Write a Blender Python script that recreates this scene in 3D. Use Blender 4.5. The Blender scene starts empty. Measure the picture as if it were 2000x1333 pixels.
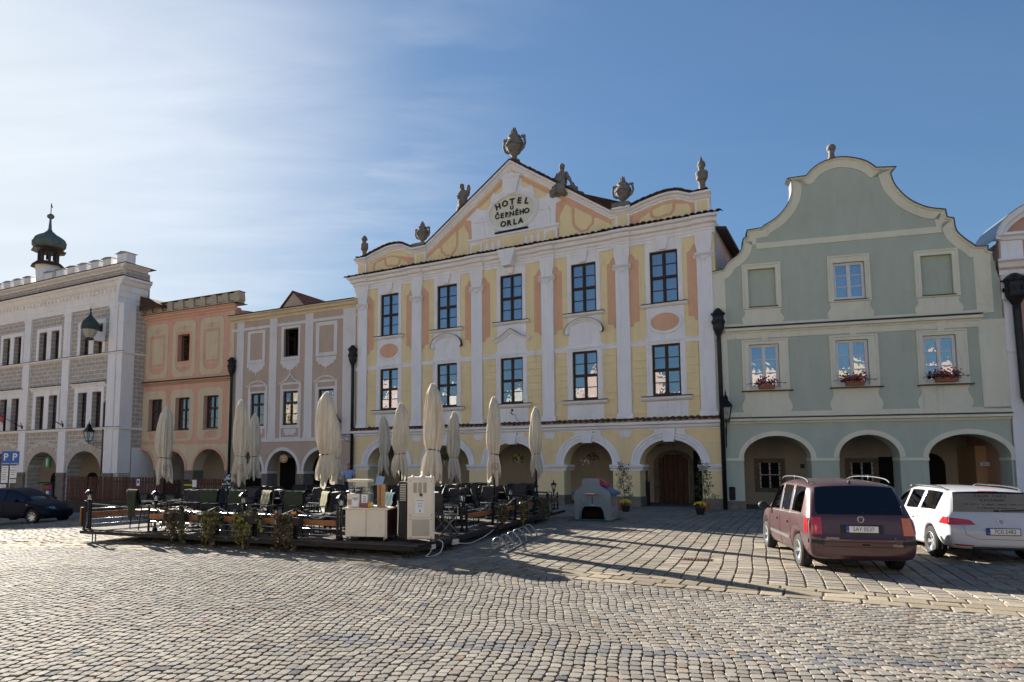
import bpy, bmesh, math, random
import numpy as np
from mathutils import Vector, Matrix
from mathutils.geometry import tessellate_polygon
from mathutils.bvhtree import BVHTree
random.seed(7); rng = np.random.default_rng(7)
R = math.radians; PI = math.pi
SC = bpy.context.scene
COL = SC.collection
# ------------------------------------------------------------------ camera
FPX, CX, CY, PITCH, EYE = 1330.0, 880.0, 787.0, R(5.24), 1.75
cam = bpy.data.objects.new('camera', bpy.data.cameras.new('camera')); COL.objects.link(cam)
cam.location = (0, 0, EYE); cam.rotation_euler = (PI/2+PITCH, 0, 0)
cam.data.sensor_width = 36; cam.data.lens = 36*FPX/2000
cam.data.shift_x = (1000-CX)/2000; cam.data.shift_y = (CY-666.5)/2000
cam.data.clip_start = .1; cam.data.clip_end = 3000
SC.camera = cam
# ------------------------------------------------------------------ sky and sun
SUN_EL, SUN_AZ = R(23.2), R(-37.5)          # azimuth measured from +Y, negative = to the left
W = bpy.data.worlds.new("World"); SC.world = W; W.use_nodes = True
def build_world():
    nt = W.node_tree; nt.nodes.clear(); N = nt.nodes.new; L = nt.links.new
    out = N('ShaderNodeOutputWorld'); bg = N('ShaderNodeBackground'); bg.inputs[1].default_value = 0.056
    sky = N('ShaderNodeTexSky'); sky.sky_type = 'NISHITA'; sky.sun_disc = False
    sky.sun_elevation = SUN_EL; sky.sun_rotation = SUN_AZ
    sky.air_density = 1.0; sky.dust_density = .9; sky.ozone_density = 2.4; sky.altitude = 500
    tc = N('ShaderNodeTexCoord'); sep = N('ShaderNodeSeparateXYZ'); L(tc.outputs['Generated'], sep.inputs[0])
    # wispy cirrus: project the direction on a high plane, stretched streaks
    mz = N('ShaderNodeMath'); mz.operation = 'MAXIMUM'; L(sep.outputs[2], mz.inputs[0]); mz.inputs[1].default_value = .06
    ad = N('ShaderNodeMath'); ad.operation = 'ADD'; L(mz.outputs[0], ad.inputs[0]); ad.inputs[1].default_value = .12
    dv = N('ShaderNodeVectorMath'); dv.operation = 'DIVIDE'
    cmb = N('ShaderNodeCombineXYZ'); [L(ad.outputs[0], cmb.inputs[i]) for i in range(3)]
    L(tc.outputs['Generated'], dv.inputs[0]); L(cmb.outputs[0], dv.inputs[1])
    mp = N('ShaderNodeMapping'); mp.inputs['Rotation'].default_value = (0, 0, R(-52)); mp.inputs['Scale'].default_value = (.45, 1.5, 1)
    L(dv.outputs[0], mp.inputs[0])
    n1 = N('ShaderNodeTexNoise'); n1.inputs['Scale'].default_value = 3.1; n1.inputs['Detail'].default_value = 10; n1.inputs['Roughness'].default_value = .56; n1.inputs['Distortion'].default_value = .35
    L(mp.outputs[0], n1.inputs[0])
    r1 = N('ShaderNodeMapRange'); r1.inputs[1].default_value = .42; r1.inputs[2].default_value = .85; r1.inputs[3].default_value = 0; r1.inputs[4].default_value = .52
    L(n1.outputs[0], r1.inputs[0])
    n2 = N('ShaderNodeTexNoise'); n2.inputs['Scale'].default_value = .55; n2.inputs['Detail'].default_value = 3
    L(dv.outputs[0], n2.inputs[0])
    r2 = N('ShaderNodeMapRange'); r2.inputs[1].default_value = .35; r2.inputs[2].default_value = .62; L(n2.outputs[0], r2.inputs[0])
    # thicker veil toward the sun side of the sky, clear blue on the far side
    sd = N('ShaderNodeVectorMath'); sd.operation = 'DOT_PRODUCT'; L(tc.outputs['Generated'], sd.inputs[0])
    sd.inputs[1].default_value = (math.sin(SUN_AZ)*math.cos(SUN_EL), math.cos(SUN_AZ)*math.cos(SUN_EL), math.sin(SUN_EL))
    rs = N('ShaderNodeMapRange'); rs.interpolation_type = 'SMOOTHSTEP'; rs.inputs[1].default_value = .70; rs.inputs[2].default_value = 1.0; rs.inputs[3].default_value = .03; rs.inputs[4].default_value = 1.0
    L(sd.outputs['Value'], rs.inputs[0])
    m1 = N('ShaderNodeMath'); m1.operation = 'MULTIPLY'; L(r1.outputs[0], m1.inputs[0]); L(rs.outputs[0], m1.inputs[1])
    m2 = N('ShaderNodeMath'); m2.operation = 'MULTIPLY'; L(m1.outputs[0], m2.inputs[0]); 
    a2 = N('ShaderNodeMath'); a2.operation = 'MULTIPLY_ADD'; L(r2.outputs[0], a2.inputs[0]); a2.inputs[1].default_value = .7; a2.inputs[2].default_value = .3
    L(a2.outputs[0], m2.inputs[1])
    # forward scattering haze round the sun
    hz = N('ShaderNodeMapRange'); hz.interpolation_type = 'SMOOTHSTEP'; hz.inputs[1].default_value = .82; hz.inputs[2].default_value = 1.0; hz.inputs[3].default_value = 0; hz.inputs[4].default_value = .42; L(sd.outputs['Value'], hz.inputs[0])
    mm = N('ShaderNodeMath'); mm.operation = 'MAXIMUM'; mm.use_clamp = True; L(m2.outputs[0], mm.inputs[0]); L(hz.outputs[0], mm.inputs[1])
    sm = N('ShaderNodeMath'); sm.operation = 'MULTIPLY_ADD'; sm.use_clamp = True; L(m2.outputs[0], sm.inputs[0]); sm.inputs[1].default_value = .65; L(mm.outputs[0], sm.inputs[2])
    # cloud radiance rises toward the sun (forward scattering)
    rc = N('ShaderNodeMapRange'); rc.inputs[1].default_value = .75; rc.inputs[2].default_value = 1.0; rc.inputs[3].default_value = 3.4; rc.inputs[4].default_value = 5.4
    L(sd.outputs['Value'], rc.inputs[0])
    cc = N('ShaderNodeVectorMath'); cc.operation = 'SCALE'; cc.inputs[0].default_value = (.93, .97, 1.05); L(rc.outputs[0], cc.inputs['Scale'])
    # slight haze: warm the blue a little and roll off the glare round the sun
    tn = N('ShaderNodeVectorMath'); tn.operation = 'MULTIPLY'; L(sky.outputs[0], tn.inputs[0]); tn.inputs[1].default_value = (.76, .93, 1.02)
    ln = N('ShaderNodeVectorMath'); ln.operation = 'LENGTH'; L(tn.outputs[0], ln.inputs[0])
    dn = N('ShaderNodeMath'); dn.operation = 'MULTIPLY_ADD'; L(ln.outputs['Value'], dn.inputs[0]); dn.inputs[1].default_value = .14; dn.inputs[2].default_value = 1.0
    iv = N('ShaderNodeMath'); iv.operation = 'DIVIDE'; iv.inputs[0].default_value = 1.0; L(dn.outputs[0], iv.inputs[1])
    sk = N('ShaderNodeVectorMath'); sk.operation = 'SCALE'; L(tn.outputs[0], sk.inputs[0]); L(iv.outputs[0], sk.inputs['Scale'])
    mx = N('ShaderNodeMix'); mx.data_type = 'RGBA'; L(sm.outputs[0], mx.inputs[0]); L(sk.outputs[0], mx.inputs[6]); L(cc.outputs[0], mx.inputs[7])
    L(mx.outputs[2], bg.inputs[0]); L(bg.outputs[0], out.inputs[0])
build_world()
sun = bpy.data.objects.new('sun', bpy.data.lights.new('sun', 'SUN')); COL.objects.link(sun)
sun.data.energy = 5.0; sun.data.angle = R(.6); sun.data.color = (1, .92, .80)
sun.rotation_euler = Vector((math.sin(SUN_AZ)*math.cos(SUN_EL), math.cos(SUN_AZ)*math.cos(SUN_EL), math.sin(SUN_EL))).to_track_quat('Z', 'Y').to_euler()
SC.view_settings.view_transform = 'Standard'; SC.view_settings.look = 'None'
SC.view_settings.exposure = 1.95; SC.view_settings.gamma = 1; SC.view_settings.use_curve_mapping = False
# ------------------------------------------------------------------ place helpers
_c, _s = math.cos(PITCH), math.sin(PITCH)
def ray(px, py):
    a = px-CX; b = CY-py
    return (a, FPX*_c-b*_s, FPX*_s+b*_c)
def gz(X):                                   # the square falls away gently to the left
    t = min(1, max(0, (-6-X)/18)); return -.88*t*t*(3-2*t)
def ground_at(px, py, z=None):               # the point of the square (or of level z) seen at a photo pixel
    r = ray(px, py); zz = 0 if z is None else z
    for i in range(25):
        t = (zz-EYE)/r[2]; X, Y = r[0]*t, r[1]*t
        if z is None: zz = gz(X)
    return Vector((X, Y, zz))
def at_depth(px, Y):
    r = ray(px, 909); return Y*r[0]/r[1]
class Frame:                                 # a facade plane: origin, direction along the street, outward normal
    def __init__(s, X, Y, V):
        dx, dy = V-CX, FPX/_c; n = math.hypot(dx, dy)
        s.u = (-dx/n, -dy/n); s.o = (X, Y); s.n = (s.u[1], -s.u[0]); s.ang = math.atan2(s.u[1], s.u[0])
    def uv(s, px, py, d=0):
        r = ray(px, py); nx, ny = s.n; ox, oy = s.o[0]+nx*d, s.o[1]+ny*d
        t = (ox*nx+oy*ny)/(r[0]*nx+r[1]*ny); X, Y = r[0]*t, r[1]*t
        return ((X-ox)*s.u[0]+(Y-oy)*s.u[1], EYE+r[2]*t)
    def at(s, px):
        u = s.uv(px, 909)[0]; return (s.o[0]+s.u[0]*u, s.o[1]+s.u[1]*u)
    def world(s, u, d, z): return Vector((s.o[0]+s.u[0]*u+s.n[0]*d, s.o[1]+s.u[1]*u+s.n[1]*d, z))
# ------------------------------------------------------------------ object helpers
def tag(o, label=None, cat=None, group=None, kind=None):
    if label: o['label'] = label
    if cat: o['category'] = cat
    if group: o['group'] = group
    if kind: o['kind'] = kind
    return o
def thing(name, label, cat, loc=(0, 0, 0), rz=0, group=None):
    o = bpy.data.objects.new(name, None); COL.objects.link(o); o.empty_display_size = .2
    o.location = loc; o.rotation_euler = (0, 0, rz)
    return tag(o, label, cat, group)
def copy_tree(o, parent=None):
    c = o.copy(); COL.objects.link(c); c.parent = parent
    for ch in o.children: copy_tree(ch, c)
    return c
class MB:
    def __init__(s): s.v = []; s.f = []
    def add(s, vs, fs):
        n = len(s.v); s.v += [tuple(p) for p in vs]; s.f += [tuple(i+n for i in f) for f in fs]; return s
    def box(s, x0, x1, y0, y1, z0, z1, ch=0):
        if ch > 0:                            # chamfered on all edges (cheap look of worn edges)
            c = min(ch, abs(x1-x0)/3, abs(y1-y0)/3, abs(z1-z0)/3)
            bm = bmesh.new(); bmesh.ops.create_cube(bm, size=1)
            for v in bm.verts: v.co = ((x0+x1)/2+v.co.x*(x1-x0), (y0+y1)/2+v.co.y*(y1-y0), (z0+z1)/2+v.co.z*(z1-z0))
            bmesh.ops.bevel(bm, geom=bm.edges[:], offset=c, segments=1, affect='EDGES', profile=.5)
            bm.verts.ensure_lookup_table(); bm.verts.index_update()
            s.add([v.co for v in bm.verts], [[v.index for v in f.verts] for f in bm.faces]); bm.free(); return s
        return s.add([(x0, y0, z0), (x1, y0, z0), (x1, y1, z0), (x0, y1, z0), (x0, y0, z1), (x1, y0, z1), (x1, y1, z1), (x0, y1, z1)],
                     [(0, 3, 2, 1), (4, 5, 6, 7), (0, 1, 5, 4), (1, 2, 6, 5), (2, 3, 7, 6), (3, 0, 4, 7)])
    def obox(s, c, rz, sx, sy, sz, rx=0, ry=0):
        m = Matrix.Translation(c) @ Matrix.Rotation(rz, 4, 'Z') @ Matrix.Rotation(rx, 4, 'X') @ Matrix.Rotation(ry, 4, 'Y')
        t = MB().box(-sx/2, sx/2, -sy/2, sy/2, -sz/2, sz/2)
        return s.add([m @ Vector(p) for p in t.v], t.f)
    def prism(s, poly, y0, y1, holes=(), back=True):
        """polygon in (x,z), extruded from front y0 to back y1 (y grows into the building)"""
        loops = [list(poly)]+[list(h) for h in holes]
        tri = tessellate_polygon([[Vector((p[0], p[1], 0)) for p in l] for l in loops])
        flat = [p for l in loops for p in l]; n = len(flat)
        fs = []
        for a, b, c in tri:
            ax, az = flat[a]; bx, bz = flat[b]; cx, cz = flat[c]
            if (bx-ax)*(cz-az)-(bz-az)*(cx-ax) < 0: b, c = c, b
            fs.append((a, b, c))
            if back: fs.append((a+n, c+n, b+n))
        k = 0
        for li, l in enumerate(loops):
            m = len(l); ar = sum(l[i][0]*l[(i+1) % m][1]-l[(i+1) % m][0]*l[i][1] for i in range(m))
            for i in range(m):
                a, b = k+i, k+(i+1) % m
                if (ar > 0) == (li == 0): fs.append((a, a+n, b+n, b))
                else: fs.append((b, b+n, a+n, a))
            k += m
        return s.add([(p[0], y0, p[1]) for p in flat]+[(p[0], y1, p[1]) for p in flat], fs)
    def bar(s, x0, x1, prof, ex=0.0):
        """moulding along x; prof = [(out, z)...] from bottom to top, out = distance in front of the wall; ex = how far the ends return"""
        vs = []; n = len(prof)
        for (d, z) in prof: vs.append((x0-ex*d, -d, z))
        for (d, z) in prof: vs.append((x1+ex*d, -d, z))
        for (d, z) in (prof[0], prof[-1]): vs += [(x0, .02, z), (x1, .02, z)]
        a, b, c, d_ = 2*n, 2*n+1, 2*n+2, 2*n+3
        fs = [(i, n+i, n+i+1, i+1) for i in range(n-1)]
        fs += [(a, b, n, 0), (n-1, 2*n-1, d_, c), tuple([a]+list(range(n))+[c]), tuple([b, d_]+list(range(2*n-1, n-1, -1)))]
        return s.add(vs, fs)
    def sweep(s, path, prof, closed=False):
        """moulding along a path in (x,z); prof = [(out, off)...], off measured to the left of the path direction"""
        m = len(path); nrm = []
        for i in range(m):
            a = path[i-1] if (i or closed) else path[i]; b = path[(i+1) % m] if (i < m-1 or closed) else path[i]
            p = path[i]
            def un(q, r): 
                dx, dz = r[0]-q[0], r[1]-q[1]; L = math.hypot(dx, dz) or 1; return (-dz/L, dx/L)
            n1 = un(a, p) if a != p else un(p, b); n2 = un(p, b) if b != p else n1
            nx, nz = n1[0]+n2[0], n1[1]+n2[1]; L = math.hypot(nx, nz) or 1; nx /= L; nz /= L
            k = 1/max(.45, nx*n1[0]+nz*n1[1]); nrm.append((nx*k, nz*k))
        q = len(prof); vs = []
        for p, n in zip(path, nrm):
            for (d, o) in prof: vs.append((p[0]+n[0]*o, -d, p[1]+n[1]*o))
        fs = []
        for i in range(m if closed else m-1):
            j = (i+1) % m
            for k in range(q):
                k2 = (k+1) % q; fs.append((i*q+k, j*q+k, j*q+k2, i*q+k2))
        if not closed: fs += [tuple(range(q)), tuple(range((m-1)*q+q-1, (m-1)*q-1, -1))]
        return s.add(vs, fs)
    def lathe(s, prof, c=(0, 0, 0), n=16, fold=0, fn=6, ph=0, caps=True):
        """prof = [(r,z)...] bottom to top"""
        vs = []; m = len(prof)
        for (r, z) in prof:
            for i in range(n):
                t = 2*PI*i/n; rr = r*(1+fold*math.sin(fn*t+ph))
                vs.append((c[0]+rr*math.cos(t), c[1]+rr*math.sin(t), c[2]+z))
        fs = [(k*n+i, k*n+(i+1) % n, (k+1)*n+(i+1) % n, (k+1)*n+i) for k in range(m-1) for i in range(n)]
        if caps: fs += [tuple(range(n-1, -1, -1)), tuple(range((m-1)*n, m*n))]
        return s.add(vs, fs)
    def tube(s, pts, r, n=6, r2=None):
        pts = [Vector(p) for p in pts]; m = len(pts); vs = []
        up = Vector((0, 0, 1)); pu = None
        for i, p in enumerate(pts):
            t = (pts[min(i+1, m-1)]-pts[max(i-1, 0)]).normalized()
            a = pu if pu else (up if abs(t.dot(up)) < .95 else Vector((1, 0, 0)))
            a = (a-t*a.dot(t)); a = a.normalized() if a.length > 1e-5 else t.orthogonal().normalized()
            pu = a; b = t.cross(a)
            rr = r if r2 is None else r+(r2-r)*i/(m-1)
            for k in range(n):
                th = 2*PI*k/n; vs.append(p+a*rr*math.cos(th)+b*rr*math.sin(th))
        fs = [(i*n+k, i*n+(k+1) % n, (i+1)*n+(k+1) % n, (i+1)*n+k) for i in range(m-1) for k in range(n)]
        fs += [tuple(range(n-1, -1, -1)), tuple(range((m-1)*n, m*n))]
        return s.add(vs, fs)
    def ball(s, c, rx, ry=None, rz=None, n=12, m=8):
        ry = ry or rx; rz = rz or rx
        vs = [(c[0], c[1], c[2]-rz)]
        for j in range(1, m):
            ph = -PI/2+PI*j/m
            for i in range(n):
                t = 2*PI*i/n; vs.append((c[0]+rx*math.cos(ph)*math.cos(t), c[1]+ry*math.cos(ph)*math.sin(t), c[2]+rz*math.sin(ph)))
        vs.append((c[0], c[1], c[2]+rz)); fs = []
        for i in range(n): fs.append((0, 1+(i+1) % n, 1+i))
        for j in range(m-2):
            for i in range(n): a = 1+j*n; fs.append((a+i, a+(i+1) % n, a+n+(i+1) % n, a+n+i))
        a = 1+(m-2)*n
        for i in range(n): fs.append((a+i, a+(i+1) % n, len(vs)-1))
        return s.add(vs, fs)
    def xf(s, m): s.v = [tuple(m @ Vector(p)) for p in s.v]; return s
    def mesh(s, name, mat, smooth=False, auto=None):
        me = bpy.data.meshes.new(name); me.from_pydata(s.v, [], s.f); me.materials.append(mat); me.validate()
        if smooth or auto:
            me.polygons.foreach_set('use_smooth', [True]*len(me.polygons))
            if auto: me.set_sharp_from_angle(angle=R(auto))
        return me
    def build(s, name, mat, parent=None, loc=None, rot=None, smooth=False, auto=None, **tg):
        o = bpy.data.objects.new(name, s.mesh(name, mat, smooth, auto)); COL.objects.link(o); o.parent = parent
        if loc is not None: o.location = loc
        if rot is not None: o.rotation_euler = rot
        return tag(o, **tg) if tg else o
def inst(name, me, parent, loc=(0, 0, 0), rot=(0, 0, 0), scale=None):
    o = bpy.data.objects.new(name, me); COL.objects.link(o); o.parent = parent; o.location = loc; o.rotation_euler = rot
    if scale: o.scale = scale
    return o
def arc(cx, cz, rx, rz, a0, a1, n):
    return [(cx+rx*math.cos(R(a0+(a1-a0)*i/n)), cz+rz*math.sin(R(a0+(a1-a0)*i/n))) for i in range(n+1)]
def rect(x0, x1, z0, z1): return [(x0, z0), (x1, z0), (x1, z1), (x0, z1)]
def catmull(pts, n=6):
    out = []; m = len(pts)
    for i in range(m-1):
        p0 = pts[max(i-1, 0)]; p1 = pts[i]; p2 = pts[i+1]; p3 = pts[min(i+2, m-1)]
        for k in range(n):
            t = k/n
            out.append(tuple(.5*((2*p1[j])+(-p0[j]+p2[j])*t+(2*p0[j]-5*p1[j]+4*p2[j]-p3[j])*t*t+(-p0[j]+3*p1[j]-3*p2[j]+p3[j])*t**3) for j in range(len(p1))))
    return out+[tuple(pts[-1])]
# ------------------------------------------------------------------ materials
def new_mat(name):
    m = bpy.data.materials.new(name); m.use_nodes = True; nt = m.node_tree
    b = nt.nodes['Principled BSDF']; return m, nt, b
def pm(name, rgb, rough=.8, var=.12, scale=3.0, bump=.0, bscale=40, metal=0, spec=.3, dirt=None, dirt_amt=0, streak=False, fine=.05, coat=0):
    """a general procedural material: base colour broken by large and small noise, optional grime and streaks"""
    m, nt, b = new_mat(name); N = nt.nodes.new; L = nt.links.new
    tc = N('ShaderNodeTexCoord')
    n1 = N('ShaderNodeTexNoise'); n1.inputs['Scale'].default_value = scale; n1.inputs['Detail'].default_value = 6; n1.inputs['Roughness'].default_value = .65
    n2 = N('ShaderNodeTexNoise'); n2.inputs['Scale'].default_value = bscale; n2.inputs['Detail'].default_value = 4
    L(tc.outputs['Object'], n2.inputs[0])
    if streak:
        mp = N('ShaderNodeMapping'); mp.inputs['Scale'].default_value = (1.6, 1.6, .35); L(tc.outputs['Object'], mp.inputs[0]); L(mp.outputs[0], n1.inputs[0])
    else: L(tc.outputs['Object'], n1.inputs[0])
    mr = N('ShaderNodeMapRange'); mr.inputs[1].default_value = .3; mr.inputs[2].default_value = .7; mr.inputs[3].default_value = 1-var; mr.inputs[4].default_value = 1+var*.6
    L(n1.outputs[0], mr.inputs[0])
    mr2 = N('ShaderNodeMapRange'); mr2.inputs[1].default_value = .3; mr2.inputs[2].default_value = .7; mr2.inputs[3].default_value = 1-fine; mr2.inputs[4].default_value = 1+fine
    L(n2.outputs[0], mr2.inputs[0])
    mu = N('ShaderNodeMath'); mu.operation = 'MULTIPLY'; L(mr.outputs[0], mu.inputs[0]); L(mr2.outputs[0], mu.inputs[1])
    sc = N('ShaderNodeVectorMath'); sc.operation = 'SCALE'; sc.inputs[0].default_value = rgb; L(mu.outputs[0], sc.inputs['Scale'])
    col = sc.outputs[0]
    if dirt:
        n3 = N('ShaderNodeTexNoise'); n3.inputs['Scale'].default_value = scale*.7; n3.inputs['Detail'].default_value = 8; n3.inputs['Roughness'].default_value = .75; n3.inputs['Distortion'].default_value = .6
        L(tc.outputs['Object'], n3.inputs[0])
        r3 = N('ShaderNodeMapRange'); r3.inputs[1].default_value = .52; r3.inputs[2].default_value = .75; r3.inputs[4].default_value = dirt_amt; L(n3.outputs[0], r3.inputs[0])
        mx = N('ShaderNodeMix'); mx.data_type = 'RGBA'; L(r3.outputs[0], mx.inputs[0]); L(col, mx.inputs[6]); mx.inputs[7].default_value = (*dirt, 1); col = mx.outputs[2]
    L(col, b.inputs['Base Color'])
    b.inputs['Roughness'].default_value = rough; b.inputs['Metallic'].default_value = metal; b.inputs['Specular IOR Level'].default_value = spec
    b.inputs['Coat Weight'].default_value = coat; b.inputs['Coat Roughness'].default_value = .05
    if bump:
        bp = N('ShaderNodeBump'); bp.inputs['Strength'].default_value = bump; bp.inputs['Distance'].default_value = .01
        L(n2.outputs[0], bp.inputs['Height']); L(bp.outputs[0], b.inputs['Normal'])
    return m
M = {}
def streaks(m):
    """rain streaks and damp blotches in the paint"""
    nt = m.node_tree; N = nt.nodes.new; L = nt.links.new; b = nt.nodes['Principled BSDF']; src = b.inputs['Base Color'].links[0].from_socket
    tc = N('ShaderNodeTexCoord'); mp = N('ShaderNodeMapping'); mp.inputs['Scale'].default_value = (7, 7, .55); L(tc.outputs['Object'], mp.inputs[0])
    n = N('ShaderNodeTexNoise'); n.inputs['Scale'].default_value = 1; n.inputs['Detail'].default_value = 7; n.inputs['Roughness'].default_value = .7; L(mp.outputs[0], n.inputs[0])
    r = N('ShaderNodeMapRange'); r.inputs[1].default_value = .54; r.inputs[2].default_value = .74; r.inputs[4].default_value = .30; L(n.outputs[0], r.inputs[0])
    n2 = N('ShaderNodeTexNoise'); n2.inputs['Scale'].default_value = .45; n2.inputs['Detail'].default_value = 3; L(tc.outputs['Object'], n2.inputs[0])
    r2 = N('ShaderNodeMapRange'); r2.inputs[1].default_value = .40; r2.inputs[2].default_value = .6; L(n2.outputs[0], r2.inputs[0])
    mu = N('ShaderNodeMath'); mu.operation = 'MULTIPLY'; L(r.outputs[0], mu.inputs[0]); L(r2.outputs[0], mu.inputs[1])
    mx = N('ShaderNodeMix'); mx.data_type = 'RGBA'; L(mu.outputs[0], mx.inputs[0]); L(src, mx.inputs[6]); mx.inputs[7].default_value = (.20, .175, .15, 1); L(mx.outputs[2], b.inputs['Base Color']); return m
def plaster(k, rgb, **kw): M[k] = streaks(_plaster(k, rgb, **kw))
def _plaster(k, rgb, **kw): return pm(k, rgb, rough=.9, var=kw.pop('var', .07), scale=kw.pop('scale', 1.1), bump=.25, bscale=55, streak=True, dirt=kw.pop('dirt', tuple(c*.62 for c in rgb)), dirt_amt=kw.pop('amt', .35), spec=.15, **kw)
plaster('yellow', (.87, .70, .40)); plaster('yellow2', (.86, .69, .40)); plaster('white', (.86, .83, .83), amt=.3); plaster('white2', (.86, .83, .81), amt=.35)
plaster('orange', (.76, .44, .28)); plaster('peach', (.72, .41, .29), amt=.5); plaster('cream_peach', (.70, .56, .37), amt=.5)
plaster('tan', (.53, .40, .31), amt=.4); plaster('tanwhite', (.75, .70, .67), amt=.4)
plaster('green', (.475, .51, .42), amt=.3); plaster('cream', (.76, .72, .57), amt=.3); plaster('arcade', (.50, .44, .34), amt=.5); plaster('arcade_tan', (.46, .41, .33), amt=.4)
plaster('pink', (.56, .34, .25)); plaster('fog', (.50, .43, .36)); plaster('merlon', (.52, .42, .29), amt=.85, dirt=(.14, .12, .09), scale=2.2)
plaster('sgraffito_joint', (.62, .58, .53)); plaster('oldorange', (.50, .32, .19))
M['stone'] = pm('stone', (.21, .19, .165), .92, .3, 6, .6, 30, spec=.1, dirt=(.05, .045, .04), dirt_amt=.7)
M['pier'] = pm('pier', (.22, .19, .155), .92, .25, 3, .5, 22, spec=.1, dirt=(.07, .06, .05), dirt_amt=.6)
M['plinth'] = pm('plinth', (.20, .19, .18), .95, .25, 4, .5, 30, spec=.1)
M['tile'] = pm('tile', (.10, .055, .042), .9, .5, 7, .4, 40, spec=.15, dirt=(.035, .033, .028), dirt_amt=.8)
M['tile2'] = pm('tile2', (.145, .07, .05), .9, .5, 7, .4, 40, spec=.15, dirt=(.05, .04, .035), dirt_amt=.7)
M['lead'] = pm('lead', (.085, .09, .095), .5, .3, 5, .1, 30, metal=.5)
M['flash'] = pm('flash', (.06, .05, .048), .55, .3, 5, .1, 30, metal=.3)
M['verdigris'] = pm('verdigris', (.12, .165, .145), .7, .35, 4, .2, 25, dirt=(.05, .05, .04), dirt_amt=.7)
M['copper_dark'] = pm('copper_dark', (.055, .075, .07), .55, .35, 8, .2, 25, metal=.3)
M['pipe'] = pm('pipe', (.035, .035, .037), .45, .3, 3, .1, 30, metal=.6)
M['pipe_red'] = pm('pipe_red', (.10, .05, .04), .5, .3, 3, .1, 30, metal=.4)
M['iron'] = pm('iron', (.018, .018, .019), .45, .3, 6, .1, 40, metal=.5)
M['frame_dark'] = pm('frame_dark', (.045, .026, .020), .5, .2, 6, .1, 40)
M['frame_white'] = pm('frame_white', (.72, .70, .68), .45, .08, 6, .05, 40)
M['frame_brown'] = pm('frame_brown', (.06, .035, .03), .55, .2, 6, .1, 40)
M['curtain'] = pm('curtain', (.42, .45, .50), .9, .1, 8)
M['room'] = pm('room', (.05, .045, .04), .9, .2, 2)
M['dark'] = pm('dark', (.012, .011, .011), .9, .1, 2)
M['black'] = pm('black', (.02, .02, .021), .5, .15, 5, .1, 60)
M['rattan'] = pm('rattan', (.028, .028, .030), .6, .25, 9, .5, 180)
M['alu'] = pm('alu', (.33, .34, .36), .35, .1, 9, 0, 60, metal=.9)
M['steel'] = pm('steel', (.52, .53, .54), .28, .1, 9, 0, 60, metal=1)
M['galv'] = pm('galv', (.30, .32, .33), .38, .25, 12, .1, 60, metal=.9)
M['blanket'] = pm('blanket', (.045, .058, .040), .95, .2, 6, .6, 160, spec=.05)
M['blanket_sunlit'] = pm('blanket_sunlit', (.30, .29, .20), .95, .15, 6, .6, 160, spec=.05)  # paler copy of the blanket, sunlight painted into its colour
M['blanket_blue'] = pm('blanket_blue', (.06, .10, .12), .95, .15, 6, .6, 160, spec=.05)
M['rope'] = pm('rope', (.20, .20, .19), .7, .2, 30, .8, 220)
M['rail_wood'] = pm('rail_wood', (.30, .115, .035), .55, .35, 5, .3, 40)
M['deck'] = pm('deck', (.080, .067, .058), .95, .3, 4, .4, 35, dirt=(.05, .045, .04), dirt_amt=.6)
M['deck_dark'] = pm('deck_dark', (.03, .026, .024), .8, .3, 4, .3, 35)
M['picket'] = pm('picket', (.11, .048, .032), .8, .35, 3, .4, 40)
M['wood_door'] = pm('wood_door', (.10, .045, .022), .6, .3, 3, .3, 30)
M['beige'] = pm('beige', (.74, .66, .54), .5, .07, 3, .05, 40, dirt=(.42, .37, .28), dirt_amt=.4)
M['beige_dark'] = pm('beige_dark', (.10, .09, .08), .7)
M['maroon'] = pm('maroon', (.07, .018, .020), .4, .15, 4)
M['paper'] = pm('paper', (.78, .78, .80), .8, .04, 6)
M['ink'] = pm('ink', (.05, .05, .06), .8, .0, 6)
M['ink_red'] = pm('ink_red', (.35, .10, .09), .8, .1, 6)
M['yellow_cup'] = pm('yellow_cup', (.75, .70, .25), .5, .05, 6)
M['orange_thing'] = pm('orange_thing', (.75, .35, .03), .5, .05, 6)
M['straw'] = pm('straw', (.50, .30, .15), .55, .3, 30, .2, 60)
M['leaf'] = pm('leaf', (.055, .085, .025), .55, .5, 9, .2, 60)
M['leaf2'] = pm('leaf2', (.10, .10, .035), .6, .5, 9, .2, 60)
M['leaf_yellow'] = pm('leaf_yellow', (.20, .20, .05), .6, .4, 9, .2, 60)
M['leaf_brown'] = pm('leaf_brown', (.12, .09, .055), .7, .4, 9, .2, 60)
M['bark'] = pm('bark', (.09, .07, .05), .9, .3, 12, .5, 60)
M['flower_yellow'] = pm('flower_yellow', (.75, .55, .02), .7, .2, 30)
M['flower_red'] = pm('flower_red', (.42, .035, .07), .7, .3, 30)
M['flower_white'] = pm('flower_white', (.70, .70, .78), .7, .1, 30)
M['flower_violet'] = pm('flower_violet', (.18, .06, .20), .7, .2, 30)
M['flower_orange'] = pm('flower_orange', (.75, .22, .02), .7, .2, 30)
M['terracotta'] = pm('terracotta', (.33, .12, .06), .8, .2, 8, .2, 50)
M['plastic_grey'] = pm('plastic_grey', (.19, .23, .255), .5, .08, 4)
M['plastic_blue'] = pm('plastic_blue', (.03, .10, .28), .45, .08, 4)
M['plastic_red'] = pm('plastic_red', (.40, .05, .06), .45, .08, 4)
M['plastic_tan'] = pm('plastic_tan', (.36, .27, .24), .5, .08, 4)
M['plastic_green'] = pm('plastic_green', (.02, .07, .04), .7, .2, 4)
M['tyre'] = pm('tyre', (.022, .022, .023), .85, .2, 12, .3, 90)
M['trim'] = pm('trim', (.025, .025, .027), .6, .15, 8, .1, 90)
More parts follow.
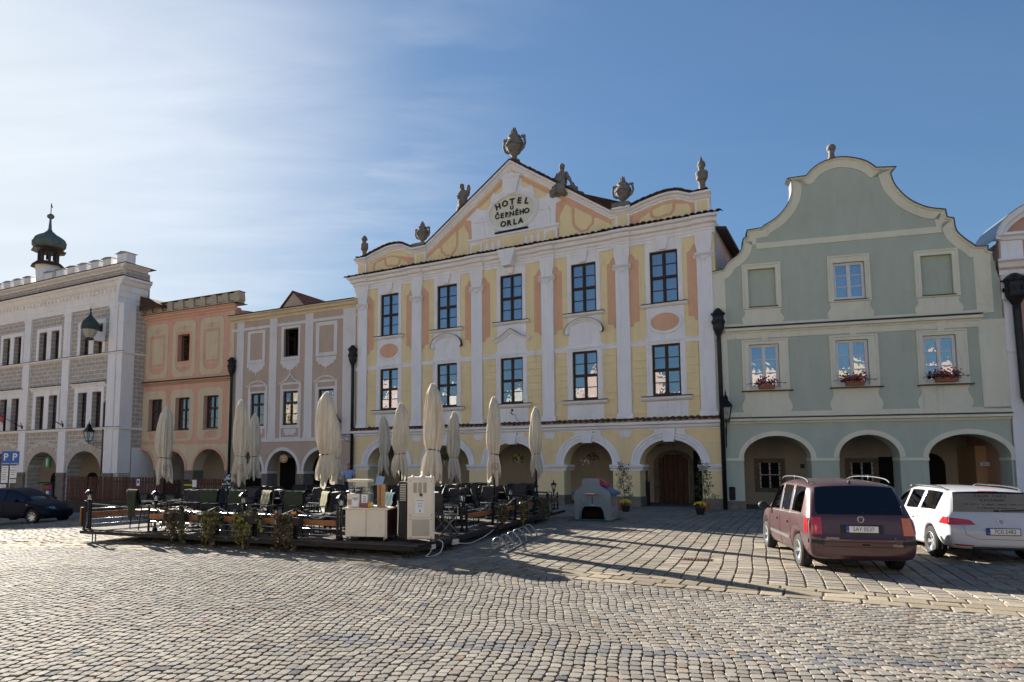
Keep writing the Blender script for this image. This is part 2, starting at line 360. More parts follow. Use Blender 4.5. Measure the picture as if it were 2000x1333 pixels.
M['chrome'] = pm('chrome', (.70, .71, .72), .14, .05, 9, metal=1)
M['rim'] = pm('rim', (.50, .51, .52), .32, .1, 9, metal=.85)
M['lamp_red'] = pm('lamp_red', (.45, .015, .02), .12, .1, 9, spec=.6, coat=1)
M['lamp_orange'] = pm('lamp_orange', (.60, .16, .03), .12, .1, 9, spec=.6, coat=1)
M['plate'] = pm('plate', (.72, .72, .70), .4, .04, 9)
M['plate_blue'] = pm('plate_blue', (.02, .07, .40), .4, .04, 9)
M['sign_blue'] = pm('sign_blue', (.02, .12, .42), .45, .05, 4)
M['sign_green'] = pm('sign_green', (.03, .26, .12), .45, .05, 4)
M['skin'] = pm('skin', (.45, .25, .18), .6, .05, 9)
M['hair'] = pm('hair', (.05, .03, .02), .7, .2, 40)
M['shirt'] = pm('shirt', (.30, .40, .62), .85, .08, 20)
M['trousers'] = pm('trousers', (.03, .035, .06), .9, .1, 9)
M['flag_white'] = pm('flag_white', (.72, .70, .70), .85, .05, 5)
M['flag_red'] = pm('flag_red', (.50, .09, .07), .85, .05, 5)
M['glass_clear'] = None
def canvas_mat():
    m, nt, b = new_mat('canvas'); N = nt.nodes.new; L = nt.links.new
    tc = N('ShaderNodeTexCoord'); n = N('ShaderNodeTexNoise'); n.inputs['Scale'].default_value = 1.6; n.inputs['Detail'].default_value = 7; n.inputs['Roughness'].default_value = .7
    mp = N('ShaderNodeMapping'); mp.inputs['Scale'].default_value = (3, 3, .6); L(tc.outputs['Object'], mp.inputs[0]); L(mp.outputs[0], n.inputs[0])
    cr = N('ShaderNodeValToRGB'); L(n.outputs[0], cr.inputs[0]); cr.color_ramp.elements[0].position = .3; cr.color_ramp.elements[0].color = (.50, .445, .36, 1)
    cr.color_ramp.elements[1].position = .62; cr.color_ramp.elements[1].color = (.68, .63, .535, 1)
    L(cr.outputs[0], b.inputs['Base Color']); b.inputs['Roughness'].default_value = .9; b.inputs['Specular IOR Level'].default_value = .1
    tr = N('ShaderNodeBsdfTranslucent'); L(cr.outputs[0], tr.inputs[0])
    mx = N('ShaderNodeMixShader'); mx.inputs[0].default_value = .22; L(b.outputs[0], mx.inputs[1]); L(tr.outputs[0], mx.inputs[2])
    w = N('ShaderNodeTexNoise'); w.inputs['Scale'].default_value = 9; L(mp.outputs[0], w.inputs[0])
    bp = N('ShaderNodeBump'); bp.inputs['Strength'].default_value = .5; bp.inputs['Distance'].default_value = .02; L(w.outputs[0], bp.inputs['Height']); L(bp.outputs[0], b.inputs['Normal'])
    L(mx.outputs[0], nt.nodes['Material Output'].inputs[0]); return m
M['canvas'] = canvas_mat()
def glass_mat(name, refl=.30, tint=(.8, .85, .9), wav=.35, rough=.01, wscale=5, fres=.35, rmax=1):
    m, nt, b = new_mat(name); N = nt.nodes.new; L = nt.links.new; nt.nodes.remove(b)
    g = N('ShaderNodeBsdfGlossy'); g.inputs['Color'].default_value = (.92, .95, 1, 1); g.inputs['Roughness'].default_value = rough
    t = N('ShaderNodeBsdfTransparent'); t.inputs[0].default_value = (*tint, 1)
    fr = N('ShaderNodeLayerWeight'); fr.inputs[0].default_value = fres
    mr = N('ShaderNodeMapRange'); mr.inputs[3].default_value = refl; mr.inputs[4].default_value = rmax; L(fr.outputs['Fresnel'], mr.inputs[0])
    mx = N('ShaderNodeMixShader'); L(mr.outputs[0], mx.inputs[0]); L(t.outputs[0], mx.inputs[1]); L(g.outputs[0], mx.inputs[2])
    if wav:
        tc = N('ShaderNodeTexCoord'); n = N('ShaderNodeTexNoise'); n.inputs['Scale'].default_value = wscale; n.inputs['Detail'].default_value = 1; L(tc.outputs['Object'], n.inputs[0])
        bp = N('ShaderNodeBump'); bp.inputs['Strength'].default_value = wav; bp.inputs['Distance'].default_value = .01; L(n.outputs[0], bp.inputs['Height']); L(bp.outputs[0], g.inputs['Normal'])
    L(mx.outputs[0], nt.nodes['Material Output'].inputs[0]); return m
M['glass'] = glass_mat('window_glass', .24, wav=.22); M['car_glass'] = glass_mat('car_glass', .045, (.09, .10, .10), 0, fres=.2)
M['glass_clear'] = glass_mat('clear_glass', .04, (.9, .93, .92), 0, fres=.15, rmax=.3)
M['glass_green'] = glass_mat('dispenser_tub', .25, (.03, .045, .04), 0, .05)
def paint(name, rgb, metal=.0, rough=.35, fleck=.0):
    m = pm(name, rgb, rough, .06, 2.0, 0, 400, metal=metal, spec=.5, fine=fleck, coat=.8, dirt=tuple(c*.8+.03 for c in rgb), dirt_amt=.35); return m
M['car_maroon'] = paint('car_maroon', (.062, .022, .026), .2, .42, .12)
M['car_white'] = paint('car_white', (.50, .51, .54)); M['car_navy'] = pm('car_navy', (.004, .006, .018), .55, .1, 4, spec=.15)
def cobble_mat():
    m, nt, b = new_mat('cobble'); N = nt.nodes.new; L = nt.links.new
    at = N('ShaderNodeAttribute'); at.attribute_name = 'tone'
    tc = N('ShaderNodeTexCoord'); n = N('ShaderNodeTexNoise'); n.inputs['Scale'].default_value = 26; n.inputs['Detail'].default_value = 8; n.inputs['Roughness'].default_value = .72; L(tc.outputs['Object'], n.inputs[0])
    mr = N('ShaderNodeMapRange'); mr.inputs[1].default_value = .32; mr.inputs[2].default_value = .7; mr.inputs[3].default_value = .68; mr.inputs[4].default_value = 1.2; L(n.outputs[0], mr.inputs[0])
    n2 = N('ShaderNodeTexNoise'); n2.inputs['Scale'].default_value = .5; n2.inputs['Detail'].default_value = 5; L(tc.outputs['Object'], n2.inputs[0])
    m2 = N('ShaderNodeMapRange'); m2.inputs[1].default_value = .35; m2.inputs[2].default_value = .65; m2.inputs[3].default_value = .86; m2.inputs[4].default_value = 1.08; L(n2.outputs[0], m2.inputs[0])
    mu = N('ShaderNodeMath'); mu.operation = 'MULTIPLY'; L(mr.outputs[0], mu.inputs[0]); L(m2.outputs[0], mu.inputs[1])
    sc = N('ShaderNodeVectorMath'); sc.operation = 'SCALE'; L(at.outputs['Color'], sc.inputs[0]); L(mu.outputs[0], sc.inputs['Scale'])
    L(sc.outputs[0], b.inputs['Base Color']); b.inputs['Specular IOR Level'].default_value = .012
    rr = N('ShaderNodeMapRange'); rr.inputs[1].default_value = .3; rr.inputs[2].default_value = .7; rr.inputs[3].default_value = .82; rr.inputs[4].default_value = .66; L(n.outputs[0], rr.inputs[0]); L(rr.outputs[0], b.inputs['Roughness'])
    bp = N('ShaderNodeBump'); bp.inputs['Strength'].default_value = .55; bp.inputs['Distance'].default_value = .006; L(n.outputs[0], bp.inputs['Height']); L(bp.outputs[0], b.inputs['Normal'])
    return m
M['cobble'] = cobble_mat()
def joint_mat():
    m, nt, b = new_mat('joint_sand'); N = nt.nodes.new; L = nt.links.new
    tc = N('ShaderNodeTexCoord'); n = N('ShaderNodeTexNoise'); n.inputs['Scale'].default_value = 1.1; n.inputs['Detail'].default_value = 8; n.inputs['Roughness'].default_value = .7; L(tc.outputs['Object'], n.inputs[0])
    cr = N('ShaderNodeValToRGB'); L(n.outputs[0], cr.inputs[0]); e = cr.color_ramp.elements
    e[0].position = .38; e[0].color = (.17, .12, .09, 1); e[1].position = .66; e[1].color = (.11, .12, .045, 1); k = e.new(.52); k.color = (.20, .15, .11, 1)
    n2 = N('ShaderNodeTexNoise'); n2.inputs['Scale'].default_value = 120; L(tc.outputs['Object'], n2.inputs[0])
    mr = N('ShaderNodeMapRange'); mr.inputs[3].default_value = .6; mr.inputs[4].default_value = 1.3; L(n2.outputs[0], mr.inputs[0])
    sc = N('ShaderNodeVectorMath'); sc.operation = 'SCALE'; L(cr.outputs[0], sc.inputs[0]); L(mr.outputs[0], sc.inputs['Scale'])
    L(sc.outputs[0], b.inputs['Base Color']); b.inputs['Roughness'].default_value = 1; b.inputs['Specular IOR Level'].default_value = .05; return m
M['joint'] = joint_mat()
def brick_mat(name, c1, c2, mortar, w, h, ms, axis='XZ'):
    m, nt, b = new_mat(name); N = nt.nodes.new; L = nt.links.new
    tc = N('ShaderNodeTexCoord'); sp = N('ShaderNodeSeparateXYZ'); cb = N('ShaderNodeCombineXYZ'); L(tc.outputs['Object'], sp.inputs[0])
    wn = N('ShaderNodeTexNoise'); wn.inputs['Scale'].default_value = 3.5; wn.inputs['Detail'].default_value = 3; L(tc.outputs['Object'], wn.inputs[0])
    wa = N('ShaderNodeMath'); wa.operation = 'MULTIPLY_ADD'; L(wn.outputs[0], wa.inputs[0]); wa.inputs[1].default_value = .07; L(sp.outputs[0 if axis == 'XZ' else 1], wa.inputs[2])
    wb = N('ShaderNodeMath'); wb.operation = 'MULTIPLY_ADD'; L(wn.outputs['Color'], wb.inputs[0]); wb.inputs[1].default_value = .05; L(sp.outputs[2], wb.inputs[2])
    L(wa.outputs[0], cb.inputs[0]); L(wb.outputs[0], cb.inputs[1])
    br = N('ShaderNodeTexBrick'); L(cb.outputs[0], br.inputs[0]); br.inputs['Color1'].default_value = (*c1, 1); br.inputs['Color2'].default_value = (*c2, 1); br.inputs['Mortar'].default_value = (*mortar, 1)
    br.inputs['Scale'].default_value = 1; br.inputs['Brick Width'].default_value = w; br.inputs['Row Height'].default_value = h; br.inputs['Mortar Size'].default_value = ms; br.inputs['Mortar Smooth'].default_value = .1; br.inputs['Bias'].default_value = 0
    n = N('ShaderNodeTexNoise'); n.inputs['Scale'].default_value = 2.5; n.inputs['Detail'].default_value = 7; L(tc.outputs['Object'], n.inputs[0])
    mr = N('ShaderNodeMapRange'); mr.inputs[1].default_value = .3; mr.inputs[2].default_value = .7; mr.inputs[3].default_value = .85; mr.inputs[4].default_value = 1.1; L(n.outputs[0], mr.inputs[0])
    sc = N('ShaderNodeVectorMath'); sc.operation = 'SCALE'; L(br.outputs[0], sc.inputs[0]); L(mr.outputs[0], sc.inputs['Scale'])
    L(sc.outputs[0], b.inputs['Base Color']); b.inputs['Roughness'].default_value = .92; b.inputs['Specular IOR Level'].default_value = .15
    return m
M['sgraffito'] = brick_mat('sgraffito', (.47, .41, .345), (.43, .38, .33), (.70, .66, .61), .72, .29, .022)
M['sgraffito_side'] = brick_mat('sgraffito_side', (.47, .41, .345), (.43, .38, .33), (.70, .66, .61), .72, .29, .022, 'YZ')
def text_mesh(body, size, mat, depth=.01, bold=0.0, align='CENTER'):
    cu = bpy.data.curves.new('lettering', 'FONT'); cu.body = body; cu.size = size; cu.extrude = depth; cu.offset = bold; cu.align_x = align; cu.align_y = 'CENTER'
    o = bpy.data.objects.new('tmp_text', cu); COL.objects.link(o)
    me = bpy.data.meshes.new_from_object(o.evaluated_get(bpy.context.evaluated_depsgraph_get())); bpy.data.objects.remove(o)
    me.materials.clear(); me.materials.append(mat); return me
def lettering(body, size, mat, parent, loc, rot=(PI/2, 0, 0), depth=.003, bold=0.0, align='CENTER', name='lettering'):
    return inst(name, text_mesh(body, size, mat, depth, bold, align), parent, loc, rot)
# ================================================================== the square: sheet, setts and cobbles
def ground_sheet():
    xs = [-1500, -400, -150]+list(np.arange(-80, 60.1, 1.0))+[150, 400, 1500]; ys = [-600, -200, -80]+list(np.arange(-60, 80.1, 5.0))+[150, 500, 1500]
    vs = [(x, y, gz(x)-.015) for y in ys for x in xs]; n = len(xs)
    fs = [(j*n+i, j*n+i+1, (j+1)*n+i+1, (j+1)*n+i) for j in range(len(ys)-1) for i in range(n-1)]
    return MB().add(vs, fs).build('square_paving', M['joint'], kind='structure')
ground = ground_sheet()
BX = [-60, -30, -10, 1.0, 6.7, 14, 40]; BY = [36, 24.5, 15.9, 11.2, 8.05, 4.4, -8]
def Yb(x): return np.interp(x, BX, BY)
def stones(kind):
    """returns arrays of stone outlines: centre, half sizes and angle"""
    out = []
    if kind == 'near':
        cw, cl = .099, .132
        S = np.arange(-18, 19.5, cw); T0 = -2.0
        for i, s0 in enumerate(S):
            t = T0+rng.random()*cl
            while t < 17:
                l = cl*(.78+.5*rng.random()); out.append((s0, t+l/2, cw*(.94+.05*rng.random())/2, l/2-.0065)); t += l
    elif kind == 'far':
        cw, cl = .25, .20
        for s0 in np.arange(-45, 40, cw):
            t = rng.random()*cl
            while t < 52:
                l = cl*(.7+.75*rng.random()); out.append((s0, t+l/2, cw/2*(.945+.03*rng.random()), l/2-.007)); t += l
    return np.array(out)
def warp_near(s, t):
    a = R(-9); ph = .92*t+.22*s+.6+.5*np.sin(.6*s); k = .06*np.arcsin(np.sin(ph)*.97)+.02*np.sin(2.1*t-.5*s)+.012*np.sin(5.1*t+1.7*s)
    x = s+k+.018*s*(t-8); y = t+.22*np.sin(.55*s+.25*t)+.05*np.sin(1.9*s)
    return x*np.cos(a)-(y-8)*np.sin(a), x*np.sin(a)+(y-8)*np.cos(a)+8
def warp_far(s, t):
    a = R(-26); k = .10*np.sin(.35*t+.15*s)+.012*np.sin(1.9*t+s)
    x = s+k; y = t+.05*np.sin(.8*s)
    return x*np.cos(a)-y*np.sin(a)+1.0, x*np.sin(a)+y*np.cos(a)+6
def on_screen(x, y, m=90):
    h = EYE-np.array([gz(q) for q in x]); yc = y*_c-h*(-_s)*-1; dep = y*_c-h*_s
    up = -(h*_c)-(y*_s); px = CX+FPX*x/np.maximum(dep, .1); py = CY-FPX*up/np.maximum(dep, .1)
    return (dep > 1) & (px > -m) & (px < 2000+m) & (py < 1333+m), px, py
def outline_local(n, hw, hl, r):
    if n == 4: return [(-hw, -hl), (hw, -hl), (hw, hl), (-hw, hl)]
    k = r; return [(-hw+k, -hl), (hw-k, -hl), (hw, -hl+k), (hw, hl-k), (hw-k, hl), (-hw+k, hl), (-hw, hl-k), (-hw, -hl+k)]
TONES = [(.34, .32, .29), (.30, .285, .26), (.37, .345, .305), (.32, .29, .255), (.29, .28, .27), (.39, .36, .315), (.34, .305, .27)]
def make_cobbles():
    V = []; F = []; C = []; single = []; off = 0
    def emit(pts, z0, tone, rough):
        """pts: outline in world xy; builds skirt + shoulder + slightly domed top"""
        n = len(pts); p = np.array(pts); c = p.mean(0)
        h = .004+rng.normal()*.0020*rough; tx, ty = rng.normal(size=2)*.013*rough
        vs = []
        for (k, dz) in ((1.0, -.03), (.988, -.004), (.915, .0)):
            q = c+(p-c)*k+(rng.normal(size=p.shape)*.0022*rough if k < 1 else 0)
            for (x, y) in q: vs.append((x, y, z0+h+dz+(x-c[0])*tx+(y-c[1])*ty))
        vs.append((c[0], c[1], z0+h+.0010))
        fs = []
        for r in range(2):
            for i in range(n): fs.append((r*n+i, r*n+(i+1) % n, (r+1)*n+(i+1) % n, (r+1)*n+i))
        for i in range(n): fs.append((2*n+i, 2*n+(i+1) % n, 3*n))
        return vs, fs
    recs = []
    for kind, wf in (('near', warp_near), ('far', warp_far)):
        st = stones(kind); s, t, hw, hl = st.T
        x, y = wf(s, t); yb = Yb(x)
        ok, px, py = on_screen(x, y)
        if kind == 'near': keep = ok & (y < yb-.04) & (y > 2.5)
        else:
            keep = ok & (y > yb+.98) & (y < 47)
            # nothing inside the houses
            keep &= ((x-HO[0])*.513+(y-HO[1])*.858 < .3)
        for i in np.nonzero(keep)[0]: recs.append((kind, s[i], t[i], hw[i], hl[i], x[i], y[i], px[i], py[i]))
    # border courses of flat tan slabs
    L = 0; path = [(x, Yb(x)) for x in np.arange(-32, 13, .02)]
    row_w = [.30, .34, .27]; dacc = .02
    for w in row_w:
        acc = 0; tgt = .3; start = 0
        for i in range(1, len(path)):
            acc += math.hypot(path[i][0]-path[i-1][0], path[i][1]-path[i-1][1])
            if acc > tgt:
                a, b = path[start], path[i]; dx, dy = b[0]-a[0], b[1]-a[1]; q = math.hypot(dx, dy); nx, ny = -dy/q, dx/q
                g = .011
                P = [(a[0]+nx*dacc+dx/q*g, a[1]+ny*dacc+dy/q*g), (b[0]+nx*dacc-dx/q*g, b[1]+ny*dacc-dy/q*g), (b[0]+nx*(dacc+w-.02)-dx/q*g, b[1]+ny*(dacc+w-.02)-dy/q*g), (a[0]+nx*(dacc+w-.02)+dx/q*g, a[1]+ny*(dacc+w-.02)+dy/q*g)]
                recs.append(('band', P)); start = i; acc = 0; tgt = .2+.3*rng.random()
        dacc += w
    near = sorted([i for i, r in enumerate(recs) if r[0] == 'near' and -10 < r[7] < 2010 and r[8] < 1338], key=lambda i: -recs[i][8])[:300]
    near = set(near)
    for i, r in enumerate(recs):
        if r[0] == 'band':
            P = r[1]; x, y = P[0]; tone = np.array((.26, .225, .175))*(.75+.36*rng.random()); vs, fs = emit(P, gz(x)-.002, tone, 1.0)
        else:
            kind, s, t, hw, hl, x, y, px, py = r
            n = 8 if (kind == 'near' and y < 12) else 4
            lo = outline_local(n, hw*(.98-.07*rng.random()), hl*(.99-.06*rng.random()), min(hw, hl)*(.28+.25*rng.random()))
            wf = warp_near if kind == 'near' else warp_far
            P = []
            for (a, b) in lo:
                X, Y = wf(s+a+rng.normal()*.0022, t+b+rng.normal()*.0022); P.append((X, Y))
            k = rng.random()
            tone = np.array(TONES[int(rng.random()*7)])*(.56+.15*rng.random())
            if kind == 'near' and k < .015: tone = np.array((.10, .103, .112))
            if kind == 'near' and -1.5 < x < 14 and abs((y-(6.9-.16*x))) < .16 and k < .6: tone = np.array((.14, .14, .148))*(.9+.3*rng.random())   # the dark marker line
            if kind == 'near' and .02 < k < .04: tone = np.array((.185, .15, .125))
            if kind == 'far': tone = tone*np.array((1.05, 1.02, .96))*1.05
            vs, fs = emit(P, gz(x), tone, 1.0)
        if i in near:
            c = vs[-1]; me = bpy.data.meshes.new('cobble'); me.from_pydata([(p[0]-c[0], p[1]-c[1], p[2]-c[2]) for p in vs], [], fs)
            me.materials.append(M['cobble']); ca = me.color_attributes.new('tone', 'FLOAT_COLOR', 'POINT')
            ca.data.foreach_set('color', [*tone, 1]*len(vs)); inst('cobble', me, ground, c)
        else:
            V += vs; F += [tuple(a+off for a in f) for f in fs]; C += [[*tone, 1]]*len(vs); off += len(vs)
    me = bpy.data.meshes.new('cobbles'); me.from_pydata(V, [], F); me.materials.append(M['cobble'])
    ca = me.color_attributes.new('tone', 'FLOAT_COLOR', 'POINT'); ca.data.foreach_set('color', np.array(C, dtype=np.float32).ravel())
    o = inst('cobbles', me, ground); o['kind'] = 'stuff'
    print('cobbles', len(recs), 'tris', sum(len(f)-2 for f in F))
HOTEL_ANCHOR = ground_at(1400, 995); HO = (HOTEL_ANCHOR.x, HOTEL_ANCHOR.y)
make_cobbles()
# ================================================================== building helpers
FH = Frame(*HO, -1355); FT = Frame(*FH.at(694), -1544); FP = Frame(*FT.at(452), -1684); FG = Frame(*FH.at(1403), -3200)
_b = FP.at(272); FW = Frame(_b[0]+FP.n[0]*1.55, _b[1]+FP.n[1]*1.55, -1500); FK = Frame(*FG.at(1947), -3200)
def house(name, label, cat, F):
    return thing(name, label, cat, (F.o[0], F.o[1], 0), F.ang)
MESH = {}
def cached(key, fn):
    if key not in MESH: MESH[key] = fn()
    return MESH[key]
def arch_hole(a, b, spring, top, base=-1.2, n=18):
    c = (a+b)/2; return [(a, base)]+[(a, spring)]+arc(c, spring, (b-a)/2, top-spring, 180, 0, n)[1:-1]+[(b, spring), (b, base)]
def wall(root, name, mat, outer, holes, thick=.35, front=0.0, **tg):
    """a wall sheet with real openings; holes run right through the thickness"""
    return MB().prism(outer, -front, thick-front, holes).build(name, mat, root, **tg)
def window(root, u0, u1, v0, v1, d=.14, cols=2, rows=4, fm='frame_dark', curtain='curtain', fw=.055, bw=.035, mid=True, heavy=None, name='window', open_=False, sheer=1.0, back=True):
    """casement window unit: outer frame with casement rails, a pane in every light, curtains and a dark room behind"""
    w, h = u1-u0, v1-v0; m = M[fm]; b = MB(); y = d
    b.box(0, fw, y-.05, y+.06, 0, h).box(w-fw, w, y-.05, y+.06, 0, h).box(fw, w-fw, y-.05, y+.06, 0, fw*1.3).box(fw, w-fw, y-.05, y+.06, h-fw, h)
    if cols == 2: b.box(w/2-.035, w/2+.035, y-.065, y+.055, fw*1.3, h-fw)
    heavy = h/2 if heavy is None else heavy*h
    if mid: b.box(fw, w-fw, y-.07, y+.05, heavy-.035, heavy+.035)
    win = b.build(name, m, root, (u0, 0, v0))
    lights_x = [(fw, w/2-.035), (w/2+.035, w-fw)] if cols == 2 else [(fw, w-fw)]
    if cols == 2 and w > 3: pass
    zs = []
    if mid: segs = [(fw*1.3, heavy-.035), (heavy+.035, h-fw)]; nr = [max(1, round(rows*(s[1]-s[0])/(h-2*fw))) for s in segs]
    else: segs = [(fw*1.3, h-fw)]; nr = [rows]
    bars = MB()
    for (a, c), n in zip(segs, nr):
        for k in range(n):
            z0 = a+(c-a)*k/n; z1 = a+(c-a)*(k+1)/n; zs.append((z0, z1))
            if k:
                for x0, x1 in lights_x: bars.box(x0, x1, y-.035, y+.02, z0-bw/2, z0+bw/2)
    for x0, x1 in lights_x:                                        # casement stiles
        for a, c in segs: bars.box(x0, x0+.03, y-.04, y+.03, a, c).box(x1-.03, x1, y-.04, y+.03, a, c).box(x0+.03, x1-.03, y-.04, y+.03, a, a+.03).box(x0+.03, x1-.03, y-.04, y+.03, c-.03, c)
    if bars.v: bars.build('glazing_bar', m, win)
    for x0, x1 in lights_x:
        for z0, z1 in zs:
            pw, ph = x1-x0-.02, z1-z0
            me = cached(('pane', round(pw, 2), round(ph, 2)), lambda: MB().box(-pw/2, pw/2, -.003, .003, -ph/2, ph/2).mesh('pane', M['glass']))
            inst('pane', me, win, ((x0+x1)/2, y, (z0+z1)/2), (R(rng.normal()*.45), 0, R(rng.normal()*.45)))
    if curtain:
        cb = MB(); n = 26
        for x0, x1 in ((fw, w/2-.04+(1-sheer)*0), (w/2+.04, w-fw)):
            x1_ = x0+(x1-x0)*sheer if x0 < w/2 else x1; x0_ = x1-(x1-x0)*sheer if x0 > w/2 else x0
            vs = []; 
            for i in range(n+1):
                t = i/n; yy = y+.16+.018*math.sin(t*38+u0*7); vs += [(x0_+(x1_-x0_)*t, yy, .02), (x0_+(x1_-x0_)*t, yy, h-.02)]
            cb.add(vs, [(2*i, 2*i+2, 2*i+3, 2*i+1) for i in range(n)])
        cb.build('curtain', M[curtain], win, smooth=True)
    if back: MB().box(-.15, w+.15, y+.9, y+.95, -.15, h+.15).build('room_dark', M['room'], win)
    return win
def tile_row(root, u0, u1, v, d0, d1, rise=.10, w=.24, name='roof_tile'):
    """a row of half-round clay tiles on a ledge, each its own piece"""
    n = max(1, round((u1-u0)/w)); w = (u1-u0)/n
    def mk(k, mat):
        b = MB(); r0 = w*.46; L = d1-d0; pr = 8; vs = []
        for yy, zz in ((-d1, 0), (-d0, rise)):
            for i in range(pr+1):
                t = PI*i/pr; vs.append((-r0*math.cos(t), yy, zz+r0*.62*math.sin(t)))
            for i in range(pr, -1, -1):
                t = PI*i/pr; vs.append((-r0*.8*math.cos(t), yy, zz+r0*.62*math.sin(t)*.74-.004))
        q = 2*(pr+1); fs = [(i, (i+1) % q, q+(i+1) % q, q+i) for i in range(q)]+[tuple(range(q-1, -1, -1)), tuple(range(q, 2*q))]
        return b.add(vs, fs).mesh('roof_tile', mat)
    a = cached(('tile', round(w, 3), d0, d1, rise), lambda: mk(0, M['tile'])); c = cached(('tile2', round(w, 3), d0, d1, rise), lambda: mk(1, M['tile2']))
    for i in range(n):
        inst(name, a if rng.random() < .6 else c, root, (u0+w*(i+.5), rng.normal()*.008, v+rng.normal()*.006), (R(rng.normal()*1.2), 0, R(rng.normal()*1.5)))
def body(root, u0, u1, v1, depth=9.0, base=-1.3, y0=.35, mat='fog', arcade=3.1, ceil=3.15, back=3.4):
    """side walls, back wall and the storeys behind the facade, with the arcade passage left open below"""
    b = MB(); b.box(u0, u0+.3, y0+.002, depth, ceil+.2, v1).box(u1-.3, u1, y0+.002, depth, ceil+.2, v1).box(u0, u1, depth, depth+.3, base, v1)
    b.build('side_wall', M[mat], root)
def arcade(root, u0, u1, mat, ceil=3.12, depth=3.6, thick=.8, floor=0.0, doors=(), side=True, name='arcade'):
    """the covered passage: back wall, ceiling vault, floor"""
    MB().box(u0, u1, depth, depth+.3, -1.2, ceil+.3).build('arcade_wall', M[mat], root)
    MB().box(u0, u1, thick, depth, ceil, ceil+.2).build('arcade_ceiling', M[mat], root)
    MB().box(u0, u1, .05, depth, -1.2, floor+.012).build('arcade_floor', M['plinth'], root)
def wavy(x, z0, z1, amp, side, n=4, wl=2):
    """points of a scalloped vertical edge from z0 up to z1"""
    out = []
    for i in range(17):
        t = i/16; out.append((x+side*amp*math.sin(t*PI*wl)*(1 if wl > 1 else 1), z0+(z1-z0)*t))
    return out
def notched(x0, x1, z0, z1, c, q=False):
    """a panel with concave notched corners"""
    if q:
        pts = []
        for (cx, cz, a0) in ((x0, z0, 90), (x1, z0, 180), (x1, z1, 270), (x0, z1, 0)):
            pts += arc(cx, cz, c, c, a0, a0-90, 5)
        return pts
    return [(x0+c, z0), (x1-c, z0), (x1, z0+c), (x1, z1-c), (x1-c, z1), (x0+c, z1), (x0, z1-c), (x0, z0+c)]
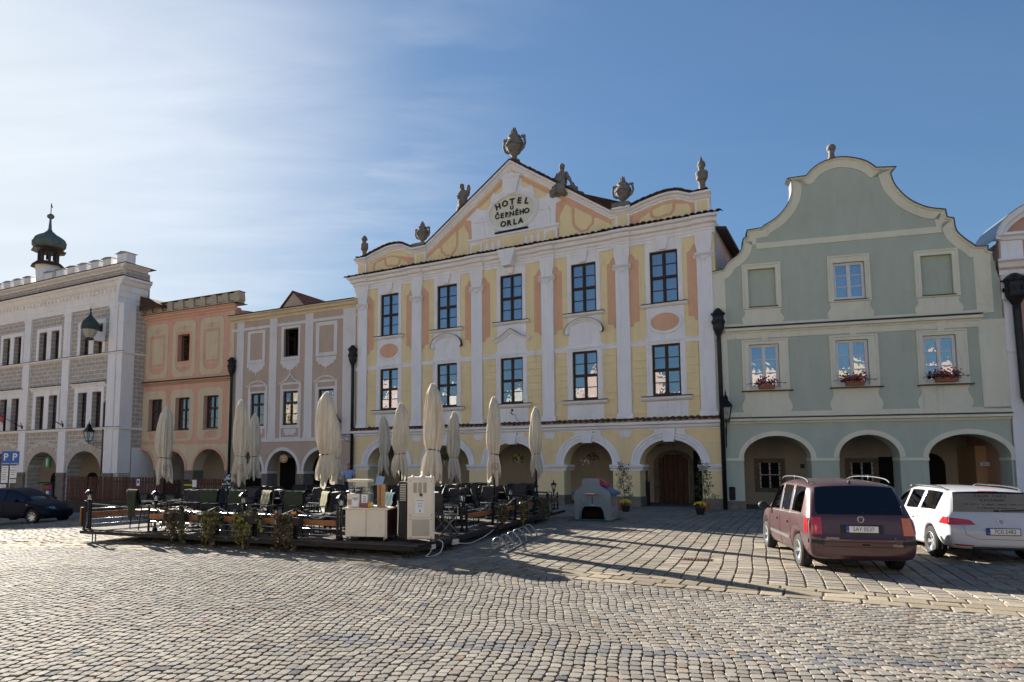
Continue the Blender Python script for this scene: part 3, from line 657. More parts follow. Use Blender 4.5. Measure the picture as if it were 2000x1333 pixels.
# ================================================================== hotel
HT = house('hotel_building', 'yellow baroque hotel with white pilasters, triangular gable and five arches', 'hotel', FH)
WC = [-16.15, -12.57, -8.98, -5.36, -1.80]; PC = [-17.9, -14.37, -10.83, -7.1, -3.57, -.14]; HW = .585
ARCH = [(-17.51, -14.96), (-13.78, -11.31), (-10.26, -7.72), (-6.44, -4.19), (-3.03, -.51)]
def build_hotel():
    r = HT; U0, U1 = -18.47, .27
    upper = [rect(c-HW, c+HW, 8.58, 10.87) for c in WC]+[rect(c-HW, c+HW, 4.65, 6.84) for c in WC]
    wall(r, 'wall', M['yellow'], rect(U0, U1, 3.2, 12.0), upper, .4)
    wall(r, 'arcade_front', M['yellow2'], [(U0, -.3)]+[p for a, b in ARCH for p in [(a, -.3)]+arch_hole(a, b, 1.75, 2.82)[1:-1]+[(b, -.3)]]+[(U1, -.3), (U1, 3.2), (U0, 3.2)], [], .85)
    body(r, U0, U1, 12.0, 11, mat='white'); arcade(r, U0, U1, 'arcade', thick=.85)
    # side end wall at the right, above the neighbour, and main roof behind the gable
    MB().prism([(U0+.1, 12.0), (U1-.1, 12.0), (U1-.1, 12.05), (-8.88, 15.9), (U0+.1, 12.05)], .9, 11.3).build('roof', M['tile'], r)
    MB().add([(U1-.2, .4, 11.6), (U1+.42, .4, 11.5), (U1+.42, 10, 11.5), (U1-.2, 10, 11.6), (U1-.2, .4, 11.72), (U1+.42, .4, 11.62), (U1+.42, 10, 11.62), (U1-.2, 10, 11.72)], [(0, 3, 2, 1), (4, 5, 6, 7), (0, 1, 5, 4), (1, 2, 6, 5), (2, 3, 7, 6), (3, 0, 4, 7)]).build('eaves', M['flash'], r)
    # plinths and imposts of the arcade piers
    piers = [(U0, -17.51), (-14.96, -13.78), (-11.31, -10.26), (-7.72, -6.44), (-4.19, -3.03), (-.51, U1)]
    for a, b in piers:
        MB().box(a-.03, b+.03, -.06, .91, -.3, .42, .02).build('plinth', M['pier'], r)
        x0 = a-.12 if a > U0 else a-.05; x1 = b+.12 if b < U1 else b+.05
        MB().bar(x0, x1, [(0, 1.52), (.03, 1.52), (.03, 1.58), (.10, 1.66), (.10, 1.70), (.13, 1.72), (.13, 1.78), (0, 1.78)]).box(x0, x1, 0.0, .93, 1.52, 1.60).box(x0-.05, x1+.05, 0.0, .93, 1.66, 1.775).build('impost', M['white'], r)
    for i, (a, b) in enumerate(ARCH):
        c = (a+b)/2; rx = (b-a)/2
        pth = arc(c, 1.78, rx+.02, 1.06, 180, 0, 28)
        MB().sweep(pth, [(.0, -.03), (.05, -.03), (.05, .10), (.08, .12), (.08, .22), (.12, .24), (.12, .33), (.0, .33)]).build('archivolt', M['white'], r)
        MB().prism([(c-.20, 2.72), (c+.20, 2.72), (c+.29, 3.27), (c-.29, 3.27)], -.18, .1).build('keystone', M['white'], r)
        MB().prism([(c-.62, 2.98), (c-.3, 3.1), (c-.3, 3.26), (c-.62, 3.26)], -.035, .02).build('spandrel_panel', M['white'], r); MB().prism([(c+.3, 3.1), (c+.62, 2.98), (c+.62, 3.26), (c+.3, 3.26)], -.035, .02).build('spandrel_panel', M['white'], r)
    for a, b in piers[1:-1]:                                        # little drops above the piers
        c = (a+b)/2
        MB().prism([(c-.26, 3.22), (c-.24, 2.98), (c-.16, 3.0), (c-.14, 2.86), (c-.08, 2.95), (c+.08, 2.95), (c+.14, 2.86), (c+.16, 3.0), (c+.24, 2.98), (c+.26, 3.22)][::-1], -.05, .02).build('drop_ornament', M['white'], r)
    # yellow rustication: courses proud of the wall with recessed joints
    def course(x0, x1, z0, z1, mk='yellow'):
        MB().box(x0, x1, -.036, .01, z0+.015, z1-.015).build('plaster_course', M[mk], r)
    for i in range(6):
        pl, pr_ = PC[i]-.36, PC[i]+.36
        segs = []
        if i > 0: segs.append((WC[i-1]+.82, pl))
        if i < 5: segs.append((pr_, WC[i]-.82))
        for (x0, x1) in segs:
            z = 3.92
            for k in range(9): course(x0, x1, z+k*.325, min(6.84, z+(k+1)*.325))
    for i in range(6):                                               # courses between the arches (shaped by the arch)
        for k in range(5):
            z0 = 1.80+k*.285; z1 = z0+.285; zm = z0+.05
            def half(cx, rx, z): 
                t = (z-1.78)/(1.06+.34); return (rx+.35)*math.sqrt(max(0, 1-t*t)) if t < 1 else .30
            L = U0+.02 if i == 0 else sum(ARCH[i-1])/2; Rr = U1-.02 if i == 5 else sum(ARCH[i])/2
            if i > 0:
                rx = (ARCH[i-1][1]-ARCH[i-1][0])/2; xa0 = L+max(half(L, rx, z0+.01), .64 if z1 > 3.0 else .3); xa1 = L+max(half(L, rx, z1-.01), .64 if z1 > 3.0 else .3)
            else: xa0 = xa1 = L
            if i < 5:
                rx = (ARCH[i][1]-ARCH[i][0])/2; xb0 = Rr-max(half(Rr, rx, z0+.01), .64 if z1 > 3.0 else .3); xb1 = Rr-max(half(Rr, rx, z1-.01), .64 if z1 > 3.0 else .3)
            else: xb0 = xb1 = Rr
            if xb0-xa0 < .05: continue
            MB().prism([(xa0, z0+.013), (xb0, z0+.013), (xb1, z1-.013), (xa1, z1-.013)], -.032, .01).build('plaster_course', M['yellow2'], r)
    # cornice over the arcade with its row of tiles
    MB().bar(U0-.06, U1+.02, [(0, 3.24), (.05, 3.24), (.05, 3.28), (.14, 3.33), (.16, 3.42), (.30, 3.46), (.30, 3.57), (0, 3.60)]).build('arcade_cornice', M['white'], r)
    tile_row(r, U0-.05, U1+.02, 3.60, .02, .36, .12, .25)
    # pilasters
    for i, c in enumerate(PC):
        MB().box(c-.30, c+.30, -.12, .01, 3.98, 10.18, .012).build('pilaster', M['white'], r)
        MB().bar(c-.36, c+.36, [(0, 3.74), (.17, 3.74), (.17, 3.84), (.13, 3.88), (.15, 3.92), (.12, 3.98), (0, 3.98)], 0).build('pilaster_base', M['white'], r)
        cap = MB().box(c-.30, c+.30, -.12, .01, 10.182, 10.40).box(c-.385, c+.385, -.20, .01, 10.46, 10.52, .012)
        for sd in (-1, 1):
            cx = c+sd*.315; pts = [(cx+(.012+.10*t)*math.cos(sd*(t*9.0)+(PI if sd < 0 else 0)), -.155, 10.345+(.012+.10*t)*math.sin(sd*(t*9.0)+(PI if sd < 0 else 0))) for t in [k/20 for k in range(21)]]
            cap.tube(pts, .026, 6)
        cap.tube([(c-.32, -.15, 10.45), (c-.15, -.16, 10.43), (c+.15, -.16, 10.43), (c+.32, -.15, 10.45)], .03, 6)
        fest = [(c-.22+.44*t, -.15, 10.36-.13*math.sin(t*PI)) for t in [k/8 for k in range(9)]]
        cap.tube(fest, .026, 5); cap.ball((c, -.15, 10.17), .04, .03, .07, 6, 5)
        cap.build('capital', M['white'], r)
        MB().prism([(c-.26, 10.524), (c+.26, 10.524), (c+.34, 10.95), (c+.34, 11.28), (c-.34, 11.28), (c-.34, 10.95)], -.14, .01).build('pilaster_block', M['white'], r)
    # string between the storeys
    MB().bar(U0, U1, [(0, 6.85), (.035, 6.85), (.035, 7.0), (.06, 7.01), (.06, 7.05), (0, 7.05)]).build('string_course', M['white'], r)
    # orange panels along the pilasters
    for i, c in enumerate(PC):
        for sd in (-1, 1):
            if (i == 0 and sd < 0) or (i == 5 and sd > 0): continue
            a, b, z0, z1 = .30, .70, 7.74, 10.93
            P = [(a, z0-.02), (a+.12, z0-.02)]+arc(a+.12+.12, z0+.02, .12, .15, 180, 90, 4)+[(b, z0+.20), (b, z1-.32)]+arc(b-.02, z1-.14, .15, .14, 270, 180, 4)+[(a+.12, z1), (a, z1)]
            P = [(c+sd*x, z) for x, z in P]
            MB().prism(P if sd > 0 else P[::-1], -.013, .005).build('orange_panel', M['orange'], r)
    for i, c in enumerate(WC):
        # upper window surround
        hole = rect(c-HW, c+HW, 8.58, 10.87)
        wall(r, 'window_surround', M['white'], rect(c-.77, c+.77, 8.5, 11.30), [hole], .045, .04)
        MB().prism([(c-.13, 10.9), (c+.13, 10.9), (c+.24, 11.28), (c+.24, 11.42), (c-.24, 11.42), (c-.24, 11.28)], -.16, .0).build('keystone', M['white'], r)
        if i == 2: MB().prism([(c-.22, 11.2), (c+.22, 11.2), (c+.48, 12.0), (c-.48, 12.0)], -.58, .0).build('bracket', M['white'], r)
        MB().bar(c-.92, c+.92, [(0, 8.42), (.10, 8.44), (.17, 8.50), (.17, 8.57), (0, 8.58)], .3).build('window_sill', M['white'], r)
        MB().box(c-.96, c+.96, -.24, .02, 8.578, 8.592).build('sill_flashing', M['flash'], r)
        window(r, c-HW, c+HW, 8.585, 10.868, .10, 2, 4, 'frame_dark', 'curtain')
        # field under the upper window
        if i in (0, 4):
            fld = [(c-.92, 7.05), (c+.92, 7.05)]+arc(c+.92, 7.22, .12, .17, 270, 180, 4)+[(c+.78, 8.44), (c-.78, 8.44)]+arc(c-.92, 7.22, .12, .17, 0, -90, 4)
            ov = arc(c, 7.78, .60, .385, 0, 342, 19)
            MB().prism(fld, -.03, .01).build('apron_field', M['white'], r)
            MB().sweep(arc(c, 7.78, .60, .385, 0, 345, 23), [(.03, 0), (.07, 0.0), (.07, -.10), (.03, -.14)], closed=True).build('oval_ring', M['white'], r)
            MB().prism(ov, -.035, .0).build('oval_panel', M['orange'], r)
        else:
            neck = [(c-.92, 7.05), (c+.92, 7.05)]+arc(c+.98, 7.32, .22, .27, 270, 180, 5)+[(c+.72, 7.75), (c+.77, 7.86), (c+.77, 8.44), (c-.77, 8.44), (c-.77, 7.86), (c-.72, 7.75)]+arc(c-.98, 7.32, .22, .27, 0, -90, 5)
            MB().prism(neck, -.03, .01).build('apron_field', M['white'], r)
            if i == 2: pth = [(c-1.0, 7.72), (c-.8, 7.70), (c-.5, 7.82), (c-.2, 8.02), (c, 8.15), (c+.2, 8.02), (c+.5, 7.82), (c+.8, 7.70), (c+1.0, 7.72)]
            else: pth = [(c-.72, 7.68), (c-.80, 7.66)]+arc(c, 7.72, .84, .56, 180, 0, 16)+[(c+.80, 7.66), (c+.72, 7.68)]
            if i == 2: pth = [pth[0]]+[tuple(p) for p in catmull(pth[1:5], 4)]+[tuple(p) for p in catmull(pth[4:8], 4)][1:]+[pth[-1]]
            MB().sweep(pth, [(.03, -.09), (.10, -.09), (.13, -.03), (.19, .0), (.19, .05), (.03, .05)]).build('hood_mould', M['white'], r)
            MB().sweep(pth[1:-1], [(.03, .052), (.21, .052), (.21, .066), (.03, .066)]).build('hood_flashing', M['flash'], r)
            MB().prism(notched(c-.34, c+.34, 7.22, 7.66, .08), -.045, 0).build('relief_panel', M['white'], r)
        # lower window
        hole = rect(c-HW, c+HW, 4.65, 6.84)
        wall(r, 'window_surround', M['white'], rect(c-.82, c+.82, 4.5, 7.03), [hole], .05, .045)
        MB().sweep([(c-.80, 4.6), (c-.80, 7.0), (c+.80, 7.0), (c+.80, 4.6)], [(.045, -.0), (.07, -.0), (.07, -.05), (.045, -.07)]).build('surround_moulding', M['white'], r)
        MB().bar(c-1.0, c+1.0, [(0, 4.43), (.14, 4.45), (.22, 4.52), (.22, 4.60), (0, 4.62)], .25).build('window_sill', M['white'], r)
        MB().box(c-1.04, c+1.04, -.29, .02, 4.618, 4.634).build('sill_flashing', M['flash'], r)
        window(r, c-HW, c+HW, 4.655, 6.838, .10, 2, 4, 'frame_dark', 'curtain' if i in (0, 3) else None)
        MB().box(c-.84, c+.84, -.04, .01, 3.76, 4.43).build('apron_field', M['white'], r)
        MB().prism(notched(c-.70, c+.70, 3.88, 4.32, .09), -.055, 0).build('relief_panel', M['white'], r)
    # entablature
    MB().bar(U0-.02, U1+.02, [(0, 11.26), (.05, 11.28), (.05, 11.40), (.08, 11.42), (.08, 11.50), (.14, 11.56), (.16, 11.66), (.30, 11.70), (.34, 11.84), (.50, 11.88), (.52, 11.98), (0, 12.0)], .45).build('main_cornice', M['white'], r)
    for c in PC: MB().bar(c-.38, c+.38, [(0, 11.262), (.13, 11.282), (.13, 11.41), (.16, 11.43), (.16, 11.50), (.22, 11.56), (.24, 11.66), (.38, 11.70), (.42, 11.84), (.56, 11.88), (.58, 11.975), (0, 11.98)], .1).build('cornice_break', M['white'], r)
    tile_row(r, U0-.40, U1+.42, 12.0, .10, .62, .10, .25)
    # attic wall and gable
    left = catmull([(-18.30, 13.02), (-17.75, 13.02), (-17.0, 13.22), (-16.1, 13.42), (-15.3, 13.38), (-14.7, 13.10), (-14.0, 12.92)], 4)
    right = catmull([(-3.80, 12.92), (-3.2, 12.94), (-2.5, 13.12), (-1.75, 13.27), (-1.1, 13.26), (-.5, 13.02), (.10, 13.02)], 4)
    apex = (-8.88, 16.45)
    prof = left+[apex]+right
    MB().prism([(-18.2, 12.0), (.05, 12.0)]+[p for p in prof[::-1]], .0, .45).build('gable_wall', M['yellow'], r)
    rake = [(.0, -.28), (.06, -.28), (.06, -.20), (.12, -.18), (.16, -.10), (.26, -.06), (.28, .02), (.0, .04)]
    MB().sweep(left[:-1]+[(-13.9, 12.95), apex, (-3.95, 12.95)]+right[2:], rake).build('gable_cornice', M['white'], r)
    # tiles along the rakes: real pieces on the right side where they show, a thin flashing elsewhere
    cap_p = [(-.48, .042), (.32, .042), (.32, .075), (-.48, .075)]
    MB().sweep(left[:-1]+[(-13.9, 12.95), apex, (-3.95, 12.95)]+right[2:], cap_p).build('coping', M['tile'], r)
    tl = cached('rake_tile', lambda: MB().box(-.15, .15, -.36, .48, 0, .05, .012).mesh('roof_tile', M['tile']))
    def row_on(path, step):
        L = [0]
        for i in range(1, len(path)): L.append(L[-1]+math.dist(path[i], path[i-1]))
        s_ = step/2
        while s_ < L[-1]:
            k = max(i for i in range(len(L)) if L[i] <= s_); k = min(k, len(path)-2); t = (s_-L[k])/(L[k+1]-L[k]); a, b = path[k], path[k+1]
            x, z = a[0]+(b[0]-a[0])*t, a[1]+(b[1]-a[1])*t; an = math.atan2(b[1]-a[1], b[0]-a[0])
            inst('roof_tile', tl, r, (x-math.sin(an)*.08, 0, z+math.cos(an)*.08), (0, -an+R(5 if b[1] < a[1] else -5)+R(rng.normal()*1.5), R(rng.normal()*2)))
            s_ += step
    row_on([apex, (-3.95, 12.95)], .29); row_on(right[2:], .29); row_on(left[:-1], .29)
    # pedestals under the statues
    for c, w in ((-17.98, .3), (-14.15, .34), (-3.50, .32), (-.14, .30)):
        MB().box(c-w, c+w, -.10, .30, 12.02, 12.80).build('attic_block', M['white'], r)
        MB().bar(c-w-.03, c+w+.03, [(0, 12.78), (.16, 12.80), (.24, 12.9), (.36, 12.96), (.36, 13.04), (0, 13.05)], .2).build('block_cap', M['white'], r)
        MB().prism(notched(c-w+.09, c+w-.09, 12.22, 12.72, .05), -.108, -.05).build('block_panel', M['yellow'], r)
    for c in (-14.15, -3.50): MB().box(c-.40, c+.40, -.38, .3, 13.05, 13.24, .03).build('statue_plinth', M['stone'], r)
    # orange ribbons and yellow panels of the attic
    O = M['orange']; Y = M['yellow']
    for s_ in (-1, 1):
        X = (lambda x: -8.88+s_*(x+8.88))
        def pr(P, y0, y1, nm, mt):
            Q = [(X(x), z) for x, z in P]; MB().prism(Q if s_ > 0 else Q[::-1], y0, y1).build(nm, mt, r)
        # rake triangle: orange ground
        pr([(-6.72, 12.08), (-3.98, 12.08), (-3.98, 12.62), (-6.72, 14.55)], -.012, .0, 'orange_panel', O)
        pr([(-6.50, 12.08), (-3.98, 12.08), (-3.98, 12.40), (-4.62, 12.84), (-4.80, 12.86), (-4.80, 12.62), (-4.98, 12.48), (-5.1, 12.34), (-5.46, 12.30), (-5.75, 12.58), (-5.85, 12.78), (-5.87, 13.58), (-6.15, 13.80), (-6.45, 13.30)], -.020, -.013, 'yellow_panel', Y)
        pr([(-5.72, 13.55), (-5.72, 12.84), (-5.62, 12.64), (-5.40, 12.42), (-5.16, 12.44), (-5.05, 12.58), (-4.92, 12.68), (-4.90, 12.98)], -.020, -.013, 'yellow_panel', Y)
        # rake ribbon up to the apex
        pr([(-8.88, 16.02), (-6.70, 14.50), (-6.70, 14.24), (-8.88, 15.78)], -.012, 0, 'orange_panel', O)
        # curved attic sections
        pts = right[2:-3]
        if s_ > 0:
            pr([(-3.15, 12.10), (-.46, 12.10), (-.46, 12.72)]+[(x, z-.32) for x, z in pts[::-1]], -.012, 0, 'orange_panel', O)
        else:
            pr([(-3.15, 12.10), (-.46, 12.10), (-.46, 12.72), (-1.1, 12.92), (-1.75, 12.96), (-2.5, 12.78), (-3.15, 12.62)], -.012, 0, 'orange_panel', O)
        pr([(-2.85, 12.14), (-.62, 12.14), (-.62, 12.52), (-.72, 12.72), (-1.22, 12.80), (-1.25, 12.52), (-1.42, 12.36), (-1.75, 12.34), (-1.95, 12.28), (-2.15, 12.34), (-2.3, 12.45), (-2.32, 12.66), (-2.75, 12.42)], -.020, -.013, 'yellow_panel', Y)
        pr([(-2.2, 12.72), (-2.18, 12.5), (-2.08, 12.42), (-1.9, 12.40), (-1.72, 12.45), (-1.48, 12.46), (-1.38, 12.60), (-1.36, 12.86), (-1.75, 12.87)], -.020, -.013, 'yellow_panel', Y)
    # white central field with the oval
    wf = [(-11.1, 12.94), (-6.66, 12.94), (-6.62, 13.92), (-6.3, 14.02), (-6.6, 14.22)]+arc(-7.35, 14.62, .36, .30, -20, -170, 5)[::1]+[(-7.75, 14.95)]+arc(-8.1, 15.25, .25, .25, -30, -160, 4)+[(-8.35, 15.5), (-8.88, 15.98)]
    half_ = wf[1:]; full = half_+[(-17.76-x, z) for x, z in half_[::-1][1:]]
    MB().prism(full, -.05, .0).build('tympanum_field', M['white'], r)
    MB().sweep(arc(-8.88, 13.96, 1.22, .80, 0, 354, 47), [(.05, -.0), (.12, -.0), (.16, -.06), (.16, -.12), (.10, -.19), (.05, -.20)], closed=True).build('oval_ring', M['white'], r)
    MB().prism(arc(-8.88, 13.96, 1.21, .79, 0, 352, 44), -.058, .0).build('oval_plate', M['cream'], r)
    MB().prism([(-9.13, 14.82), (-8.63, 14.82), (-8.42, 15.62), (-9.34, 15.62)], -.22, .0).build('keystone', M['white'], r)
    MB().prism([(-9.42, 15.62), (-8.34, 15.62), (-8.34, 15.68), (-8.88, 15.86), (-9.42, 15.68)], -.26, .0).build('keystone_cap', M['white'], r)
    for c in (-10.62, -7.14):
        MB().prism([(c-.28, 12.96), (c+.28, 12.96), (c+.19, 13.72), (c-.19, 13.72)], -.12, .0).prism([(c-.24, 13.722), (c+.24, 13.722)]+arc(c, 13.78, .17, .2, 0, 180, 8), -.15, 0).build('obelisk', M['white'], r)
    MB().box(-9.75, -8.02, -.22, .0, 12.96, 13.03).build('floodlight_bar', M['iron'], r)
    MB().bar(-11.28, -6.48, [(0, 12.72), (.05, 12.74), (.10, 12.82), (.16, 12.84), (.16, 12.94), (0, 12.945)], .3).build('tympanum_cornice', M['white'], r)
    MB().box(-11.16, -6.60, -.03, .0, 12.06, 12.74).build('tympanum_base', M['yellow'], r)
    for c in (-10.86, -6.90):
        MB().box(c-.34, c+.34, -.09, .0, 12.06, 12.74).build('attic_block', M['white'], r)
        MB().prism(notched(c-.24, c+.24, 12.22, 12.64, .07), -.098, 0).build('block_panel', M['yellow'], r)
    for c in (-10.25, -9.92, -9.60, -8.16, -7.84, -7.51):
        MB().prism(arc(c, 12.55, .085, .085, 0, 180, 6)+arc(c, 12.27, .085, .085, 180, 360, 6), -.06, 0).build('slot_ornament', M['white'], r)
    # lettering of the hotel sign, raised letters on the oval
    G = pm('letter_green', (.04, .045, .035), .6, .2, 20)
    def word(w, cx, cz, size, sp, curve=0.0, bold=.012):
        n = len(w)
        for i, chh in enumerate(w):
            k = i-(n-1)/2; inst('letter', text_mesh(chh, size, G, .02, bold), r, (cx+k*sp, -.075, cz-curve*k*k), (PI/2, R(curve*k*2*57.3/sp*.9), 0))
    word('HOTEL', -8.86, 14.44, .40, .38, .028, .018); word('U', -8.88, 14.15, .26, .3, 0, .012); word('ČERNÉHO', -8.88, 13.84, .34, .262, 0, .013); word('ORLA', -8.88, 13.41, .37, .31, 0, .016)
    # things in the passage behind the arches
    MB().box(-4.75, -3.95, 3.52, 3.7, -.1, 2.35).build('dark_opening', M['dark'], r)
    for k in range(6): MB().box(-3.10+k*.22+.008, -2.90+k*.22-.0, 3.50, 3.6, .0, 2.25 if 0 < k < 5 else 2.1).build('door_board', M['wood_door'], r)
    MB().prism(arch_hole(-3.34, -1.54, 1.75, 2.45, -.1), 3.50, 3.62, [arch_hole(-3.14, -1.74, 1.75, 2.28, 0)[::-1]]).build('door_surround', M['pier'], r)
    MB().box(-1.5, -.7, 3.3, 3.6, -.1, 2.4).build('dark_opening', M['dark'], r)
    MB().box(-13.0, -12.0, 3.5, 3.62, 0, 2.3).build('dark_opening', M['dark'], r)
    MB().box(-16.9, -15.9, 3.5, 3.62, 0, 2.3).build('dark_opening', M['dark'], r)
    lettering('Černého orla', .20, M['lead'], r, (-2.30, .84, 2.62), depth=.008)
build_hotel()
# ================================================================== green house
GRN = house('green_house', 'sage green house with curved cream edged gable and three wide arches', 'house', FG)
def build_green():
    r = GRN; U0, U1 = .0, 10.05; G = M['green']; Cm = M['cream']
    top = catmull([(.02, 9.62), (.42, 9.66)], 1)
    gp = [(0.02, 9.60), (.45, 9.66)]+catmull([(.50, 9.72), (.68, 9.98), (1.02, 10.22), (1.20, 10.50), (1.27, 10.88)], 4)+[(1.40, 10.92), (1.42, 11.20), (1.97, 11.24)]+catmull([(2.02, 11.32), (2.50, 11.60), (2.88, 12.02), (3.10, 12.52), (3.12, 13.06)], 5)+[(3.02, 13.16), (3.62, 13.18)]+catmull([(3.66, 13.20), (3.86, 13.43), (4.24, 13.66), (4.80, 13.78), (5.36, 13.66), (5.76, 13.46), (6.04, 13.18)], 4)+[(6.66, 13.12), (6.52, 12.98)]+catmull([(6.50, 12.90), (6.64, 12.40), (7.05, 11.82), (7.62, 11.42), (8.20, 11.26)], 5)+[(8.24, 10.96), (8.44, 10.90)]+catmull([(8.45, 10.86), (8.50, 10.44), (8.72, 10.12), (9.0, 9.84), (9.08, 9.74)], 4)+[(9.44, 9.72), (9.42, 9.58), (9.60, 9.5)]
    wins = [rect(4.42, 5.50, 8.13, 9.60), rect(1.28, 2.38, 4.77, 6.55), rect(4.36, 5.48, 4.80, 6.55), rect(7.26, 8.32, 4.80, 6.56)]
    blind = [rect(1.36, 2.37, 8.08, 9.62), rect(7.35, 8.36, 8.08, 9.60)]
    body_poly = [(U0, 3.2)]+[(U1, 3.2), (U1, 7.2), (9.62, 9.4)]+gp[::-1]
    wall(r, 'wall', G, body_poly, wins+blind, .42)
    for b_ in blind: MB().box(b_[0][0]-.02, b_[1][0]+.02, .14, .2, b_[0][1]-.02, b_[2][1]+.02).build('blind_window', G, r)
    A = [(.95, 3.35, 2.02, 2.90), (4.30, 6.32, 2.04, 2.90), (7.22, 9.75, 2.03, 2.88)]
    P = [(U0, -.3)]
    for a, b, s, t in A: P += [(a, -.3)]+arch_hole(a, b, s, t)[1:-1]+[(b, -.3)]
    wall(r, 'arcade_front', G, P+[(U1, -.3), (U1, 3.2), (U0, 3.2)], [], .9)
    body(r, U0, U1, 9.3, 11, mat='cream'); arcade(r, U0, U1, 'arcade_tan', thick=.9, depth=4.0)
    MB().prism([(.35, 9.3), (9.3, 9.3), (8.0, 10.9), (4.8, 13.3), (1.7, 10.9)], .5, 11).build('roof', M['tile'], r)
    # cream border following the gable, with dark metal coping
    MB().sweep(gp, [(.0, -.34), (.035, -.34), (.035, -.05), (.09, -.03), (.12, .0), (.12, .02), (0, .02)]).build('gable_border', Cm, r)
    MB().sweep(gp, [(-.45, .021), (.17, .021), (.17, .045), (-.45, .045)]).build('coping', M['lead'], r)
    for x0, x1, z0, z1 in ((.02, .50, 3.78, 9.56), (9.03, 9.55, 7.3, 9.48), (9.03, 9.98, 3.78, 7.05)):
        MB().box(x0, x1, -.033, .01, z0, z1).build('edge_strip', Cm, r)
    MB().box(1.72, 8.10, -.034, .01, 10.44, 10.68).build('gable_band', Cm, r)
    # corner steps of the border
    for P_ in ([(.50, 9.05), (.62, 9.32), (.50, 9.4)],): pass
    # cornices
    MB().bar(.45, 9.12, [(0, 7.02), (.05, 7.03), (.07, 7.09), (.16, 7.12), (.16, 7.22), (.02, 7.27), (0, 7.27)], .3).build('cornice', Cm, r)
    MB().box(.40, 9.16, -.20, .0, 7.272, 7.29).build('cornice_flashing', M['lead'], r)
    MB().bar(.50, 9.80, [(0, 3.38), (.05, 3.39), (.08, 3.46), (.18, 3.49), (.18, 3.58), (.02, 3.62), (0, 3.62)], .3).build('cornice', Cm, r)
    MB().box(.45, 9.85, -.22, .0, 3.622, 3.64).build('cornice_flashing', M['lead'], r)
    MB().box(.5, 9.03, -.033, .01, 6.80, 7.02).box(.0, 10.02, -.033, .01, 3.63, 3.85).box(.5, 9.03, -.032, .01, 7.29, 7.42).build('band', Cm, r)
    # window surrounds with scalloped aprons
    for (x0, x1, z0, z1, hole, up) in ((1.14, 2.56, 7.42, 9.83, blind[0], 1), (4.22, 5.68, 7.42, 9.88, wins[0], 1), (7.14, 8.56, 7.42, 9.80, blind[1], 1),
                                  (1.03, 2.72, 3.85, 6.74, wins[1], 0), (4.16, 5.80, 3.85, 6.74, wins[2], 0), (7.06, 8.66, 3.85, 6.75, wins[3], 0)):
        zs = hole[0][1]-.08
        L = wavy(x0, z0, zs-.02, .07, -1, wl=2.0); Rr = wavy(x1, z0, zs-.02, .07, 1, wl=2.0)
        MB().prism(L[:1]+Rr+L[1:][::-1], -.033, .005).build('apron', Cm, r)
        wall(r, 'window_surround', Cm, rect(x0, x1, zs, z1), [hole], .05, .045)
        MB().sweep([(x0+.02, zs), (x0+.02, z1-.02), (x1-.02, z1-.02), (x1-.02, zs)], [(.045, .02), (.075, .02), (.075, -.04), (.045, -.06)]).build('surround_moulding', Cm, r)
        if not up:
            c = (x0+x1)/2; MB().prism([(c-.09, z1), (c+.09, z1), (c+.17, 7.03), (c-.17, 7.03)], -.05, 0).build('keystone', Cm, r)
            MB().box(x0-.06, x1+.10, -.20, .02, zs-.04, zs+.0, .01).build('window_sill', M['lead'], r)
        else: MB().box(hole[0][0]-.01, hole[1][0]+.06, -.10, .14, zs+.05, zs+.078).build('window_sill', M['lead'], r)
    window(r, 4.43, 5.49, 8.14, 9.59, .12, 2, 3, 'frame_white', 'curtain', .06, .03, mid=False)
    for w_ in wins[1:]: window(r, w_[0][0]+.01, w_[1][0]-.01, w_[0][1]+.01, w_[2][1]-.01, .12, 2, 3, 'frame_white', 'curtain' if w_ is not wins[3] else None, .07, .03, mid=False)
    # arch bands
    for a, b, s, t in A:
        c = (a+b)/2; MB().sweep(arc(c, s, (b-a)/2+.01, t-s+.01, 180, 0, 26), [(.0, -.01), (.04, -.01), (.04, .17), (.0, .17)]).build('archivolt', Cm, r)
    for a, b in ((0, .95), (3.35, 4.30), (6.32, 7.22), (9.75, 10.04)):
        x0, x1 = (a-.02 if a > 0 else a), b+.02
        MB().box(x0, x1 if b < 10 else b, -.04, .92, 1.92, 2.03).build('impost', Cm, r)
        MB().box(x0, x1 if b < 10 else b, -.03, .92, -.3, .34, .02).build('plinth', M['pier'], r)
    # barred windows, doorways in the passage
    for u in (2.35, 6.95-1.0):
        MB().prism(rect(u-.62, u+.62, .55, 2.05), 3.93, 4.02, [rect(u-.42, u+.42, .75, 1.85)]).build('stone_frame', M['pier'], r)
        MB().box(u-.42, u+.42, 3.99, 4.01, .75, 1.85).build('dark_pane', M['dark'], r)
        for k in range(4): MB().tube([(u-.42+.168*(k+1), 3.90, .72), (u-.42+.168*(k+1), 3.90, 1.88)], .012, 5).build('bar', M['iron'], r)
        for k in range(5): MB().tube([(u-.45, 3.88, .85+.22*k), (u+.45, 3.88, .85+.22*k)], .012, 5).build('bar', M['iron'], r)
        MB().box(u-.03, u+.03, 3.95, 4.0, .75, 1.85).box(u-.42, u-.36, 3.95, 4.0, .75, 1.85).box(u+.36, u+.42, 3.95, 4.0, .75, 1.85).box(u-.42, u+.42, 3.95, 4.0, 1.3, 1.35).build('window_cross', M['frame_white'], r)
    MB().prism(arch_hole(7.9, 9.0, 1.7, 2.25, 0), 3.96, 4.05).build('dark_opening', M['dark'], r)
    MB().box(10.0-.55, 10.02, 2.2, 4.0, 0, 2.5).build('orange_wall', M['oldorange'], r)
    MB().box(6.6, 7.1, 3.9, 4.02, 0, 2.1).build('dark_opening', M['dark'], r)
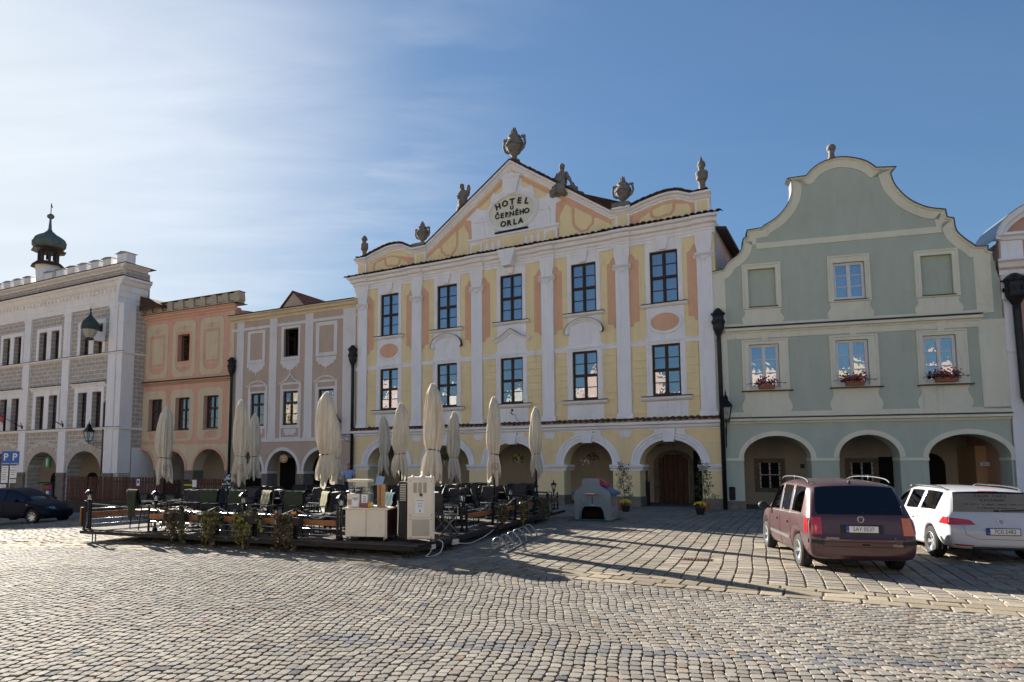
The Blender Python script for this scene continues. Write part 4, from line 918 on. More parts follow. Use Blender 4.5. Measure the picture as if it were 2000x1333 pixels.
    MB().box(9.52, 9.9, 1.98, 2.0, 1.72, 1.86).build('passage_sign', M['paper'], r); lettering('40 m', .09, M['ink'], r, (9.68, 1.975, 1.79))
    MB().box(3.16, 3.30, 1.2, 1.3, 1.62, 1.80).build('letter_box', M['black'], r)
    t = thing('ball_finial', 'stone ball finial on top of the green curved gable', 'finial', FG.world(4.62, -.15, 13.80), FG.ang)
    MB().lathe([(.16, 0), (.15, .1), (.11, .2), (.10, .34), (.13, .40)], n=12).build('pedestal', M['stone'], t, smooth=True); MB().ball((0, 0, .52), .17, n=14, m=10).build('ball', M['stone'], t, smooth=True)
build_green()
# ================================================================== pink house at the right edge
def build_pink():
    r = house('pink_house', 'pink house with a round gable at the right edge of the photo', 'house', FK); U1 = 6.5
    pp = [(0.5, -.5), (U1, -.5), (U1, 10.2)]+arc(3.4, 9.9, 2.75, 2.3, 8, 172, 20)+[(.5, 10.2)]
    MB().prism([(.50, -.5), (U1, -.5), (U1, 8.6), (.50, 8.6)], .0, 9).build('wall', M['pink'], r)
    MB().prism([(.55, 8.6), (U1, 8.6), (U1, 9.9)]+arc(3.4, 9.9, 2.75, 1.35, 0, 180, 20)+[(.55, 9.9)], .05, .5).build('gable_wall', M['pink'], r)
    MB().sweep(arc(3.4, 9.9, 2.75, 1.35, 180, 0, 24), [(0, -.05), (.1, -.05), (.16, .05), (.26, .12), (.3, .3), (0, .3)]).build('gable_cornice', M['white'], r)
    MB().sweep(arc(3.4, 9.9, 2.75, 1.35, 180, 0, 24), [(-1.6, .302), (.32, .302), (.32, .33), (-1.6, .33)]).build('roof_sheet', M['galv'], r)
    MB().box(.55, .98, -.06, .02, -.3, 7.7).build('pilaster', M['white'], r)
    MB().box(.51, 1.03, -.10, .02, 7.72, 8.05, .03).build('capital', M['white2'], r)
    MB().box(.53, 1.0, -.08, .6, 8.05, 8.62).build('pilaster_block', M['white'], r)
    MB().bar(.50, U1, [(0, 8.6), (.1, 8.62), (.12, 8.8), (.3, 8.86), (.38, 9.02), (.5, 9.08), (.5, 9.14), (0, 9.16)], .4).build('cornice', M['white'], r)
    MB().box(.62, 1.22, -.12, .55, 9.16, 9.88).build('attic_block', M['white'], r)
    MB().bar(.56, 1.28, [(0, 9.88), (.16, 9.9), (.22, 10.0), (.36, 10.04), (.36, 10.14), (0, 10.15)], .4).build('block_cap', M['white'], r)
    MB().box(.56, .619, -.12, 2.2, 9.16, 9.9).build('attic_side', M['white'], r)
    MB().bar(.5, U1, [(0, 5.72), (.06, 5.74), (.12, 5.84), (.12, 5.92), (0, 5.93)]).build('string_course', M['white'], r)
    MB().box(1.2, 2.6, -.04, .02, 4.0, 6.8).build('window_surround', M['white'], r)
build_pink()
# ================================================================== tan house
def build_tan():
    r = house('tan_house', 'beige brown narrow house with white painted pilasters and lunette hoods', 'house', FT); U0, U1 = -9.55, .0
    wins = [rect(-5.27, -4.16, 8.03, 9.70), rect(-7.80, -6.70, 4.05, 6.02), rect(-5.24, -4.13, 4.05, 6.02), rect(-2.62, -1.53, 4.03, 6.00)]
    wall(r, 'wall', M['tan'], rect(U0, U1, 2.9, 10.5), wins, .4)
    A = [(-9.0, -6.72, 1.39, 2.60), (-6.32, -4.02, 1.39, 2.60), (-3.66, -1.50, 1.39, 2.58), (-1.3, -.05, 1.39, 2.2)]
    A = [(-9.0, -6.75, 1.39, 2.56), (-6.36, -4.03, 1.39, 2.60), (-3.62, -1.05, 1.39, 2.62)]
    P = [(U0, -.4)]
    for a, b, s, t in A: P += [(a, -.4)]+arch_hole(a, b, s, t)[1:-1]+[(b, -.4)]
    wall(r, 'arcade_front', M['tan'], P+[(U1, -.4), (U1, 2.9), (U0, 2.9)], [], .8)
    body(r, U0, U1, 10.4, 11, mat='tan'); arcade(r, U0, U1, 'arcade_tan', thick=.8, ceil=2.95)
    MB().add([(U0, .1, 10.86), (U1, .1, 10.86), (U1, 6, 12.0), (U0, 6, 12.0), (U1, 11.4, 10.6), (U0, 11.4, 10.6), (U0, .1, 10.5), (U1, .1, 10.5)], [(0, 1, 2, 3), (3, 2, 4, 5), (6, 7, 1, 0), (0, 3, 5, 6), (1, 7, 4, 2), (6, 5, 4, 7)]).build('roof', M['tile2'], r)
    MB().bar(U0-.04, U1+.03, [(0, 10.42), (.04, 10.43), (.06, 10.56), (.18, 10.62), (.22, 10.74), (.34, 10.78), (.34, 10.84), (0, 10.86)], .0).build('eaves_cornice', M['cream_peach'], r)
    MB().box(U0-.04, U1+.03, -.38, .1, 10.862, 10.89).build('eaves_flashing', M['flash'], r)
    W2 = M['tanwhite']
    for c, w in ((-8.76, .29), (-6.08, .29), (-3.36, .29), (-.50, .43)):
        MB().box(c-w, c+w, -.045, .01, 3.31, 10.42, .008).build('pilaster', W2, r)
        MB().box(c-w-.03, c+w+.03, -.06, .01, 3.31, 3.62, .01).build('pilaster_base', W2, r)
    MB().box(U0, U1, -.035, .01, 9.90, 10.06).build('frieze_strip', W2, r)
    MB().box(U0, U1, -.06, .01, 3.10, 3.305).build('string_course', W2, r)
    def frame(x0, x1, z0, z1, hole, nm='window_surround'): wall(r, nm, W2, rect(x0, x1, z0, z1), [hole], .04, .035)
    frame(-8.16, -6.74, 7.84, 9.80, rect(-7.93, -6.94, 8.03, 9.66)); frame(-5.46, -4.02, 7.84, 9.84, wins[0]); frame(-2.86, -1.34, 7.88, 9.82, rect(-2.62, -1.58, 8.08, 9.62))
    for c in (-7.45, -4.76, -2.10):                                  # hanging lambrequin ornaments
        p = [(c-.74, 7.82), (c-.70, 7.58), (c-.60, 7.62), (c-.50, 7.35), (c-.42, 7.46), (c-.22, 7.28), (c-.06, 7.28), (c, 7.06), (c+.06, 7.28), (c+.22, 7.28), (c+.42, 7.46), (c+.50, 7.35), (c+.60, 7.62), (c+.70, 7.58), (c+.74, 7.82)]
        MB().prism(p, -.035, .005).build('lambrequin', W2, r)
    # middle open window: dark room, one casement swung in
    MB().box(-5.3, -4.1, .9, .95, 7.95, 9.8).build('room_dark', M['dark'], r)
    MB().prism(rect(-5.25, -4.18, 8.04, 9.69), .10, .18, [rect(-5.19, -4.24, 8.10, 9.63)]).build('window_frame', M['frame_brown'], r)
    MB().prism(rect(0, .5, 8.1, 9.62), -.02, .02, [rect(.05, .45, 8.15, 8.62), rect(.05, .45, 8.66, 9.1), rect(.05, .45, 9.14, 9.57)]).xf(Matrix.Translation((-5.19, .2, 0)) @ Matrix.Rotation(R(72), 4, 'Z')).build('casement', M['frame_brown'], r)
    for i, (c, x) in enumerate(((-7.25, wins[1]), (-4.68, wins[2]), (-2.07, wins[3]))):
        hw = .82; P_ = rect(c-hw, c+hw, 3.70 if i == 1 else 3.5, 6.42)
        wall(r, 'window_surround', W2, rect(c-.78, c+.78, 3.31, 6.52), [x, rect(c-.62, c+.62, 6.13, 6.40), rect(c-.66, c+.66, 3.36, 3.88)], .04, .03)
        if i == 1: pth = [(c-.86, 6.46), (c-.60, 6.54), (c-.36, 6.66), (c-.14, 6.84), (c, 7.02), (c+.14, 6.84), (c+.36, 6.66), (c+.60, 6.54), (c+.86, 6.46)]
        else: pth = [(c-.86, 6.44), (c-.66, 6.46)]+arc(c, 6.46, .62, .26, 170, 10, 10)+[(c+.66, 6.46), (c+.86, 6.44)]
        MB().prism([(pth[0][0]+.08, 6.42)]+[(pth[-1][0]-.08, 6.42)]+[(x_, z_-.02) for x_, z_ in pth[::-1][1:-1]], -.02, 0).build('lunette', M['tan'], r)
        MB().sweep(pth, [(.02, -.05), (.07, -.05), (.11, .0), (.11, .04), (.02, .04)]).build('hood_mould', W2, r)
        MB().prism([(c-.46, 3.84), (c-.46, 3.62), (c-.36, 3.6), (c-.34, 3.5), (c-.18, 3.46), (c, 3.52), (c+.18, 3.46), (c+.34, 3.5), (c+.36, 3.6), (c+.46, 3.62), (c+.46, 3.84)], -.03, 0).build('shield_panel', W2, r)
        window(r, x[0][0]+.01, x[1][0]-.01, x[0][1]+.01, x[2][1]-.01, .12, 2, 3, 'frame_brown', 'curtain' if i == 1 else None, heavy=.66)
    for a, b, s, t in A:
        c = (a+b)/2; MB().sweep(arc(c, s, (b-a)/2, t-s, 180, 0, 24), [(.0, -.01), (.035, -.01), (.035, .18), (.0, .18)]).build('archivolt', W2, r)
    for a, b in ((U0, -9.0), (-6.75, -6.36), (-4.03, -3.62), (-1.05, -.02)):
        MB().box(a-.05, b+.05, -.04, .82, 1.26, 1.40).build('impost', W2, r)
        MB().box(a-.04, b+.04, -.05, .84, -.35, 1.255, .03).build('stone_pier', M['pier'], r)
    # small gabled dormer on the roof
    MB().prism([(-5.85, 10.9), (-3.86, 10.9), (-4.86, 11.88)], .25, 3.4).build('dormer_wall', M['tan'], r)
    for s_ in (-1, 1):
        MB().add([(-4.86, .15, 11.94), (-4.86, 3.6, 11.94), (-4.86+s_*1.08, 3.6, 10.88), (-4.86+s_*1.08, .15, 10.88), (-4.86, .15, 12.0), (-4.86, 3.6, 12.0), (-4.86+s_*1.12, 3.6, 10.92), (-4.86+s_*1.12, .15, 10.92)], [(0, 1, 2, 3), (4, 7, 6, 5), (0, 3, 7, 4), (1, 5, 6, 2), (3, 2, 6, 7), (0, 4, 5, 1)]).build('dormer_roof', M['tile2'], r)
    # shop doors and board signs in the passage
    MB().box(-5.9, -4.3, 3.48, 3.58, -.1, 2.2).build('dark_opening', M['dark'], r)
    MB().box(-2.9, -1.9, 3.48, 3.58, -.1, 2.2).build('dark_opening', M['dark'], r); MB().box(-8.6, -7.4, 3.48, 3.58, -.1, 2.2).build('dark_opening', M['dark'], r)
build_tan()
# ================================================================== peach house
def build_peach():
    r = house('peach_house', 'peach coloured house with cream panels and a merlon parapet', 'house', FP); U0, U1 = -8.95, -.05
    wu = rect(-5.03, -3.95, 8.42, 10.17)
    wl = [rect(-7.54, -6.25, 4.0, 6.05), rect(-5.03, -3.74, 4.0, 6.06), rect(-2.50, -1.22, 4.02, 6.08)]
    wall(r, 'wall', M['peach'], rect(U0, U1, 3.08, 11.5), [wu]+wl, .5)
    A = [(-9.50, -6.80, 1.44, 2.76), (-6.30, -3.96, 1.44, 2.64), (-3.26, -.55, 1.44, 2.76)]
    P = [(-9.8, -.9)]
    for a, b, s, t in A: P += [(a, -.9)]+arch_hole(a, b, s, t)[1:-1]+[(b, -.9)]
    wall(r, 'arcade_front', M['cream_peach'], P+[(U1, -.9), (U1, 3.08), (-9.8, 3.08)], [], .8)
    body(r, U0, U1, 11.4, 11, mat='peach'); arcade(r, U0-1, U1, 'arcade_tan', thick=.8, ceil=2.95, floor=-.5)
    MB().add([(U0, .6, 11.4), (U1, .6, 11.4), (U1, 6, 11.9), (U0, 6, 11.9), (U1, 11.4, 11.2), (U0, 11.4, 11.2)], [(0, 1, 2, 3), (3, 2, 4, 5), (0, 3, 5), (1, 4, 2)]).build('roof', M['tile'], r)
    MB().box(U0-.0, U1, -.02, .0, 3.08, 3.26).build('band', M['peach'], r)
    MB().bar(U0, U1+.12, [(0, 11.30), (.05, 11.32), (.06, 11.42), (.16, 11.48), (.18, 11.58), (.28, 11.62), (.28, 11.68), (0, 11.69)], .2).build('cornice', M['peach'], r)
    MB().box(U0, U1+.42, -.32, .6, 11.692, 11.715).build('cornice_flashing', M['flash'], r)
    MB().bar(U0, U1-.05, [(0, 6.92), (.05, 6.93), (.08, 7.02), (.16, 7.06), (.18, 7.15), (0, 7.2)]).build('string_course', M['oldorange'], r)
    MB().box(U0, U1-.05, -.19, .0, 7.2, 7.225).build('string_flashing', M['flash'], r)
    MB().box(U1-.34, U1+.0, -.03, .0, 3.3, 11.28).build('quoin_strip', M['cream_peach'], r); MB().box(U0, U0+.42, -.03, .0, 3.3, 10.9).build('quoin_strip', M['cream_peach'], r)
    # parapet with scooped merlons
    MB().box(U0, U1+.40, -.12, .35, 11.716, 11.86).build('parapet', M['merlon'], r)
    n = 10; st = (U1+.40-U0-.42)/(n-1)
    for i in range(n):
        u = U0+i*st; MB().prism([(u-.0, 11.862), (u+.50, 11.862), (u+.46, 12.15), (u+.42, 12.42), (u+.0, 12.42), (u-.05, 12.2)] if i else [(u, 11.862), (u+.5, 11.862), (u+.42, 12.42), (u, 12.42)], -.12, .35).build('merlon', M['merlon'], r)
        if i < n-1: MB().box(u+.44, u+st, .0, .30, 11.862, 12.38).build('merlon_infill', M['fog'], r); MB().box(u+.52, u+st-.06, -.14, .0, 11.862, 11.89).build('merlon_tile', M['tile'], r)
    MB().box(U0-.02, U1+.44, -.16, .4, 12.42, 12.45).build('parapet_coping', M['tile'], r)
    Cp = M['cream_peach']
    for x0, x1, inner in ((-8.0, -5.90, rect(-7.60, -6.16, 8.15, 10.28)), (-5.46, -3.38, rect(-5.15, -3.70, 8.15, 10.34)), (-2.96, -.94, rect(-2.66, -1.24, 8.15, 10.32))):
        c = (x0+x1)/2
        lower = [(inner[0][0], 8.12), (inner[0][0]+.12, 7.92)]+[(c-.30, 7.72), (c-.08, 7.74), (c, 7.66), (c+.08, 7.74), (c+.30, 7.72)]+[(inner[1][0]-.12, 7.92), (inner[1][0], 8.12)]
        wall(r, 'panel', Cp, notched(x0, x1, 7.42, 11.04, .24), [rect(inner[0][0], inner[1][0], 8.16, inner[2][1]), lower[::-1] if False else lower], .02, .018)
        if inner[0][0] != -5.15: MB().box(inner[0][0]+.20, inner[1][0]-.18, -.015, .0, 8.36, inner[2][1]-.20).build('inner_panel', Cp, r)
        orn = MB(); z = 10.52                                    # painted scroll ornament in low relief
        for s_ in (-1, 1):
            for k, (rx, rz, ox) in enumerate(((.26, .11, .36), (.13, .09, .17))):
                orn.tube([(c+s_*(ox+rx*math.cos(t)), -.02, z+rz*math.sin(t)+.05*k) for t in [PI*1.8*q/14 for q in range(15)]], .012, 4)
        orn.tube([(c-.05, -.02, z-.16), (c+.05, -.02, z), (c, -.02, z+.24), (c-.05, -.02, z), (c+.05, -.02, z-.16)], .018, 4)
        orn.build('scroll_ornament', M['peach'], r)
    for x0, x1, w_ in ((-8.1, -5.88, wl[0]), (-5.46, -3.37, wl[1]), (-2.98, -.86, wl[2])):
        c = (w_[0][0]+w_[1][0])/2
        wall(r, 'panel', Cp, notched(x0, x1, 3.30, 6.58, .24), [w_, notched(c-.54, c+.54, 3.44, 3.88, .10)], .02, .018)
        MB().box(w_[0][0]-.06, w_[1][0]+.04, -.05, .30, 3.96, 3.998).build('window_sill', M['flash'], r)
        window(r, w_[0][0]+.02, w_[1][0]-.02, w_[0][1]+.01, w_[2][1]-.01, .32, 2, 3, 'frame_brown', None, heavy=.62)
    MB().box(wu[0][0]-.05, wu[1][0]+.05, .9, .95, 8.3, 10.3).build('room_dark', M['dark'], r)
    MB().prism(rect(0, .36, 8.46, 10.12), -.02, .02, [rect(.05, .31, 8.52, 10.06)]).xf(Matrix.Translation((-4.98, .3, 0)) @ Matrix.Rotation(R(65), 4, 'Z')).build('casement', M['frame_brown'], r)
    for a, b, s, t in A:
        c = (a+b)/2; MB().sweep(arc(c, s, (b-a)/2, t-s, 180, 0, 24), [(.0, -.01), (.03, -.01), (.03, .17), (.0, .17)]).build('archivolt', M['peach'], r)
    for a, b in ((-6.80, -6.30), (-3.96, -3.26), (-.55, -.07)):
        MB().box(a-.03, b+.03, -.03, .84, -.95, 1.43, .03).build('stone_pier', M['pier'], r)
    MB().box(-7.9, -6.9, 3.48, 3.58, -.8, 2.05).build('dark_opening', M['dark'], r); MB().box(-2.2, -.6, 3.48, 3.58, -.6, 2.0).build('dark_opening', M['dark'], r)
    MB().box(-1.1, -.75, 3.40, 3.44, .9, 1.3).build('notice', M['paper'], r)
    MB().box(-3.6, -.3, .1, .5, .40, .46).build('counter_top', M['cream_peach'], r)
build_peach()
# ================================================================== white renaissance house
def build_white():
    r = house('white_renaissance_house', 'white corner house with scratched block plaster, battlements and onion turret', 'house', FW)
    W_ = M['white2']; U0, U1 = -20.5, -.0
    PCs = [-.98, -6.03, -10.87, -15.75]; side_d = 1.9
    dbl = []
    for k, p in enumerate(PCs[:-1]):
        q = PCs[k+1]; c = (p+q)/2+.02
        for a in (-.92, .44): dbl.append((c+a-.02, c+a+.48+.42-.38, k))
    uw = [(-3.40, -2.6), (-4.55, -3.39)]
    holes = []; units = []
    for k in range(3):
        cc = [-3.42, -8.34, -13.05][k]
        for o in (-1.22, .26):
            if k == 0 and o > 0: units.append((cc+o+.1, cc+o+.96, 9.12, 11.20, True)); holes.append(rect(cc+o, cc+o+.96, 9.10, 11.20)); continue
            holes.append(rect(cc+o, cc+o+.96, 9.10, 11.22)); units.append((cc+o+.02, cc+o+.95, 9.11, 11.20, k == 0))
        for o in (-1.24, .32):
            c2 = [-3.36, -8.30, -13.0][k]; holes.append(rect(c2+o, c2+o+1.0, 4.25, 6.62)); units.append((c2+o+.02, c2+o+.99, 4.26, 6.60, False))
    wall(r, 'wall', M['sgraffito'], rect(U0, U1, 2.9, 12.3), holes, .6)
    A = [(-5.47, -1.80, 1.22, 2.68), (-10.19, -6.63, 1.22, 2.66), (-15.0, -11.42, 1.22, 2.64), (-19.7, -16.2, 1.22, 2.64)]
    P = [(U0, -1.3)]
    for a, b, s, t in sorted(A): P += [(a, -1.3)]+arch_hole(a, b, s, t, n=24)[1:-1]+[(b, -1.3)]
    wall(r, 'arcade_front', M['sgraffito'], P+[(U1, -1.3), (U1, 2.9), (U0, 2.9)], [], .9)
    for u in units: window(r, u[0], u[1], u[2], u[3], .34, 2, 4, 'frame_brown', 'curtain' if rng.random() < .5 else None)
    for a, b, s, t in A:                                            # radiating scratched voussoirs
        c = (a+b)/2; rx = (b-a)/2; rz = t-s
        for k in range(17):
            t0 = R(180*k/17+.9); t1 = R(180*(k+1)/17-.9); f = 1.34+.10*(k % 2)
            MB().prism([(c+rx*1.0*math.cos(t0), s+rz*math.sin(t0)), (c+rx*f*math.cos(t0), s+rz*f*math.sin(t0)), (c+rx*f*math.cos(t1), s+rz*f*math.sin(t1)), (c+rx*math.cos(t1), s+rz*math.sin(t1))], -.02, -.004).build('voussoir', M['fog'], r)
        MB().sweep(arc(c, s, rx, rz, 180, 0, 24), [(-.0, -.0), (.012, .0), (.012, rx*.42), (0, rx*.42)]).build('arch_ground', M['sgraffito_joint'], r)
    for k in range(3):
        cc = [-3.42, -8.34, -13.05][k]; hs = [h for h in holes if abs((h[0][0]+h[1][0])/2-cc) < 1.6 and h[0][1] > 9]
        wall(r, 'window_surround', W_, rect(cc-1.52, cc+1.50, 9.10, 11.50), [rect(h[0][0], h[1][0], 9.10+.001, h[2][1]) for h in hs], .05, .04)
        c2 = [-3.36, -8.30, -13.0][k]; hs = [h for h in holes if abs((h[0][0]+h[1][0])/2-c2) < 1.6 and h[0][1] < 9]
        wall(r, 'window_surround', W_, rect(c2-1.62, c2+1.60, 4.24, 6.98), [rect(h[0][0], h[1][0], 4.26, h[2][1]) for h in hs], .05, .045)
        MB().bar(c2-1.84, c2+1.84, [(0, 6.98), (.08, 6.99), (.12, 7.1), (.22, 7.14), (.22, 7.22), (0, 7.25)], .3).build('window_hood', W_, r)
        MB().box(c2-1.90, c2+1.90, -.27, .0, 7.252, 7.275).build('hood_flashing', M['flash'], r)
    for c in PCs+[-20.2]:
        MB().box(c-.40, c+.40, -.14, .01, 4.22, 9.0).box(c-.40, c+.40, -.14, .01, 9.12, 12.1).box(c-.42, c+.42, -.16, .01, 1.24, 4.06).build('pilaster', W_, r)
        MB().box(c-.46, c+.46, -.19, .01, 12.1, 12.3, .02).build('pilaster_cap', W_, r)
        MB().box(c-.50, c+.50, -.20, .93, 1.0, 1.235, .03).build('impost', M['pier'], r); MB().box(c-.46, c+.46, -.18, .92, -1.2, .998, .03).build('stone_pier', M['pier'], r)
    MB().box(-.56, .001, -.08, .01, 1.24, 12.3).build('corner_strip', W_, r)
    MB().bar(U0, U1+.04, [(0, 8.98), (.12, 9.0), (.2, 9.04), (.2, 9.12), (0, 9.13)], .4).build('string_course', W_, r); MB().bar(U0, U1+.04, [(0, 4.02), (.14, 4.04), (.2, 4.12), (.2, 4.21), (0, 4.22)], .4).build('string_course', W_, r)
    MB().box(U0, U1+.1, -.23, .0, 9.131, 9.15).build('string_flashing', M['flash'], r); MB().box(U0, U1+.1, -.23, .0, 4.221, 4.24).build('string_flashing', M['flash'], r)
    MB().bar(U0, U1+.03, [(0, 12.3), (.06, 12.31), (.06, 12.62), (.1, 12.66), (.1, 13.0), (.18, 13.1), (.2, 13.42), (.34, 13.5), (.5, 13.72), (.62, 13.78), (.62, 13.92), (0, 13.94)], 1).build('main_cornice', W_, r)
    for k in range(46): MB().box(-.35-k*.44-.2, -.35-k*.44, -.30, -.1, 13.14, 13.38, .03).build('dentil', W_, r)
    MB().box(U0, U1+.68, -.72, .3, 13.941, 13.97).build('cornice_flashing', M['tile'], r)
    MB().box(U0, U1, -.05, 1.6, 13.97, 14.70).build('attic_wall', M['sgraffito'], r)
    MB().bar(U0, U1+.02, [(.05, 14.6), (.1, 14.62), (.14, 14.7), (.34, 14.8), (.4, 14.88), (0, 14.89)], 1).build('attic_cornice', W_, r); MB().box(U0, U1+.46, -.46, 1.9, 14.891, 14.915).build('attic_flashing', M['tile'], r)
    MB().box(U0, U1-.02, -.02, .6, 14.916, 15.05).build('parapet', W_, r)
    x = -.75; MB().box(-1.05, U1-.02, -.02, .62, 15.051, 15.72).build('merlon', W_, r); MB().prism([(-1.17, 15.72), (.1, 15.72), (-.53, 15.86)], -.14, .74).build('merlon_cap', M['galv'], r)
    for k in range(13):
        x = -2.55-k*1.345; 
        if -10.9 < x < -9.5: continue
        MB().box(x, x+.86, -.02, .46, 15.051, 15.58).build('merlon', W_, r); MB().prism([(x-.1, 15.58), (x+.96, 15.58), (x+.96, 15.62), (x+.43, 15.68), (x-.1, 15.62)], -.14, .58).build('merlon_cap', M['galv'], r)
        MB().box(x-.42, x-.06, -.14, .62, 15.052, 15.075).build('merlon_tile', M['tile'], r)
    # right hand return: pilaster, scratched plaster and arch of the passage
    sd = MB().box(.002, .03, .0, 1.75, 2.9, 13.9).box(.002, .03, 1.75, 9.0, 2.9, 11.6); sd.build('side_wall', M['sgraffito_side'], r)
    MB().box(.031, .05, -.12, .78, 1.24, 12.3).build('side_pilaster', W_, r)
    MB().box(.03, .20, -.2, 2.2, 9.0, 9.1).build('side_string', W_, r); MB().box(.03, .16, -.2, 2.2, 4.05, 4.2).build('side_string', W_, r)
    cm = Matrix.Translation((.0, 0, 0)) @ Matrix.Rotation(PI/2, 4, 'Z')
    MB().bar(-.60, 1.5, [(0, 12.3), (.06, 12.31), (.06, 12.62), (.1, 12.66), (.1, 13.0), (.18, 13.1), (.2, 13.42), (.34, 13.5), (.5, 13.72), (.62, 13.78), (.62, 13.92), (0, 13.94)], 0).xf(cm).build('side_cornice', W_, r)
    MB().bar(-.40, 1.5, [(.02, 14.6), (.08, 14.62), (.14, 14.7), (.34, 14.8), (.4, 14.88), (0, 14.89)], 0).xf(cm).build('side_attic_cornice', W_, r)
    MB().box(.0, .66, .3, 1.5, 13.941, 13.97).build('side_flashing', M['tile'], r)
    MB().box(-.02, .02, .9, 9, -1.2, 2.9).build('side_wall', W_, r)
    MB().box(U0, U0+.4, .6, 9, -1, 11.6).box(U0, U1, 9, 9.3, -1, 11.6).box(U0, U1, 1.62, 1.75, 11.6, 14.6).build('back_wall', M['fog'], r)
    MB().add([(U0, 1.76, 11.9), (U1, 1.76, 11.9), (U1, 5.5, 12.0), (U0, 5.5, 12.0), (U1, 10, 11.6), (U0, 10, 11.6), (U0, 10, 11.5), (U1, 10, 11.5)], [(0, 1, 2, 3), (3, 2, 4, 5), (5, 4, 7, 6), (1, 7, 4, 2), (0, 3, 5, 6)]).build('roof', M['tile'], r)
    MB().add([(.04, 1.0, 13.0), (2.1, 1.0, 12.2), (2.1, 7, 12.2), (.04, 7, 13.0), (.04, 1.0, 12.0), (2.1, 1.0, 12.0), (2.1, 7, 12.0), (.04, 7, 12.0)], [(0, 1, 2, 3), (0, 4, 5, 1), (1, 5, 6, 2), (3, 2, 6, 7)]).build('side_roof', M['tile'], r)
    arcade(r, U0, U1, 'arcade_tan', thick=.9, ceil=2.95, depth=4.2, floor=-.8)
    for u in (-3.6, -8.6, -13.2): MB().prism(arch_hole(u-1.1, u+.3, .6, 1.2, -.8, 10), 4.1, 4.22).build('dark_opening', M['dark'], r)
    MB().box(-2.9, -1.9, 4.1, 4.22, -.8, 1.0).build('shop_door', M['frame_brown'], r)
    # turret: round corbelled shaft, open lantern, copper onion
    T = bpy.data.objects.new('turret', MB().lathe([(.56, 13.98), (.62, 14.7), (.74, 14.9), (.78, 14.98), (.70, 15.0), (.76, 15.7), (.84, 16.25), (.82, 16.4)], (-10.0, .55, 0), 20).mesh('turret', W_, auto=40)); COL.objects.link(T); T.parent = r
    MB().lathe([(.9, 16.36), (1.14, 16.25), (1.16, 16.29), (.8, 16.62), (.5, 16.72)], (-10.0, .55, 0), 8).build('turret_skirt', M['tile'], T)
    for k in range(8):
        a = PI/8+k*PI/4; MB().obox((-10.0+.62*math.cos(a), .55+.62*math.sin(a), 17.0), a, .15, .17, .85).build('lantern_post', M['flash'], T)
    MB().lathe([(.68, 17.325000000000003), (.85, 17.4), (1.17, 17.46), (1.19, 17.48), (.88, 17.6), (.7, 17.652)], (-10.0, .55, 0), 8).build('lantern_eaves', M['flash'], T)
    ons = MB().lathe([(.72, 17.61), (.98, 17.717), (1.12, 17.925), (1.13, 18.14), (1.0, 18.38), (.72, 18.588), (.42, 18.757), (.22, 18.952), (.12, 19.18), (.08, 19.732), (.07, 19.96)], (-10.0, .55, 0), 16)
    ons.build('onion', M['verdigris'], T, auto=18)
    rb = MB()
    for k in range(8):
        a = 2*PI*k/8; rb.tube([(-10+q*math.cos(a), .55+q*math.sin(a), z) for q, z in [(.99, 17.717), (1.13, 17.925), (1.14, 18.14), (1.01, 18.38), (.73, 18.588), (.43, 18.757), (.23, 18.952)]], .03, 4)
    rb.build('seam', M['verdigris'], T)
    MB().ball((-10, .55, 20.155), .25, .25, .20, 14, 10).build('ball', M['verdigris'], T, smooth=True); MB().tube([(-10, .55, 20.317), (-10, .55, 21.162)], .03, 5).build('spire', M['iron'], T)
    MB().prism([(-9.98, 20.869), (-9.72, 20.739), (-9.82, 20.837), (-9.92, 21.032), (-9.98, 21.064)], .54, .56).build('vane', M['iron'], T)
build_white()
